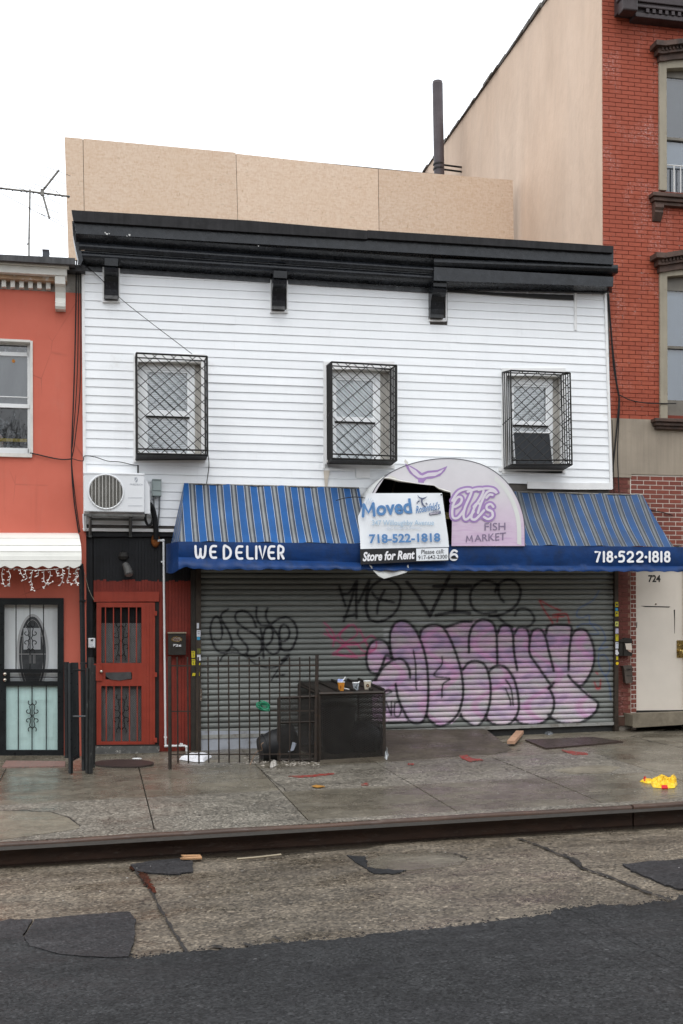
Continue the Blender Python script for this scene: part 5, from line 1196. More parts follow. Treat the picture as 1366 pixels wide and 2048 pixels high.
for a_, b_ in (((91, 333), (141, 352)), ((79, 350), (131, 368)), ((66, 367), (116, 384)), ((82, 391), (121, 408)), ((69, 408), (118, 426)), ((74, 425), (123, 443)), ((0, 385), (131, 455)), ((5, 367), (100, 394)), ((48, 370), (72, 378)), ((112, 383), (128, 394))):
    mk('element', MB().tube([q(*a_, -.2), q(*b_, .2)], .0045, 4), M_ALU, an)
for i in range(12):
    x = -15 + i * 13.5 + random.uniform(-3, 3); mk('insulator', MB().tube([q(x, 374 + x * .125 + .8), q(x + 2, 379 + x * .125)], .011, 5), M_IRON, an)
mb = MB(); mb.tube([q(54, 489), q(59, 486)], .012, 5); mk('mast_clip', mb, M_IRON, an); mk('lead_wire', MB().tube([q(88, 430), q(83, 470), q(78, 513)], .003, 4), M_IRON, an)
# ================================================================== THE OTHER SIDE OF THE STREET (behind the camera; it is what the windows reflect and what shades the foot of the fronts)
YOP = -25.5
M_OPW = [mat('far brown brick', (.16, .075, .05), .85, .2, 3), mat('far tan brick', (.26, .19, .13), .85, .2, 3), mat('far red brick', (.20, .06, .04), .85, .2, 3), mat('far grey render', (.28, .27, .26), .85, .2, 3)]
M_OPG = mat('far dark glazing', (.03, .035, .04), .1, .2, 2, spec=.5)
hx = [(-38, 8.5, 8.4, 0, 'brown brick'), (-29.4, 7.2, 8.7, 1, 'tan brick'), (-22.1, 7.5, 7.9, 2, 'red brick'), (-14.5, 7.0, 8.3, 3, 'grey rendered'), (-7.4, 7.6, 7.8, 0, 'narrow brown brick'), (.3, 7.2, 8.2, 2, 'taller red brick'), (7.6, 7.4, 7.9, 1, 'low tan brick'), (15.1, 7.0, 8.3, 3, 'pale grey rendered'), (22.2, 8, 8.2, 0, 'wide brown brick'), (30.3, 8, 8.6, 2, 'end red brick'), (-58, 19.5, 8.6, 1, 'long tan brick'), (-80, 21.5, 8.2, 0, 'farthest brown brick'), (39, 19.5, 8.4, 3, 'long grey rendered'), (59, 22, 8.8, 2, 'farthest red brick')]
for i, (x, w, h, mi, nm) in enumerate(hx):
    z0 = SA + SB * x - .3
    t = thing('row_house', nm + ' row house across the street, seen only in window reflections', 'building', (x + w / 2, YOP, z0), 'row houses across the street')
    mk('wall', MB().box(x, x + w, YOP - 9, YOP, z0 - 1, z0 + h), M_OPW[mi], t)
    mk('cornice', MB().box(x + .05, x + w - .05, YOP, YOP + .4, z0 + h - .5, z0 + h), M_DBR, t)
    for r in range(3):
        for c in range(3):
            xa_ = x + w * (c + .5) / 3 - .5; za_ = z0 + .9 + r * (h - 1.2) / 3
            mk('window', MB().box(xa_, xa_ + 1.0, YOP - .1, YOP + .02, za_, za_ + 1.7), M_OPG, t)
def tree(label, x, y, h, seed):
    r_ = random.Random(seed); z0 = Rd.z(x, YK) + .1; t = thing('street_tree', label, 'tree', (x, y, z0), 'bare trees across the street'); tr = MB(); br = MB()
    tr.tube([(x, y, z0), (x + .05, y, z0 + h * .2), (x, y + .05, z0 + h * .4)], [.16, .13, .11], 8)
    def grow(p, d, l, r, k):
        q = p + d * l; br.tube([p, p.lerp(q, .5) + Vector((r_.uniform(-.1, .1), r_.uniform(-.1, .1), r_.uniform(-.05, .1))) * l, q], [r, r * .8, r * .6], 4, False)
        if k:
            for _ in range(3 if k > 1 else 4): grow(p.lerp(q, r_.uniform(.6, 1)), (d + Vector((r_.uniform(-.8, .8), r_.uniform(-.8, .8), r_.uniform(-.2, .6)))).normalized(), l * r_.uniform(.55, .8), r * .55, k - 1)
    for i in range(6): grow(Vector((x, y + .05, z0 + h * (.3 + .02 * i))), Vector((r_.uniform(-.8, .8), r_.uniform(-.8, .8), 1)).normalized(), h * .22, .07, 4)
    mb_ = mat('bare bark', (.05, .04, .033), .9, .3, 8); mk('trunk', tr, mb_, t); mk('branches', br, mb_, t)
tree('bare street tree across the road reflected in the salmon house window', -3.0, -20.6, 11.0, 3)
tree('smaller bare street tree across the road toward the brick building', 9.5, -20.8, 7.5, 8)
# ================================================================== SHOP AWNING
YF = -.80
XS0 = P(1180, 1093, YF).x
kk = NT('striped awning canvas')
sx = kk.n('ShaderNodeSeparateXYZ'); kk.l(kk.geo.outputs['Position'], sx.inputs[0])
PER = .1955
fr_ = kk.math('FRACT', kk.math('DIVIDE', kk.math('SUBTRACT', sx.outputs[0], XS0 - 40 * PER), PER))
BL_, WHT_, NAV, BEI = (.018, .100, .30), (.52, .55, .58), (.014, .030, .070), (.275, .29, .295)
a = kk.ramp(fr_, [(.0, WHT_), (.022, WHT_), (.03, BL_), (.53, BL_), (.538, WHT_), (.56, WHT_), (.57, NAV), (.665, (.085, .095, .11)), (.745, BEI), (.80, BEI), (.885, (.085, .095, .11)), (.985, NAV), (1, NAV)])
a = kk.mix(1, a, kk.ramp(kk.noise(2.2, 6, .65), [(.3, g3(.72)), (.65, g3(1.02))]), 'MULTIPLY')
grime = kk.math('MULTIPLY', kk.ramp(kk.math('MULTIPLY', sx.outputs[0], .12), [(.3, g3(.10)), (.8, g3(.72))]), kk.ramp(kk.noise(1.6, 5, .65), [(.3, g3(.35)), (.7, g3(1))]))
a = kk.mix(grime, a, (.062, .07, .078))
a = kk.mix(kk.ramp(kk.noise(1, 5, .7, kk.pos(9, 1, 3)), [(.6, g3(0)), (.8, g3(.45))]), a, (.05, .06, .08))
kk.b.inputs['Specular IOR Level'].default_value = .12; kk.col(a); kk.rough(.55); kk.bump(kk.noise(140, 2), .1, .002); M_CANV = kk.m
kk = NT('blue valance canvas')
a = kk.ramp(kk.noise(1.8, 5, .65), [(.3, (.005, .026, .10)), (.7, (.009, .045, .165))])
a = kk.mix(kk.ramp(kk.noise(5, 6, .7, kk.pos(1.2, 1, .8)), [(.48, g3(0)), (.76, g3(.75))]), a, (.014, .022, .038))
kk.b.inputs['Specular IOR Level'].default_value = .18; kk.col(a); kk.rough(.42); kk.bump(kk.noise(3, 4, .6, kk.pos(1, 1, 2)), .25, .03); M_VAL = kk.m
aw = thing('shop_awning', 'long blue striped shop awning with torn arched sign over the graffiti shutter', 'awning', tuple(P(850, 1130, YF)))
YWA = -.065
XA0, XA1 = P(741, 1090, YF).x, P(1047, 1090, YF).x
def slope(tl, tr, bl, br, name):
    mb = MB()
    def f(u, v):
        t = tl.lerp(tr, u); b = bl.lerp(br, u); p = t.lerp(b, v)
        sag = .022 * math.sin(v * math.pi) * (1 + .7 * math.sin(p.x * 4.1 + 1)) + .009 * math.sin(p.x * 9 + v * 3) + .004 * math.sin(p.x * 23 - v * 5)
        return p + Vector((0, sag * .7, -sag))
    mb.grid(f, 40, 8); return mk(name, mb, M_CANV, aw, smooth=True)
tl, bl = P(368, 967.5, YWA), P(359, 1083, YF); trr, brr = P(1285, 990, YWA), P(1348, 1094, YF)
lz = lambda p, q_, x: p.lerp(q_, (x - p.x) / (q_.x - p.x))
slope(tl, lz(tl, trr, XA0 - .0), bl, lz(bl, brr, XA0), 'canopy'); slope(lz(tl, trr, XA1), trr, lz(bl, brr, XA1), brr, 'canopy')
mb = MB(); sideb = P(342, 1087, YWA); mb.grid(lambda u, v: (tl.lerp(bl, v)).lerp(tl.lerp(sideb, v), u), 4, 8)
kk = NT('striped side canvas'); sy = kk.n('ShaderNodeSeparateXYZ'); kk.l(kk.geo.outputs['Position'], sy.inputs[0])
f2 = kk.math('FRACT', kk.math('DIVIDE', sy.outputs[1], .17)); kk.col(kk.mix(1, kk.ramp(f2, [(.0, WHT_), (.05, WHT_), (.07, BL_), (.50, BL_), (.53, WHT_), (.57, NAV), (.78, BEI), (.98, NAV), (1, NAV)]), kk.ramp(kk.noise(4, 5), [(.3, g3(.75)), (.7, g3(1))]), 'MULTIPLY')); kk.rough(.55)
mk('side_canopy', mb, kk.m, aw)
mb = MB(); mb.tube([tl, lz(tl, trr, XA0)], .012, 6); mb.tube([lz(tl, trr, XA1), trr], .012, 6); mk('wall_rail', mb, M_ALU, aw)
# valance: stiff band with a loose scalloped skirt
v0, v1 = 357, 1400
def vtop(x): return 1083 + (x - 357) * 11 / 990
def vfold(x): return (1114 + (x - 357) * .030) if x < 725 else 1130 + (x - 725) * .0035
def vbot(x):
    if x < 735: return 1139.5 - 2.6 * math.sin((x - 357) / 378 * math.pi) * .2 + 1.2 * math.sin(x * .09) + .9 * math.sin(x * .23 + 1) - (6 * math.exp(-((x - 372) / 14) ** 2))
    return 1142 + (x - 735) * .004 + 1.2 * abs(math.sin((x - 735) * math.pi / 27)) * -1.6
def vf(u, v):
    x = v0 + (v1 - v0) * u
    if v < .6:
        t = v / .6; y = vtop(x) * (1 - t) + vfold(x) * t; Y = YF - .01 * math.sin(t * math.pi) + .006 * math.sin(x * .05)
    else:
        t = (v - .6) / .4; y = vfold(x) * (1 - t) + vbot(x) * t
        fl = (.13 if x < 725 else .055); Y = YF - fl * math.sin(t * math.pi * .55) + (.018 * math.sin(x * .07) + .012 * math.sin(x * .19)) * t
    return P(x, y, Y)
mb = MB(); mb.grid(vf, 260, 15)
def vs_(u, v): # left return
    t = u; a_ = vf(0, v); b_ = P(332, 1088 + 57 * v, YWA); p = a_.lerp(b_, t); return p + Vector((0, 0, -.03 * math.sin(t * 3.14) * (v > .6)))
mb2 = MB(); mb2.grid(vs_, 8, 15)
mk('valance', mb, M_VAL, aw, smooth=True); mk('valance_return', mb2, M_VAL, aw, smooth=True)
mb = MB()
for y, Y in ((1098, YF + .03),): mb.tube([P(360, 1090, Y), P(1395, 1100, Y)], .016, 6)
for x in (362, 560, 740, 900, 1045, 1200, 1360): 
    a_ = P(x, 1092, YF + .03); mb.tube([a_, Vector((a_.x, -.05, a_.z))], .014, 6)
for x in (560, 1200): a_ = P(x, 1092, YF + .03); mb.tube([a_, Vector((a_.x, -.05, a_.z + .75))], .012, 6)
mk('frame_tube', mb, mat('galvanised awning frame', (.16, .16, .15), .5, .2, 8, metal=.4), aw)
# letters: rounded strokes
GL = {'W': [[(0, 1), (.03, .4), (.10, .10), (.22, 0), (.36, .06), (.46, .28), (.50, .75)], [(.50, .45), (.54, .18), (.66, .0), (.82, .03), (.92, .2), (.97, .5), (1, 1)]],
      'E': [[(1, 1), (.40, 1), (.12, .84), (0, .5), (.12, .16), (.40, 0), (1, 0)], [(.05, .5), (.85, .5)]], 'D': [[(0, 0), (0, 1), (.40, 1), (.82, .82), (1, .5), (.82, .18), (.40, 0), (0, 0)]],
      'L': [[(0, 1), (0, .3), (.1, .06), (.32, 0), (1, 0)]], 'I': [[(.5, 1), (.5, 0)]], 'V': [[(0, 1), (.5, 0), (1, 1)]], 'R': [[(0, 0), (0, 1), (.55, 1), (.88, .92), (.97, .74), (.86, .55), (.55, .46), (.35, .46)], [(.42, .46), (1, 0)]],
      '7': [[(0, 1), (1, 1), (.35, 0)]], '1': [[(.5, 1), (.5, 0)]], '5': [[(1, 1), (.15, 1), (.08, .56), (.5, .64), (.86, .54), (1, .32), (.86, .08), (.5, 0), (0, 0)]], '2': [[(.02, .80), (.18, .95), (.5, 1), (.84, .92), (.97, .70), (.84, .48), (.35, .22), (.05, 0), (1, 0)]],
      '8': [[(.5, .54), (.2, .6), (.08, .77), (.2, .95), (.5, 1), (.8, .95), (.92, .77), (.8, .6), (.5, .54)], [(.5, .54), (.14, .46), (0, .27), (.14, .06), (.5, 0), (.86, .06), (1, .27), (.86, .46), (.5, .54)]], '6': [[(.95, .9), (.7, 1), (.4, .98), (.1, .7), (0, .35), (.12, .08), (.5, 0), (.86, .08), (1, .3), (.88, .52), (.5, .6), (.12, .48)]]}
M_LET = mat('white vinyl letters', (.82, .83, .86), .5, .03, 10)
LZ = [0]
def glyph(mb, ch, x0, x1, y0, y1, w, Y, dy=0.0):
    for s_ in GL[ch]:
        q_ = [(x0 + (x1 - x0) * a_, y1 - (y1 - y0) * b_) for a_, b_ in s_]
        if len(q_) > 3 and ch not in '7VI': q_ = [(p.x, p.y) for p in smoothpts([Vector((a_, b_, 0)) for a_, b_ in q_], 4)]
        LZ[0] += 1; mb.ribbon(q_, w, Y - .0006 * (LZ[0] % 7))
mb = MB()
for ch, a_, b_ in (('W', 391, 411), ('E', 420.5, 432)): glyph(mb, ch, a_, b_, 1092.3, 1115.2, 4.6, YF - .022)
mk('lettering', mb, M_LET, aw); mb = MB()
for ch, a_, b_ in (('D', 448, 461.5), ('E', 472.5, 484.5), ('L', 494.5, 505), ('I', 512, 513), ('V', 519, 531), ('E', 537, 548.5), ('R', 557, 567)): glyph(mb, ch, a_, b_, 1093, 1117, 4.6, YF - .022)
mk('lettering', mb, M_LET, aw); mb = MB()
for ch, a_, b_ in (('7', 1191, 1200), ('1', 1206.5, 1209), ('8', 1215, 1224.5), ('5', 1238.5, 1248), ('2', 1255, 1266), ('2', 1274, 1285), ('1', 1298.5, 1300.5), ('8', 1306, 1316), ('1', 1321.5, 1324), ('8', 1330, 1339)): glyph(mb, ch, a_, b_, 1104, 1123, 4.3, YF - .022)
for x in (1231.5, 1292): mb.pris(ell(x, 1114, 2.9, 2.9, 12), YF - .024, .001)
mk('lettering', mb, M_LET, aw); mb = MB(); glyph(mb, '6', 901, 914, 1101, 1119.5, 4.4, YF - .022); mk('lettering', mb, M_LET, aw)
mk('torn_hole', MB().pris([(901, 1115), (906, 1112), (911, 1114), (917, 1116), (913, 1117.5), (904, 1117.5)], YF - .028, .002), M_IRON, aw)
# arched sign face, torn open on its left half
YS = YF - .035
kk = NT('printed arch sign'); sp_ = kk.n('ShaderNodeSeparateXYZ'); kk.l(kk.geo.outputs['Position'], sp_.inputs[0])
zt0, zb0 = P(900, 920, YS).z, P(900, 1092, YS).z
hz = kk.n('ShaderNodeMapRange'); hz.inputs[1].default_value = zb0; hz.inputs[2].default_value = zt0; kk.l(sp_.outputs[2], hz.inputs[0])
wv = kk.noise(1, 4, .65, kk.pos(3, 1, 26), .6)
a = kk.ramp(hz.outputs[0], [(0, (.62, .47, .62)), (.22, (.63, .51, .63)), (.42, (.62, .53, .62)), (.62, (.66, .63, .66)), (1, (.67, .66, .68))])
sea = kk.math('MULTIPLY', kk.ramp(wv, [(.45, g3(0)), (.7, g3(.55))]), kk.ramp(hz.outputs[0], [(.0, g3(1)), (.30, g3(.8)), (.38, g3(.0))]))
a = kk.mix(sea, a, (.46, .26, .48)); a = kk.mix(1, a, kk.ramp(kk.noise(3, 5, .6), [(.3, g3(.93)), (.7, g3(1.03))]), 'MULTIPLY')
kk.col(a); kk.rough(.5); M_ARCH = kk.m
M_ARCHW = mat('sign vinyl border', (.66, .67, .65), .5, .04, 4)
outer = [(1050, 1092), (1048.5, 1045), (1040, 1010), (1024, 978), (1000, 951), (968, 931), (930, 920), (890, 917), (850, 921), (812, 931), (780, 946), (759, 964), (746, 985), (740, 1010), (736, 1050), (735, 1092)]
osm = [(p.x, p.y) for p in smoothpts([Vector((a_, b_, 0)) for a_, b_ in outer], 5)]
tear = [(744, 1092), (744, 1030), (749, 990), (756, 976), (768, 957), (780, 959), (800, 964), (822, 966), (845, 968.5), (868, 971), (878, 979), (888, 983), (901, 986), (902, 1000), (904, 1040), (903, 1092)]
mk('sign_face', MB().sheet([P(x, y, YS) for x, y in osm + tear]), M_ARCH, aw, label='torn grey and lilac arched sign panel')
mb = MB(); n = len(osm); A = [P(x, y, YS) for x, y in osm]; B = [Vector((p.x, YWA, p.z)) for p in A]
mb.add(A + B, [(i, i + 1, n + i + 1, n + i) for i in range(n - 1)]); mk('arch_hood', mb, M_ARCHW, aw, smooth=True)
mk('edge_piping', MB().tube([P(x, y, YS) for x, y in osm], .006, 5), mat('dark piping', (.07, .07, .09), .5), aw)
def inset(f): cx, cy = 892, 1050; return [(cx + (x - cx) * f, cy + (y - cy) * f + 0) for x, y in osm]
i1 = [p for p in inset(.955) if p[0] > 985]; i2 = [p for p in inset(.90) if p[0] > 985]
mk('sign_border', MB().sheet([P(x, min(y, 1091), YS - .002) for x, y in i1 + i2[::-1]]), M_ARCHW, aw)
M_LIL = mat('lilac print', (.36, .23, .48), .5, .06, 6); M_LIL2 = mat('grey lilac print', (.23, .18, .27), .5, .06, 6); M_PAPR = mat('pale print', (.68, .63, .70), .5, .04, 6)
A30 = lambda pts: [(730 + x / 4.139, 900 + y / 4.139) for x, y in pts]
mk('tail_print', MB().sheet([P(x, y, YS - .003) for x, y in A30([(330, 112), (385, 135), (430, 160), (470, 190), (520, 172), (600, 165), (640, 150), (683, 132), (660, 175), (620, 215), (560, 235), (510, 240), (488, 262), (487, 272), (440, 268), (440, 245), (405, 220), (370, 190), (345, 150)])]), M_LIL, aw)
mk('tail_print', MB().sheet([P(x, y, YS - .005) for x, y in A30([(358, 130), (420, 168), (455, 205), (475, 212), (520, 190), (600, 182), (655, 155), (630, 188), (580, 215), (520, 220), (478, 232), (440, 228), (400, 200), (372, 165)])]), M_PAPR, aw)
scr = [[(725, 460), (745, 470), (790, 440), (800, 400), (770, 390), (735, 440), (722, 510), (730, 560), (770, 560), (820, 500)], [(722, 420), (770, 350), (830, 325), (880, 330), (870, 380), (830, 470), (815, 540), (830, 575), (860, 560), (900, 510)], [(850, 345), (930, 322), (980, 330), (960, 390), (905, 480), (880, 560), (910, 575), (950, 540), (985, 500)], [(900, 470), (930, 440), (955, 450)],
       [(940, 330), (1000, 318), (1060, 325), (1090, 355), (1060, 340), (1010, 350), (965, 430), (935, 520)], [(1005, 395), (1030, 370), (1055, 372)], [(1062, 470), (1040, 448), (1010, 460), (1010, 490), (1050, 510), (1055, 550), (1020, 572), (985, 555)]]
m1, m2, m3 = MB(), MB(), MB()
for i, s_ in enumerate(scr):
    q_ = [(p.x, p.y) for p in smoothpts([Vector((a_, b_, 0)) for a_, b_ in A30(s_)], 5)]
    q_ = [p for p in q_ if p[0] > 902]
    if len(q_) < 3: continue
    m1.ribbon(q_, 12.5, YS - .003 - .0004 * i); m2.ribbon(q_, 4.8, YS - .0075 - .0004 * i)
mk('script_lettering', m1, M_LIL, aw); mk('script_lettering', m2, M_PAPR, aw)
mb = MB()
for i, s_ in enumerate(([(932.5, 1084), (934, 1072)], [(934, 1072), (939, 1081), (943.5, 1071)], [(943.5, 1071), (945.5, 1083)])): mb.ribbon(s_, 2, YS - .006 - .003 * i)
mk('lettering', mb, M_LIL2, aw)
for s_, q_ in (('FISH', [(969, 1046), (1011, 1045), (1011, 1060), (969, 1061)]), ('ARKET', [(948.5, 1070), (1012, 1064.5), (1011.5, 1080), (949, 1083.5)])):
    text(s_, [(x, y) for x, y in q_], YS - .006, M_LIL2, aw, bold=.008)
# curled lips of the tear, inside of the hood
mb = MB(); lip = tear[4:13]
def lf(u, v):
    i = min(int(u * (len(lip) - 1)), len(lip) - 2); t = u * (len(lip) - 1) - i; x = lip[i][0] * (1 - t) + lip[i + 1][0] * t; y = lip[i][1] * (1 - t) + lip[i + 1][1] * t
    w = (3 + 2.5 * math.sin(u * 9)) ; return P(x, y - w * .8 * v + .5, YS - .004 - .035 * math.sin(v * 2.4))
mb.grid(lf, 30, 4); mb.sheet([P(x, y, YS - .03) for x, y in ((779, 950), (790, 954), (799, 962), (797, 963), (776, 957))]); mb.sheet([P(x, y, YS - .006) for x, y in ((810, 918), (817, 925), (815, 930), (808, 924))])
mk('torn_lip', mb, mat('white vinyl back', (.66, .65, .60), .6, .08, 9), aw, smooth=True)
mk('hood_lining', MB().pris([(742, 1100), (742, 985), (770, 950), (850, 924), (930, 924), (1000, 955), (1040, 1015), (1045, 1100)], -.12, .02), mat('black hood lining', (.008, .008, .009), .9, .2), aw)
mb = MB()
for a_, b_ in (((782, 1000), (790, 962)), ((853, 990), (862, 968)), ((745, 988), (905, 990)), ((888, 985), (892, 1095))): mb.tube([P(*a_, -.35), P(*b_, -.35)], .012, 6)
mk('frame_tube', mb, mat('dark bronze tube', (.05, .04, .025), .5), aw)
mk('lamp_tube', MB().tube([P(830, 1031, -.25), P(910, 1031, -.25)], .05, 12), mat('yellowed lamp tube', (.75, .62, .27), .4, .05), aw, smooth=True)

# banner and rent sign hung over the torn arch
YB1 = YS - .05
M_BAN = mat('white banner vinyl', (.80, .83, .86), .4, .03, 5)
bn = thing('moved_banner', 'white banner reading Moved with an avenue address and telephone number', 'banner', tuple(P(810, 1095, YB1)))
Lb = smoothpts([Vector((734, 986.5, 0)), Vector((722, 1020, 0)), Vector((716, 1036, 0)), Vector((719, 1060, 0)), Vector((721, 1098, 0))], 5); Rb = [(884, 986), (888, 1015), (892, 1045), (896, 1072), (898, 1094)]
def bf(u, v):
    i = v * (len(Lb) - 1); j = min(int(i), len(Lb) - 2); t = i - j; l = Lb[j].lerp(Lb[j + 1], t)
    i = v * 4; j = min(int(i), 3); t = i - j; r = Vector((*Rb[j], 0)).lerp(Vector((*Rb[j + 1], 0)), t)
    y = l.y * (1 - u) + r.y * u; 
    return P(l.x + (r.x - l.x) * u, y, YB1 + .10 * max(0, .12 - u) ** 1 * 3 * math.sin(v * 3.14) - .01 * math.sin(u * 3.1) * math.sin(v * 5))
mb = MB(); mb.grid(bf, 28, 20); mk('banner_sheet', mb, M_BAN, bn, smooth=True)
YT = YB1 - .022
M_B1 = mat('mid blue print', (.10, .235, .47), .5, .12, 12); M_B2 = mat('pale blue print', (.42, .56, .69), .5, .05, 9); M_B3 = mat('faint blue print', (.54, .61, .70), .5, .05, 9); M_NVY = mat('grey navy print', (.13, .15, .23), .5, .1, 9)
text('We', [(731, 997), (747, 995), (747, 1008), (731, 1010)], YT, M_B3, bn, shear=.3)
mb = MB()
for i, s_ in enumerate(([(726, 1032.5), (727.5, 1009)], [(727.5, 1009), (737, 1025), (746.5, 1007)], [(746.5, 1007), (748.5, 1031)])): mb.ribbon(s_, 5.6, YT - .003 * i)
mk('lettering', mb, M_B1, bn); text('oved', [(752.5, 1002), (821, 996.5), (825, 1027), (753, 1032)], YT, M_B1, bn, bold=.03)
text('347 Willoughby Avenue', [(744, 1040), (868, 1040), (868, 1053.5), (744, 1054)], YT, M_B2, bn, bold=.008)
text('(bet. Franklin & Skillman)', [(774, 1053), (842.5, 1053), (842.5, 1059.5), (774, 1060.5)], YT, M_B3, bn)
text('718-522-1818', [(738, 1068.5), (880, 1066), (881, 1083.5), (739, 1087)], YT, M_B1, bn, bold=.03)
text("Rosenfeld's", [(830.5, 1012), (878, 1003), (881, 1018), (832, 1027)], YT, M_B1, bn, shear=.35, bold=.01)
text('FISH', [(866, 1019.5), (877, 1017.5), (877.5, 1021.5), (866.5, 1023.5)], YT, M_NVY, bn, bold=.02); 
mk('logo_plate', MB().pris([(858, 1026), (881, 1021.5), (882, 1027), (858.5, 1030.5)], YT + .004, .002), M_NVY, bn); text('MARKET', [(860, 1026.3), (879, 1022.8), (879.5, 1026.3), (860.5, 1029.6)], YT, M_PAPR, bn, bold=.01)
S6 = lambda pts: [(700 + x / 6.209, 960 + y / 6.209) for x, y in pts]
mk('logo_tail', MB().sheet([P(x, y, YT) for x, y in S6([(835, 185), (870, 215), (905, 222), (960, 205), (935, 230), (905, 245), (900, 270), (920, 310), (945, 330), (925, 340), (895, 310), (880, 270), (882, 240), (850, 215)])]), M_NVY, bn)
mb = MB()
for c_ in ((845, 268), (858, 262), (835, 285), (945, 290), (955, 300)): mb.sheet([P(x, y, YT) for x, y in ell(700 + c_[0] / 6.209, 960 + c_[1] / 6.209, 1.3, 1.9, 8)])
mk('logo_splash', mb, M_NVY, bn)
mb = MB(); mb.rect(721, 1095.6, 897.5, 1096.4, YT, .001); 
mk('grommet', MB().ball(P(882.5, 989.5, YT), .012, 8, 6), M_IRON, bn)
rs = thing('rent_sign', 'black and white strip sign reading Store for Rent below the white banner', 'sign', tuple(P(810, 1127, YB1)))
mk('board', MB().pris([(720, 1098.5), (833, 1096), (833, 1123.5), (721.5, 1129)], YB1 - .005, .01), mat('black sign vinyl', (.022, .022, .025), .45, .15), rs)
mk('board', MB().pris([(833, 1096), (897.5, 1094.5), (897.5, 1122), (833, 1123.5)], YB1 - .0055, .01), mat('black sign border', (.03, .03, .033), .45, .15), rs)
mk('phone_panel', MB().pris([(832.5, 1097.2), (896.5, 1095.5), (896.5, 1120.2), (833, 1121.8)], YB1 - .009, .003), M_BAN, rs)
M_LET2 = mat('white print', (.80, .80, .82), .5, .02)
text('Store for Rent', [(725, 1104), (829, 1100), (830, 1118), (725.5, 1123)], YB1 - .010, M_LET2, rs, bold=.035, shear=.25)
M_INK = mat('black print', (.03, .03, .04), .5, .1)
text('Please call:', [(842, 1099.5), (888, 1098), (888.5, 1106.5), (842.5, 1108.5)], YB1 - .013, M_INK, rs, shear=.12, bold=.004)
text('917-642-2300', [(836.5, 1111), (894.5, 1109), (894.5, 1117), (837, 1119)], YB1 - .013, M_INK, rs, bold=.004)
mb = MB(); FL = [(738, 1130), (748, 1143), (757, 1152), (768, 1157.5), (780, 1154.5), (800, 1149), (813, 1145), (818, 1140), (817, 1130)]
def flf(u, v):
    i = u * 8; j = min(int(i), 7); t = i - j; x = FL[j][0] * (1 - t) + FL[j + 1][0] * t; y = FL[j][1] * (1 - t) + FL[j + 1][1] * t
    return P((740 + 76 * u) * (1 - v) + x * v, 1129 * (1 - v) + y * v, YF + .05 - .09 * math.sin(v * 1.7))
mb.grid(flf, 24, 8)
fl_ = tag(mk('vinyl_flap', mb, M_ARCHW, smooth=True), 'loose white vinyl flap hanging below the awning under the banner', 'vinyl flap')

# ================================================================== EQUIPMENT ON THE WALL
M_ACW = mat('white enamel casing', (.70, .715, .73), .4, .03, 4)
ac = thing('air_conditioner', 'white outdoor air conditioning unit with round fan grille bracketed on the clapboards', 'air conditioner', tuple(P(228, 1028, -.40)))
a_, b_ = P(167.5, 946, -.42), P(289, 1025, -.42)
mk('casing', MB().box(a_.x, b_.x, -.42, -.10, b_.z, a_.z), M_ACW, ac, bevel=.012)
mk('top_lid', MB().box(a_.x - .008, b_.x + .004, -.428, -.095, a_.z - .012, a_.z + .012), M_ACW, ac, bevel=.006)
s0, s1 = P(289.5, 958, -.33), P(299.5, 1027, -.33); mk('valve_cover', MB().prism3([Vector((s0.x, -.36, s0.z)), Vector((s0.x + .02, -.36, s0.z - .02)), Vector((s1.x, -.36, s0.z - .1)), Vector((s1.x, -.36, s1.z)), Vector((s0.x, -.36, s1.z))], (0, .22, 0)), M_ACW, ac, bevel=.008)
fc = P(212, 983.5, -.42); R_ = P(247, 983, -.42).x - fc.x
mb = MB(); 
mb.tube([(fc.x + R_ * math.cos(t), -.425, fc.z + R_ * math.sin(t)) for t in [i * 2 * math.pi / 40 for i in range(41)]], .013, 6); mk('fan_ring', mb, M_ACW, ac, smooth=True)
mk('fan_recess', MB().prism3([Vector((fc.x + R_ * math.cos(t), -.4225, fc.z + R_ * math.sin(t))) for t in [i * 2 * math.pi / 40 for i in range(40)]], (0, .002, 0)), mat('dark fan recess', (.075, .072, .065), .8, .1, 20), ac)
mb = MB()
for i in range(-4, 5):
    x = i * R_ / 5.0; h = math.sqrt(max(0, R_ * R_ - x * x)); mb.box(fc.x + x - .0045, fc.x + x + .0045, -.437, -.428, fc.z - h, fc.z + h)
mk('fan_grille', mb, mat('grey grille wire', (.50, .49, .46), .5), ac); mb = MB()
for i in range(-18, 19):
    z = i * R_ / 19; h = math.sqrt(max(0, R_ * R_ - z * z)); mb.box(fc.x - h, fc.x + h, -.430, -.426, fc.z + z - .0016, fc.z + z + .0016)
mk('fan_wire', mb, mat('grey thin wire', (.34, .33, .30), .6), ac)
M_GLG = mat('grey logo print', (.33, .35, .38), .5)
mb = MB(); S7 = lambda pts: [(150 + x / 6.209, 920 + y / 6.209) for x, y in pts]
mb.pris(S7([(740, 215), (775, 215), (740, 262)]), -.423, .001); mb.pris(S7([(777, 225), (777, 262), (760, 280), (748, 272)]), -.423, .001); mk('emblem', mb, M_GLG, ac)
text('FRIEDRICH', [(260, 967), (285.5, 967.5), (285.5, 971), (260, 970.5)], -.423, M_GLG, ac)
mb = MB(); mb.rect(256, 995.3, 285, 996, -.4225, .001); mb.rect(256, 1011.3, 285, 1012, -.4225, .001); mk('panel_crease', mb, M_GLG, ac)
mb = MB()
for x in (180, 262): 
    p = P(x, 1034, -.38); mb.box(p.x - .02, p.x + .02, -.44, -.03, p.z, p.z + .04); mb.bar((p.x, -.40, p.z), (p.x, -.05, p.z - .22), .03); mb.box(p.x - .02, p.x + .02, -.06, -.03, p.z - .25, p.z + .04)
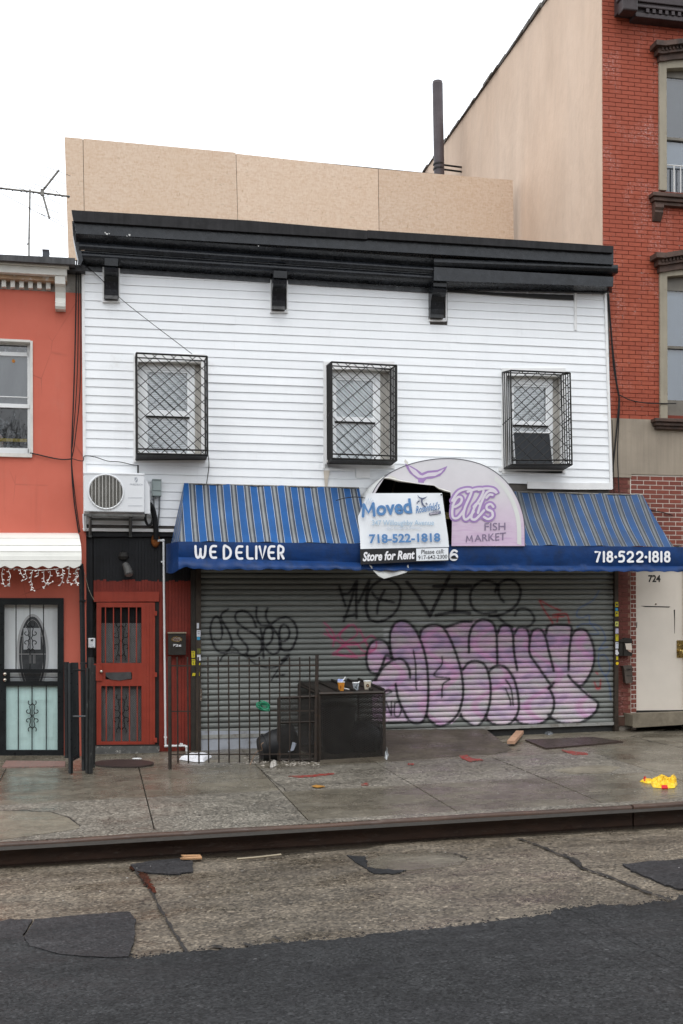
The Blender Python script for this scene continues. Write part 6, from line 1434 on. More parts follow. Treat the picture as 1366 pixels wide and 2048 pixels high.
p0_, p1_ = P(168, 1029, -.40), P(290, 1032, -.40); mb.box(p0_.x, p1_.x, -.42, -.38, p0_.z - .018, p0_.z + .012); mb.box(p0_.x + .1, p1_.x, -.16, -.12, p0_.z - .05, p0_.z - .02)
mk('wall_bracket', mb, mat('grey bracket steel', (.10, .10, .095), .5, .3, 9), ac)
mk('drain_stub', MB().tube([P(167, 1028, -.1), P(167.5, 1045, -.1), P(169, 1062, -.1)], .016, 6), M_ACW, ac)
mb_ = thing('switch_box', 'small grey electrical switch box on white clapboards beside the air conditioner', 'switch box', tuple(P(313, 992, -.15)))
M_GBOX = mat('grey green enamel', (.27, .315, .31), .45, .08, 6)
a_, b_ = P(304, 959, -.15), P(323, 992, -.15); mk('box_body', MB().box(a_.x, b_.x, -.15, -.045, b_.z, a_.z), M_GBOX, mb_, bevel=.008)
a_, b_ = P(306, 961, -.16), P(321.5, 981, -.16); mk('box_lid', MB().box(a_.x, b_.x, -.163, -.15, b_.z, a_.z), M_GBOX, mb_, bevel=.004); mk('box_hood', MB().box(a_.x - .01, b_.x + .01, -.17, -.05, P(306, 959.5, -.16).z, P(306, 958, -.16).z), M_GBOX, mb_)
M_COND = mat('grey conduit', (.14, .145, .15), .45, .15, 8)
mk('conduit', MB().tube([P(307, 992, -.09), P(308, 1012, -.09), P(308, 1024, -.09)], .012, 6), M_COND, mb_); mk('conduit', MB().tube([P(319, 992, -.09), P(318.5, 1020, -.09), P(316, 1050, -.09)], .013, 6), M_COND, mb_)
M_HOSE = mat('black foam hose', (.014, .014, .015), .8, .2, 20, bump=.4, bs=60)
lb = thing('line_set', 'black insulated refrigerant hoses from the air conditioner into orange foam', 'hose', tuple(P(312, 1080, -.05)))
mk('hose', MB().tube(smoothpts([P(298, 1008, -.25), P(305, 1018, -.15), P(310, 1040, -.09), P(312, 1060, -.07), P(312, 1078, -.03)]), .040, 8), M_HOSE, lb, smooth=True)
mk('hose', MB().tube(smoothpts([P(291, 1024, -.22), P(291, 1040, -.16), P(296, 1050, -.13), P(303, 1047, -.11), P(306, 1034, -.09)]), .018, 8), M_HOSE, lb, smooth=True)
mk('foam_plug', MB().ball(P(311, 1081, .01), .085, 12, 10, (.75, .6, 1.15)), mat('orange expanding foam', (.20, .065, .014), .8, .35, 12, bump=.6, bs=25), lb, smooth=True)
M_PVC = mat('white plastic pipe', (.70, .71, .71), .4, .05, 6)
pv = thing('drain_pipe', 'thin white plastic drain pipe running down beside the red door', 'pipe', tuple(P(373, 1508, .0)))
pp = [P(315, 1081, -.02), P(326.5, 1081, -.02), P(327, 1083, -.02), P(331, 1488, -.02), P(331.5, 1492, -.02), P(371, 1491.5, -.02), P(373, 1494, -.02), P(373, 1508, -.02)]
mk('pipe', MB().tube(pp, .0155, 8), M_PVC, pv, smooth=True)
mb = MB()
for p in (pp[1], pp[4], pp[6]): mb.ball(p, .024, 8, 6)
for p, q_ in ((pp[0], pp[1]), ): mb.tube([p.lerp(q_, .0), p.lerp(q_, .25)], .021, 8)
mk('elbow', mb, M_PVC, pv, smooth=True)
for x, y in ((325, 1122), (331, 1473), (363, 1487)): mk('pipe_clip', MB().rect(x - 3, y, x + 3, y + 3, -.03, .06), M_PVC, pv)
wl_ = thing('wall_lamp', 'dusty black floodlight on the dark boards above the red door', 'wall lamp', tuple(P(252, 1125, .05)))
c_ = P(250, 1127, .0); mk('lamp_base', MB().lathe(c_ + Vector((-.02, .04, .06)), [(.05, 0), (.075, .04), (.06, .09), (.02, .11)], 12), mat('dusty black plastic', (.035, .033, .03), .7, .3, 12), wl_, smooth=True)
mk('lamp_head', MB().tube([P(250, 1128, -.06), P(256, 1140, -.11), P(258, 1149, -.14)], [.045, .06, .062], 12), mat('worn grey lamp head', (.075, .073, .07), .5, .3, 12), wl_, smooth=True); mk('lamp_lens', MB().tube([P(258, 1149, -.14), P(258.2, 1150, -.144)], .05, 12), mat('lamp lens', (.2, .2, .2), .2), wl_)
ic = thing('intercom', 'white plastic door intercom on the black post left of the red door', 'intercom', tuple(P(183, 1297, -.02)))
a_, b_ = P(176, 1276, .02), P(190.5, 1296, .02); mk('faceplate', MB().box(a_.x, b_.x, .02, .06, b_.z, a_.z), M_ACW, ic, bevel=.012)
mk('camera_eye', MB().pris([(181, 1280), (184.5, 1278), (187, 1279.6), (184, 1283)], .012, .01), M_IRON, ic); mb = MB(); mb.rect(179, 1289.5, 186, 1290.3, .017, .002); mb.rect(183, 1293, 188, 1294.5, .017, .002); mb.rect(177.5, 1293.3, 180, 1294.3, .017, .002); mk('print', mb, M_GLG, ic)
M_MB = mat('dark bronze mailbox', (.030, .027, .023), .4, .2, 8, streak=.15)
mx1 = thing('mailbox', 'dark bronze mailbox with 726 digits on the red boards', 'mailbox', tuple(P(354, 1311, -.05)), 'mailboxes on the shopfront walls')
a_, b_ = P(336.5, 1267, -.09), P(372, 1310, -.09); mk('body', MB().box(a_.x, b_.x, -.09, .03, b_.z, a_.z), M_MB, mx1, bevel=.006)
mk('lid', MB().box(a_.x - .006, b_.x + .006, -.105, .03, a_.z - .002, a_.z + .02), mat('tan worn lid', (.25, .21, .15), .5, .15, 9), mx1, bevel=.004)
mk('oval_badge', MB().pris(ell(353.5, 1278.5, 11, 5.6, 20), -.096, .01), M_BRASS, mx1); mk('oval_badge_centre', MB().pris(ell(353.5, 1278.5, 9, 4, 20), -.0985, .004), M_NICK, mx1)
text('726', [(345.5, 1288), (362.5, 1289), (362.5, 1293.5), (345.5, 1292.5)], -.0925, M_LET2, mx1, bold=.02, shear=.15)
mx2 = thing('mailbox', 'dark mailbox stuffed with letters on the brick pier beside the white door', 'mailbox', tuple(P(1258, 1310, -.02)), 'mailboxes on the shopfront walls')
mk('body', MB().rect(1239, 1282, 1248, 1311, -.04, .09), M_MB, mx2, bevel=.005); mk('body', MB().rect(1248.5, 1283, 1264, 1311, -.06, .11), M_MB, mx2, bevel=.005); mk('lid', MB().pris([(1238.5, 1281), (1247, 1278), (1249, 1275.5), (1264.5, 1277), (1264.5, 1284), (1238.5, 1284)], -.07, .06), M_MB, mx2)
mk('letter', MB().prism3([P(a_, b__, -.075) for a_, b__ in ((1250.5, 1287), (1263, 1286.5), (1264.5, 1300.5), (1252.5, 1299))], (0, .004, 0)), mat('paper letters', (.62, .55, .47), .7, .1, 30), mx2); mk('letter', MB().prism3([P(a_, b__, -.07) for a_, b__ in ((1254, 1299), (1263, 1300), (1263, 1305), (1258, 1303))], (0, .004, 0)), mat('pink letter', (.5, .33, .26), .7), mx2)
mx3 = thing('mailbox', 'small grey brown slotted mailbox on brick pier below the letter stuffed one', 'mailbox', tuple(P(1256, 1366, -.02)), 'mailboxes on the shopfront walls')
M_MB3 = mat('grey brown mailbox', (.085, .068, .056), .5, .2, 9)
mk('body', MB().pris([(1249, 1338), (1264, 1337), (1265, 1365), (1252, 1366)], -.05, .10), M_MB3, mx3, bevel=.005); mk('lid', MB().pris([(1247, 1332), (1263, 1331), (1265, 1338), (1250, 1340)], -.065, .11), M_MB3, mx3, bevel=.005); mk('slot', MB().rect(1253, 1337.5, 1263, 1339, -.068, .003), M_IRON, mx3); mk('flap', MB().rect(1253, 1351, 1264, 1352, -.052, .003), M_IRON, mx3)

# ================================================================== CABLES
M_CAB = mat('black cable', (.012, .011, .011), .6, .2, 20)
def cable(pts, r, label, Y=-.06, name='cable', group='cables on the fronts', m=None):
    q_ = [P(p[0], p[1], p[2] if len(p) > 2 else Y) for p in pts]
    return tag(mk(name, MB().tube(smoothpts(q_, 5), r, 5), m or M_CAB, smooth=True), label, 'cable', group)
cable([(153, 520, -.1), (152, 600), (150, 700), (147, 800), (143, 915), (147, 990), (155, 1050), (158, 1066)], .010, 'thickest black cable down the salmon wall from the cornice to the white canopy')
cable([(156, 522, -.1), (157, 620), (154, 760), (146, 880), (143, 918), (151, 1000), (160, 1064)], .007, 'thin black cable twisting beside the thickest one on the salmon wall')
cable([(161, 530, -.1), (162, 640), (160, 780), (150, 880), (144, 915)], .007, 'thin black cable joining the bundle on the salmon wall from the white corner trim')
cable([(60, 906, -.02), (75, 909, -.03), (100, 915, -.03), (125, 919, -.04), (143, 918, -.06)], .009, 'black cable from the sill of the salmon house window to the bundle')
cable([(143, 917), (165, 922), (169, 912), (190, 914), (215, 922), (240, 924), (262, 929), (277, 931)], .006, 'black cable sagging across the clapboards to the air conditioner', Y=-.075)
cable([(173, 532), (200, 556), (240, 596, -.12), (300, 644, -.25), (350, 682, -.35), (384, 708, -.40)], .005, 'thin wire slanting from the black cornice to the leftmost caged window', Y=-.08)
cable([(276, 930), (276, 946)], .012, 'short upright black lead into the top of the air conditioner', Y=-.09)
cable([(416, 908, -.1), (418, 930), (415, 955), (413, 968)], .006, 'thin wire hanging from leftmost caged window to the awning')
cable([(1216, 588, -.03), (1222, 660), (1227, 730), (1236, 785), (1238, 800), (1233, 860), (1226, 930), (1222, 960)], .013, 'thick black cable bundle down the red brick beside the clapboards', Y=-.0)
cable([(1218, 600), (1224, 680), (1233, 760), (1239, 800), (1237, 850), (1235, 910), (1238, 985)], .009, 'black cable branching to the right of the thick bundle on the brick', Y=-.01)
cable([(1224, 840), (1226, 900), (1228, 985)], .006, 'thin black cable hanging nearest the clapboard corner trim on the grey render', Y=-.0)
cable([(1239, 790), (1260, 800), (1290, 806), (1320, 807), (1352, 807)], .009, 'black cable looping across the brick to the lower brownstone window', Y=-.01)
cable([(672, 1001, -.5), (690, 996, -.5), (712, 994, -.6), (730, 996, -.8)], .006, 'thin black wire curling over the striped awning beside the banner')
cable([(1290, 1016), (1305, 1021), (1330, 1026), (1345, 1031)], .008, 'short black cable on the white mortared brick beside the awning', Y=.02)
cable([(162, 1128), (170, 1150), (178, 1180), (188, 1200)], .004, 'pale thin wire drooping from the white canopy to the red door header', Y=-.02, m=mat('pale wire', (.32, .29, .22), .6))
# icicle lights
M_WIRE = mat('white fairy light wire', (.62, .60, .56), .5)
fl2 = thing('string_lights', 'white icicle string lights hanging below the ribbed white canopy', 'string lights', tuple(P(80, 1140, -.58)))
I7 = lambda pts: [(x / 7.589, 1040 + y / 7.589) for x, y in pts]
ST = [[(-150, 700), (50, 712), (200, 735), (400, 755), (560, 765), (700, 757), (880, 740), (960, 725), (1070, 700)], [(50, 715), (30, 800), (35, 900), (55, 975)], [(150, 735), (130, 770), (160, 850), (140, 920), (145, 985), (75, 1005)], [(310, 745), (315, 800), (360, 870)], [(400, 755), (385, 800), (410, 885), (345, 915)], [(495, 765), (475, 850), (470, 930), (490, 980), (475, 1040), (525, 1075)], [(570, 740), (585, 790), (580, 840), (550, 855)],
      [(665, 760), (665, 860), (670, 930), (720, 970), (800, 935)], [(755, 760), (765, 830), (740, 900), (700, 970), (665, 1035)], [(850, 740), (860, 800), (895, 845), (940, 830)], [(945, 735), (955, 800), (955, 880), (935, 950), (905, 990)], [(1050, 705), (1045, 800), (1040, 860), (1015, 935), (1070, 955), (1080, 985)], [(1180, 720), (1140, 800), (1170, 860), (1135, 920), (1190, 960)], [(1200, 730), (1150, 780), (1190, 850), (1150, 900), (1180, 990)], [(-60, 712), (-70, 800), (-40, 900), (-60, 960)]]
mw, ml = MB(), MB()
for i, s_ in enumerate(ST):
    q_ = smoothpts([P(x, y, -.58 + .03 * math.sin(i + j)) for j, (x, y) in enumerate(I7(s_))], 5); mw.tube(q_, .0045, 4)
    for j in range(2, len(q_) - 1, 4 if i else 9):
        p = q_[j]; d = Vector((random.choice((-1, 1)) * .028, 0, random.uniform(-.02, .004))); ml.tube([p, p + d], [.0055, .007], 5)
    ml.ball(q_[-1], .011, 6, 4)
mk('wire', mw, M_WIRE, fl2); mk('bulbs', ml, mat('white frosted bulbs', (.74, .72, .69), .4), fl2, kind='stuff')

# ================================================================== IRONWORK AND BIN STORE ON THE SIDEWALK
YN = G(633, 1524).y
M_RUST = mat('rusty dark iron', (.030, .023, .018), .6, .3, 18, dirt=((.07, .032, .016), .55, .75, 22))
gq = lambda x, y: P(x, y, YN)
fe = thing('iron_fence', 'low rusty iron bar fence in front of the grey shutter beside the bin store', 'fence', tuple(gq(480, 1528)))
def vpost(x0, y0, x1, y1, w, name, par, Y=YN, m=M_RUST):
    return mk(name, MB().bar(P(x0, y0, Y), P(x1, y1, Y), w), m, par)
p_ = gq(338, 1300); vpost(339, 1313, 340, 1541, .032, 'post', fe); vpost(634, 1310, 632, 1524, .034, 'post', fe)
for xt, xb in ((354.3, 356), (375, 377), (396.5, 398)): vpost(xt, 1314, xb, 1527, .0145, 'bar', fe)
for i, x in enumerate((415.8, 436.5, 457, 478, 498.4, 518.6, 538.8, 559, 579, 599.5, 619.3)): vpost(x, 1313.5 + random.uniform(-1, 1), x + 1.5 - .1 * i, 1525.5 + random.uniform(-1, 1), .0135, 'bar', fe)
for y in (1331.5, 1422.5, 1509): mk('rail', MB().hexa([gq(339, y - 1), gq(634, y - 2.2), gq(634, y + .4), gq(339, y + 1.4)], [p + Vector((0, .012, 0)) for p in (gq(339, y - 1), gq(634, y - 2.2), gq(634, y + .4), gq(339, y + 1.4))]), M_RUST, fe)
# bin store
bs = thing('bin_store', 'rusty mesh sided bin store with sloping ribbed lid in front of the shutter', 'bin store', tuple(gq(703, 1522)))
YK2 = -.12
f = [gq(638, 1388), gq(768, 1385), gq(769, 1519), gq(640, 1524)]
bk = [P(602, 1368, YK2), P(724, 1363, YK2)]
bk = [Vector((f[0].x, YK2, bk[0].z)), Vector((f[1].x, YK2, bk[1].z)), Vector((f[1].x, YK2, G.z(f[1].x, YK2))), Vector((f[0].x, YK2, G.z(f[0].x, YK2)))]
M_BIN = mat('rusted bin steel', (.018, .0145, .012), .55, .3, 9, spec=.25, dirt=((.045, .026, .016), .58, .8, 10))
mb = MB()
for i in range(4): mb.bar(f[i], f[(i + 1) % 4], .03); mb.bar(f[i], bk[i], .03); mb.bar(bk[i], bk[(i + 1) % 4], .03)
mk('frame', mb, M_RUST, bs)
dz = Vector((0, 0, .025)); mk('lid', MB().hexa([f[0] + dz, f[1] + dz, bk[1] + dz, bk[0] + dz], [f[0] + dz * .2, f[1] + dz * .2, bk[1] + dz * .2, bk[0] + dz * .2]), M_BIN, bs)
for t in (.0, .30, .55, .82, 1.0): mk('lid_rib', MB().bar(f[0].lerp(f[1], t) + dz * 1.5, bk[0].lerp(bk[1], t) + dz * 1.5, .028), M_BIN, bs)
def mesh_panel(a, b, c, d, st=.022, r=.0030, name='mesh_panel'):
    w, h = (b - a).length, (a - d).length; mb = MB()
    at = lambda u, v: d.lerp(c, u / w).lerp(a.lerp(b, u / w), v / h)
    nrm = (b - a).cross(d - a).normalized() * .002
    for m_, sg in ((.5, 1), (-.5, -1)):
        c0 = -w * .5 if m_ > 0 else 0
        while c0 < h + (w * .5 if m_ < 0 else 0):
            u0, u1 = 0.0, w; l_, h_ = sorted(((0 - c0) / m_, (h - c0) / m_)); u0 = max(u0, l_); u1 = min(u1, h_)
            if u1 - u0 > .01: mb.tube([at(u0, m_ * u0 + c0) + nrm * sg, at(u1, m_ * u1 + c0) + nrm * sg], r, 4, False)
            c0 += st
    return mk(name, mb, mat('black steel mesh', (.026, .023, .020), .5, .3, 12, spec=.25), bs)
mesh_panel(f[0], f[1], f[2], f[3], .024, .0042); mesh_panel(bk[0], f[0], f[3], bk[3], .03); mesh_panel(f[1], bk[1], bk[2], f[2], .03)
e = [P(557, 1396, YN + .25), P(634, 1393, YN + .05), P(634, 1519, YN + .05), P(557, 1520, YN + .25)]
mesh_panel(*e, st=.020, r=.0034, name='door_mesh'); mb = MB(); [mb.bar(e[i], e[(i + 1) % 4], .026) for i in range(4)]; mb.bar(e[0].lerp(e[3], .4), e[1].lerp(e[2], .4), .02); mk('door_frame', mb, M_RUST, bs)
M_BLKP = mat('black bin plastic', (.016, .0165, .018), .5, .25, 6)
def binny(name, label, cx, cy, h, r0, r1, m):
    t_ = thing(name, label, 'trash bin', (cx, cy, G.z(cx, cy)), 'bins in the mesh store'); z = G.z(cx, cy)
    mk('body', MB().lathe((cx, cy, z), [(r0, 0), (r1, h), (r1 + .02, h), (r1 + .02, h + .03), (r1 - .02, h + .03)], 20), m, t_, smooth=True)
    mk('lid', MB().lathe((cx, cy, z + h + .02), [(r1 + .025, 0), (r1 + .02, .04), (r1 * .6, .09), (.02, .11)], 20), m, t_, smooth=True); return t_
xm = f[0].x * .62 + f[1].x * .38
binny('trash_bin', 'tall black bin standing inside the mesh bin store', xm, YN + .42, .62, .20, .25, M_BLKP)
mb = MB(); cx, cy = f[0].x * .22 + f[1].x * .78, YN + .36
mb.ball((cx, cy, G.z(cx, cy) + .25), .27, 16, 10, (1, .9, .95)); tag(mk('garbage_bag', mb, mat('black bag plastic', (.02, .022, .026), .3, .3, 9, bump=.8, bs=12), smooth=True), 'black rounded garbage bag inside the mesh bin store on the right', 'garbage bag')
# toppled black bin behind the fence
tb = thing('toppled_bin', 'black plastic bin lying on its side behind the iron fence', 'trash bin', tuple(P(545, 1518, YN + .45)))
kY = YN + .42; cA, cB = P(520, 1499, kY), P(582, 1484, kY + .05)
axis = (cB - cA); n_ = 18; mb = MB(); rr = [.155, .17, .20, .21, .225, .24, .245]; mb.tube([cA + axis * t for t in (0, .05, .35, .4, .7, .95, 1.0)], rr, n_); mk('body', mb, M_BLKP, tb, smooth=True)
mb = MB(); 
for t in (.15, .5, .8): mb.tube([cA + axis * t, cA + axis * (t + .04)], [.19 + .06 * t, .19 + .06 * t], n_)
mk('rib', mb, M_BLKP, tb, smooth=True); mk('lid_edge', MB().tube([cB, cB + axis * .1], [.262, .255], n_), M_BLKP, tb, smooth=True)
# left ironwork
lg = thing('iron_gate', 'folded black iron gate standing out from the salmon wall beside the barred mint door', 'gate', tuple(P(142, 1545, -1.0)))
gy = G(141, 1548).y
ga, gb = P(141.5, 1330, gy), P(155, 1326, gy + .75)
def gpt(t, ytop, ybot): 
    x = 141.5 + (155 - 141.5) * t; Y = gy + .75 * t; return P(x, ytop, Y), P(x + (0 if t < .05 else 2.5 * t), ybot, Y)
a_, b_ = P(140.5, 1326, gy), P(141.5, 1547, gy); mk('post', MB().bar(a_, b_, .04), M_DIRON, lg)
for t in (.15, .3, .45, .6, .75, .9, 1.0): 
    a_, b_ = gpt(t, 1325, 1524 - 8 * t); mk('bar', MB().bar(a_, b_, .016), M_DIRON, lg)
for y0, y1 in ((1341, 1339), (1433, 1432), (1520, 1510)): mk('rail', MB().bar(P(141.5, y0, gy), P(156, y1, gy + .78), .022), M_DIRON, lg)
a_, b_ = P(133, 1324, -.14), P(135, 1524, -.14); mk('post', MB().bar(a_, b_, .05), M_DIRON, lg); mk('rail', MB().bar(P(133, 1340, -.14), P(156, 1339, -.2), .02), M_DIRON, lg)
mk('rail', MB().bar(P(142, 1433, gy), P(172, 1432.5, gy + .15), .014), M_COND, lg); mk('rail', MB().bar(P(142, 1341, gy), P(170, 1340, gy + .15), .014), M_DIRON, lg)
ip = thing('iron_post', 'pair of thick weathered black iron posts left of the red door', 'post', tuple(P(180, 1546, gy)))
M_WPOST = mat('weathered black post', (.025, .025, .024), .5, .4, 12, streak=.4, dirt=((.10, .10, .095), .6, .75, 16))
yq = G(180, 1547).y; yq2 = G(166, 1541).y
mk('post', MB().bar(P(165.5, 1325, yq2), P(168, 1541, yq2), .042), M_DIRON, ip); mk('post', MB().bar(P(182, 1315, yq), P(180, 1547, yq), .050), M_WPOST, ip); mk('post', MB().bar(P(175.5, 1336, yq), P(174.5, 1546, yq), .034), M_WPOST, ip); mk('post', MB().bar(P(188.5, 1330, yq + .3), P(187, 1535, yq + .3), .03), M_WPOST, ip)
mb = MB(); mb.bar(P(163, 1525, yq2), P(188, 1526, yq2), .015); mb.bar(P(176, 1326, yq), P(188, 1326, yq), .012); mk('rail', mb, M_DIRON, ip)

# ================================================================== THINGS LYING ABOUT
zl = lambda x, y: None
def lidpt(t, s): return f[0].lerp(f[1], t).lerp(bk[0].lerp(bk[1], t), s) + dz * 1.05
def cup(label, px, s, h, r, mbody, band=None, extra=None):
    t = (px - 638) / 130; p = lidpt(t, s); c = thing('paper_cup', label, 'cup', tuple(p), 'cups left on the bin lid')
    mk('body', MB().lathe(p, [(r * .72, 0), (r, h), (r * .93, h), (r * .68, .01)], 16), mbody, c, smooth=True)
    mk('rim', MB().lathe(p + Vector((0, 0, h - .006)), [(r * 1.0, 0), (r * 1.06, .005), (r * 1.0, .012), (r * .9, .006)], 16), M_PVC, c, smooth=True)
    return c, p
M_ORC = mat('orange cup print', (.55, .22, .03), .5, .1, 30)
c, p = cup('orange paper cup with crumpled blue and white rubbish in it', 684.5, .05, .118, .049, M_ORC)
mb = MB(); [mb.ball(p + Vector((random.uniform(-.03, .03), random.uniform(-.02, .02), .125 + random.uniform(0, .03))), .02, 6, 4, (1.2, 1, .7)) for _ in range(5)]; mk('rubbish', mb, mat('blue white wrapper', (.30, .36, .62), .5, .5, 60), c); mk('straw', MB().tube([p + Vector((.01, 0, .12)), p + Vector((.06, 0, .185))], .008, 6), M_PVC, c)
mk('cup_mark', MB().sheet([p + Vector((.012 * math.cos(t) - .018, -.0465, .055 + .02 * math.sin(t))) for t in [i * .628 for i in range(10)]]), mat('dark orange mark', (.25, .08, .01), .5), c)
c, p = cup('grey and white patterned paper cup, middle of the three cups on the bin lid', 716, .09, .098, .047, mat('grey patterned cup', (.36, .40, .43), .5, .3, 30, dirt=((.03, .03, .03), .52, .56, 28))); mk('straw', MB().tube([p + Vector((.02, 0, .09)), p + Vector((.052, 0, .118))], .007, 6), M_PVC, c)
c, p = cup('cream paper cup with round brown emblem at the right end of the bin lid', 741.5, .13, .112, .053, mat('cream cup', (.62, .56, .44), .5, .05, 20))
mk('cup_mark', MB().sheet([p + Vector((.022 * math.cos(t) - .008, -.052, .052 + .024 * math.sin(t))) for t in [i * .4488 for i in range(14)]]), mat('brown mark', (.05, .022, .012), .5), c); mk('cup_mark', MB().sheet([p + Vector((.010 * math.cos(t) - .008, -.054, .052 + .011 * math.sin(t))) for t in [i * .628 for i in range(10)]]), mat('tan mark', (.35, .25, .15), .5), c)
t_ = (695 - 638) / 130; p = lidpt(t_, .12); tag(mk('napkin', MB().prism3([p + Vector(v) for v in ((-.02, -.02, .02), (.05, -.05, .004), (.06, -.03, .006), (-.01, .01, .024))], (0, 0, .008)), M_PVC), 'small white napkin beside the orange cup on the bin lid', 'napkin')
def crumple(name, label, cat, outline, pl, h, m, nr=5, seed=1, base=.004):
    """thin bag or paper: an outline surveyed on the ground, raised in folds towards the middle"""
    r_ = random.Random(seed); q_ = [pl(x, y, base) for x, y in outline]; 
    q2_ = []
    for i in range(len(q_)): q2_ += [q_[i], q_[i].lerp(q_[(i + 1) % len(q_)], .33), q_[i].lerp(q_[(i + 1) % len(q_)], .67)]
    c_ = sum(q2_, Vector()) / len(q2_); n = len(q2_); vs_, fs_ = [], []
    for k_ in range(nr):
        s_ = 1 - k_ / nr
        for p in q2_: 
            z = h * (1 - s_ ** 2) ** .5 * r_.uniform(.35, 1.3) if k_ else 0
            vs_.append(c_.lerp(p, s_ * (r_.uniform(.86, 1.08) if k_ else 1)) + Vector((0, 0, z)))
    vs_.append(c_ + Vector((0, 0, h * .9)))
    for k_ in range(nr - 1): fs_ += [(k_ * n + i, k_ * n + (i + 1) % n, (k_ + 1) * n + (i + 1) % n, (k_ + 1) * n + i) for i in range(n)]
    fs_ += [((nr - 1) * n + i, (nr - 1) * n + (i + 1) % n, nr * n) for i in range(n)]
    return tag(mk(name, MB().add(vs_, fs_), m, smooth=False), label, cat)
yb = thing('plastic_bag', 'crumpled yellow and red plastic bag lying on the wet sidewalk', 'bag', tuple(G(1318, 1572)))
M_YB = mat('yellow bag plastic', (.74, .49, .03), .3, .2, 14, bump=.5, bs=25); M_RB = mat('red bag print', (.50, .02, .025), .3, .1, 14)
def bagpart(name, outline, h, m, seed, par):
    o = crumple(name, '', '', outline, G, h, m, 7, seed); 
    for k_ in ('label', 'category'): del o[k_]
    for v in o.data.vertices: v.co -= WL[par.name]
    o.parent = par; return o
bagpart('body', [(1303, 1571), (1301, 1564), (1306, 1557), (1316, 1554), (1330, 1555), (1338, 1560), (1346, 1559), (1352, 1563), (1354, 1570), (1349, 1576), (1335, 1577), (1320, 1576), (1306, 1575)], .055, M_YB, 5, yb)
bagpart('body', [(1337, 1569), (1340, 1560), (1347, 1556), (1353, 1560), (1355, 1569), (1350, 1575)], .075, M_YB, 9, yb); bagpart('handle', [(1279, 1563), (1288, 1559), (1298, 1561), (1306, 1560), (1306, 1567), (1295, 1567)], .03, M_YB, 3, yb)
bagpart('red_print', [(1285, 1562), (1288, 1557), (1294, 1558), (1294, 1564), (1288, 1565)], .04, M_RB, 4, yb); mk('red_print', MB().prism3([G(1322.5, 1572, .03), G(1334, 1572, .03), G(1335.5, 1578.5, .004), G(1323, 1578.5, .004)], (0, -.006, .012)), M_RB, yb)
crumple('plastic_bag', 'crumpled white plastic bag on the ground behind the iron fence', 'bag', [(358, 1519), (366, 1514), (382, 1511), (405, 1510), (422, 1511), (424, 1514), (415, 1519), (408, 1524), (390, 1524), (370, 1521)], G, .06, mat('white bag plastic', (.70, .71, .74), .35, .06, 20, bump=.5, bs=25), 5, 2)
tag(mk('foam_lid', MB().lathe(G(274, 1519, .012), [(.055, 0), (.07, .012), (.05, .02), (.0, .022)], 14, 1, .7), M_PVC, smooth=True), 'small white lid lying on the oval mat before the red door', 'lid')
kk = NT('dark rubber mat'); kk.col(kk.ramp(kk.noise(6, 5), [(.3, (.03, .019, .017)), (.7, (.05, .033, .029))])); kk.rough(.5); kk.bump(kk.noise(60, 3), .4, .004)
tag(mk('doormat', MB().prism3([G(248 + 60 * math.cos(t), 1525.5 + 6.8 * math.sin(t), .022) for t in [i * math.pi / 20 for i in range(40)]], (0, 0, -.02)), kk.m), 'dark half round rubber mat before the red door', 'doormat')
hs_ = thing('cellar_hatch', 'flat rusty steel cellar hatch in the sidewalk below the shutter', 'hatch', tuple(G(1150, 1484)))
M_HAT = mat('rust brown hatch steel', (.040, .027, .022), .35, .3, 6, dirt=((.07, .05, .04), .55, .75, 9), bump=.2, bs=80)
for (a0, b0, c0, d0) in (((1050, 1479), (1130, 1476), (1172, 1489), (1092, 1496)), ((1131, 1476), (1186, 1473.5), (1246, 1482.5), (1173, 1489))): mk('hatch_leaf', MB().prism3([G(*a0, .02), G(*b0, .02), G(*c0, .02), G(*d0, .02)], (0, 0, -.03)), M_HAT, hs_)
a_, b_ = G(1022, 1488, .03), G(1040, 1467, .05); ax = b_ - a_; wv_ = Vector((ax.y, -ax.x, 0)).normalized() * .055
tag(mk('wood_block', MB().hexa([a_ - wv_, a_ + wv_, b_ + wv_, b_ - wv_], [p + Vector((0, 0, .045)) for p in (a_ - wv_, a_ + wv_, b_ + wv_, b_ - wv_)]), mat('raw pale wood', (.42, .25, .16), .7, .15, 14)), 'short pale wooden board lying at the foot of the shutter', 'board')
crumple('wrapper', 'small silver wrapper on the pale cement below the shutter', 'wrapper', [(1088, 1468), (1094, 1465.5), (1106, 1466), (1107, 1468.5), (1096, 1471)], G, .04, mat('silver foil', (.4, .42, .44), .25, .3, 30, metal=.7), 3, 6)
crumple('wrapper', 'crumpled clear wrapper at the right foot of the bin store', 'wrapper', [(769, 1519), (769, 1512), (776, 1510), (778, 1516), (774, 1521)], G, .12, mat('clear film', (.42, .44, .45), .3, .2, 20), 4, 8)
crumple('rag', 'dirty white crumpled rag before the toppled bin by the fence', 'rag', [(540, 1535), (540, 1528), (548, 1523), (554, 1525), (553, 1531), (546, 1535)], G, .05, mat('dirty white rag', (.36, .34, .31), .8, .2, 30), 4, 10)
tag(mk('newspaper', MB().prism3([P(a_, b__, YN + .16) for a_, b__ in ((585, 1484), (594, 1486), (587, 1501), (576, 1504), (582, 1497))], (0, .006, 0)), mat('grey blue paper', (.33, .36, .42), .7, .1, 40)), 'grey folded paper stuck in the mesh beside the bin store', 'paper')
tag(mk('leaf', MB().prism3([G(a_, b__, .012) for a_, b__ in ((623, 1573), (632, 1570.5), (648, 1572.5), (650, 1574), (634, 1575.5))], (0, 0, .006)), mat('orange brown leaf', (.33, .16, .03), .6, .3, 30)), 'orange brown leaf flattened on the sidewalk', 'leaf')
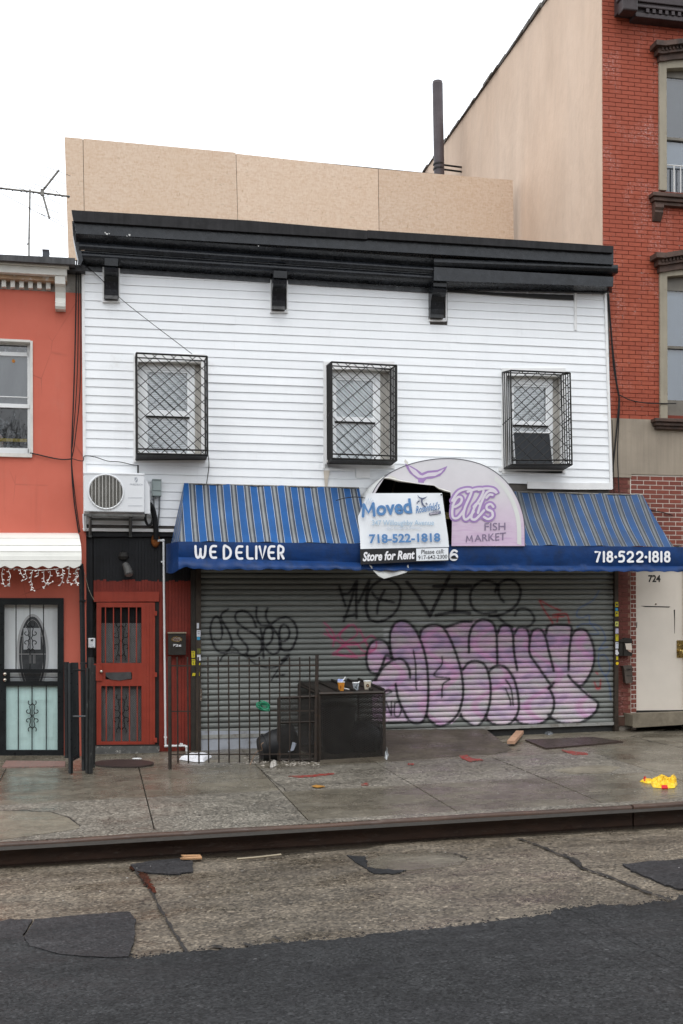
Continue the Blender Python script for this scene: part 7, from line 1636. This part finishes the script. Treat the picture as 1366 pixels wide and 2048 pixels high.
for pts, lb_ in ((((360, 1718), (403, 1714.5), (404, 1718.5), (366, 1719.5)), 'broken strip of orange wood in the gutter by the kerb'), (((362, 1712), (400, 1711.5), (402, 1714), (368, 1715.5)), 'upper splinter of orange wood in the gutter by the kerb')):
    tag(mk('wood_splinter', MB().prism3([Rd(*p, .012) for p in pts], (0, 0, .012)), mat('orange wood', (.36, .20, .10), .7, .2, 20)), lb_, 'splinter', 'wood splinters in the gutter')
tag(mk('stick', MB().tube([Rd(474, 1718, .02), Rd(520, 1714, .02), Rd(562, 1709, .02)], .010, 5), mat('pale stick', (.33, .28, .20), .7)), 'long pale stick lying on the road beside the kerb', 'stick')
gw = []
for i in range(46): gw.append(P(527 + 11 * math.cos(i * 1.37) * (1 + .4 * math.sin(i * .7)), 1412 + 6.5 * math.sin(i * 1.37 + .4) * (1 + .3 * math.cos(i * .9)) + 3 * math.sin(i * .3), YN - .03 + .03 * math.sin(i)))
tag(mk('green_twine', MB().tube(smoothpts(gw, 3), .006, 5), mat('green plastic wire', (.02, .23, .12), .4)), 'tangle of green wire caught on the iron fence', 'wire')
tag(mk('twig', MB().tube(smoothpts([P(500, 1530, YN - .02), P(512, 1505, YN + .1), P(524, 1500, YN + .05), P(522, 1490, YN), P(527, 1485, YN)], 4), .006, 5), mat('dry twig', (.24, .16, .11), .8)), 'dry bent twig standing by the toppled bin', 'twig')
# loose litter and grit
mb = MB(); r_ = random.Random(4)
def bit(p, s):
    a_ = r_.uniform(0, 6.28); q_ = [p + Vector((s * math.cos(a_ + k_ * 2.1) * r_.uniform(.6, 1.2), s * math.sin(a_ + k_ * 2.1) * r_.uniform(.6, 1.2), r_.uniform(.002, s * .7))) for k_ in range(3)]; mb.add(q_ + [p + Vector((0, 0, s * .8))], [(0, 1, 2), (0, 1, 3), (1, 2, 3), (2, 0, 3)])
for _ in range(230): bit(G(r_.uniform(490, 640), r_.gauss(1525, 4)), r_.uniform(.006, .024))
for _ in range(70): bit(G(r_.uniform(400, 500), r_.gauss(1528, 4)), r_.uniform(.005, .014))
tag_ = mk('litter', mb, mat('mixed pale litter', (.34, .31, .27), .8, .5, 40), kind='stuff'); tag_['label'] = 'scattered pale litter along the foot of the iron fence'; tag_['category'] = 'litter'
mb = MB()
for _ in range(160): bit((lambda x_: G(x_, r_.uniform(1505, 1662 - x_ * .06)))(r_.uniform(0, 1366)), r_.uniform(.004, .010))
for _ in range(60): bit((lambda x_: Rd(x_, r_.uniform(1745 - x_ * .06, 1860)))(r_.uniform(0, 1366)), r_.uniform(.004, .010))
for _ in range(30): bit(G(r_.gauss(1030, 16), r_.gauss(1548, 3)), r_.uniform(.005, .012))
tag_ = mk('grit', mb, mat('pale grit', (.42, .41, .38), .8, .4, 40), kind='stuff'); tag_['label'] = 'pale grit and crumbs scattered over sidewalk and road'; tag_['category'] = 'grit'
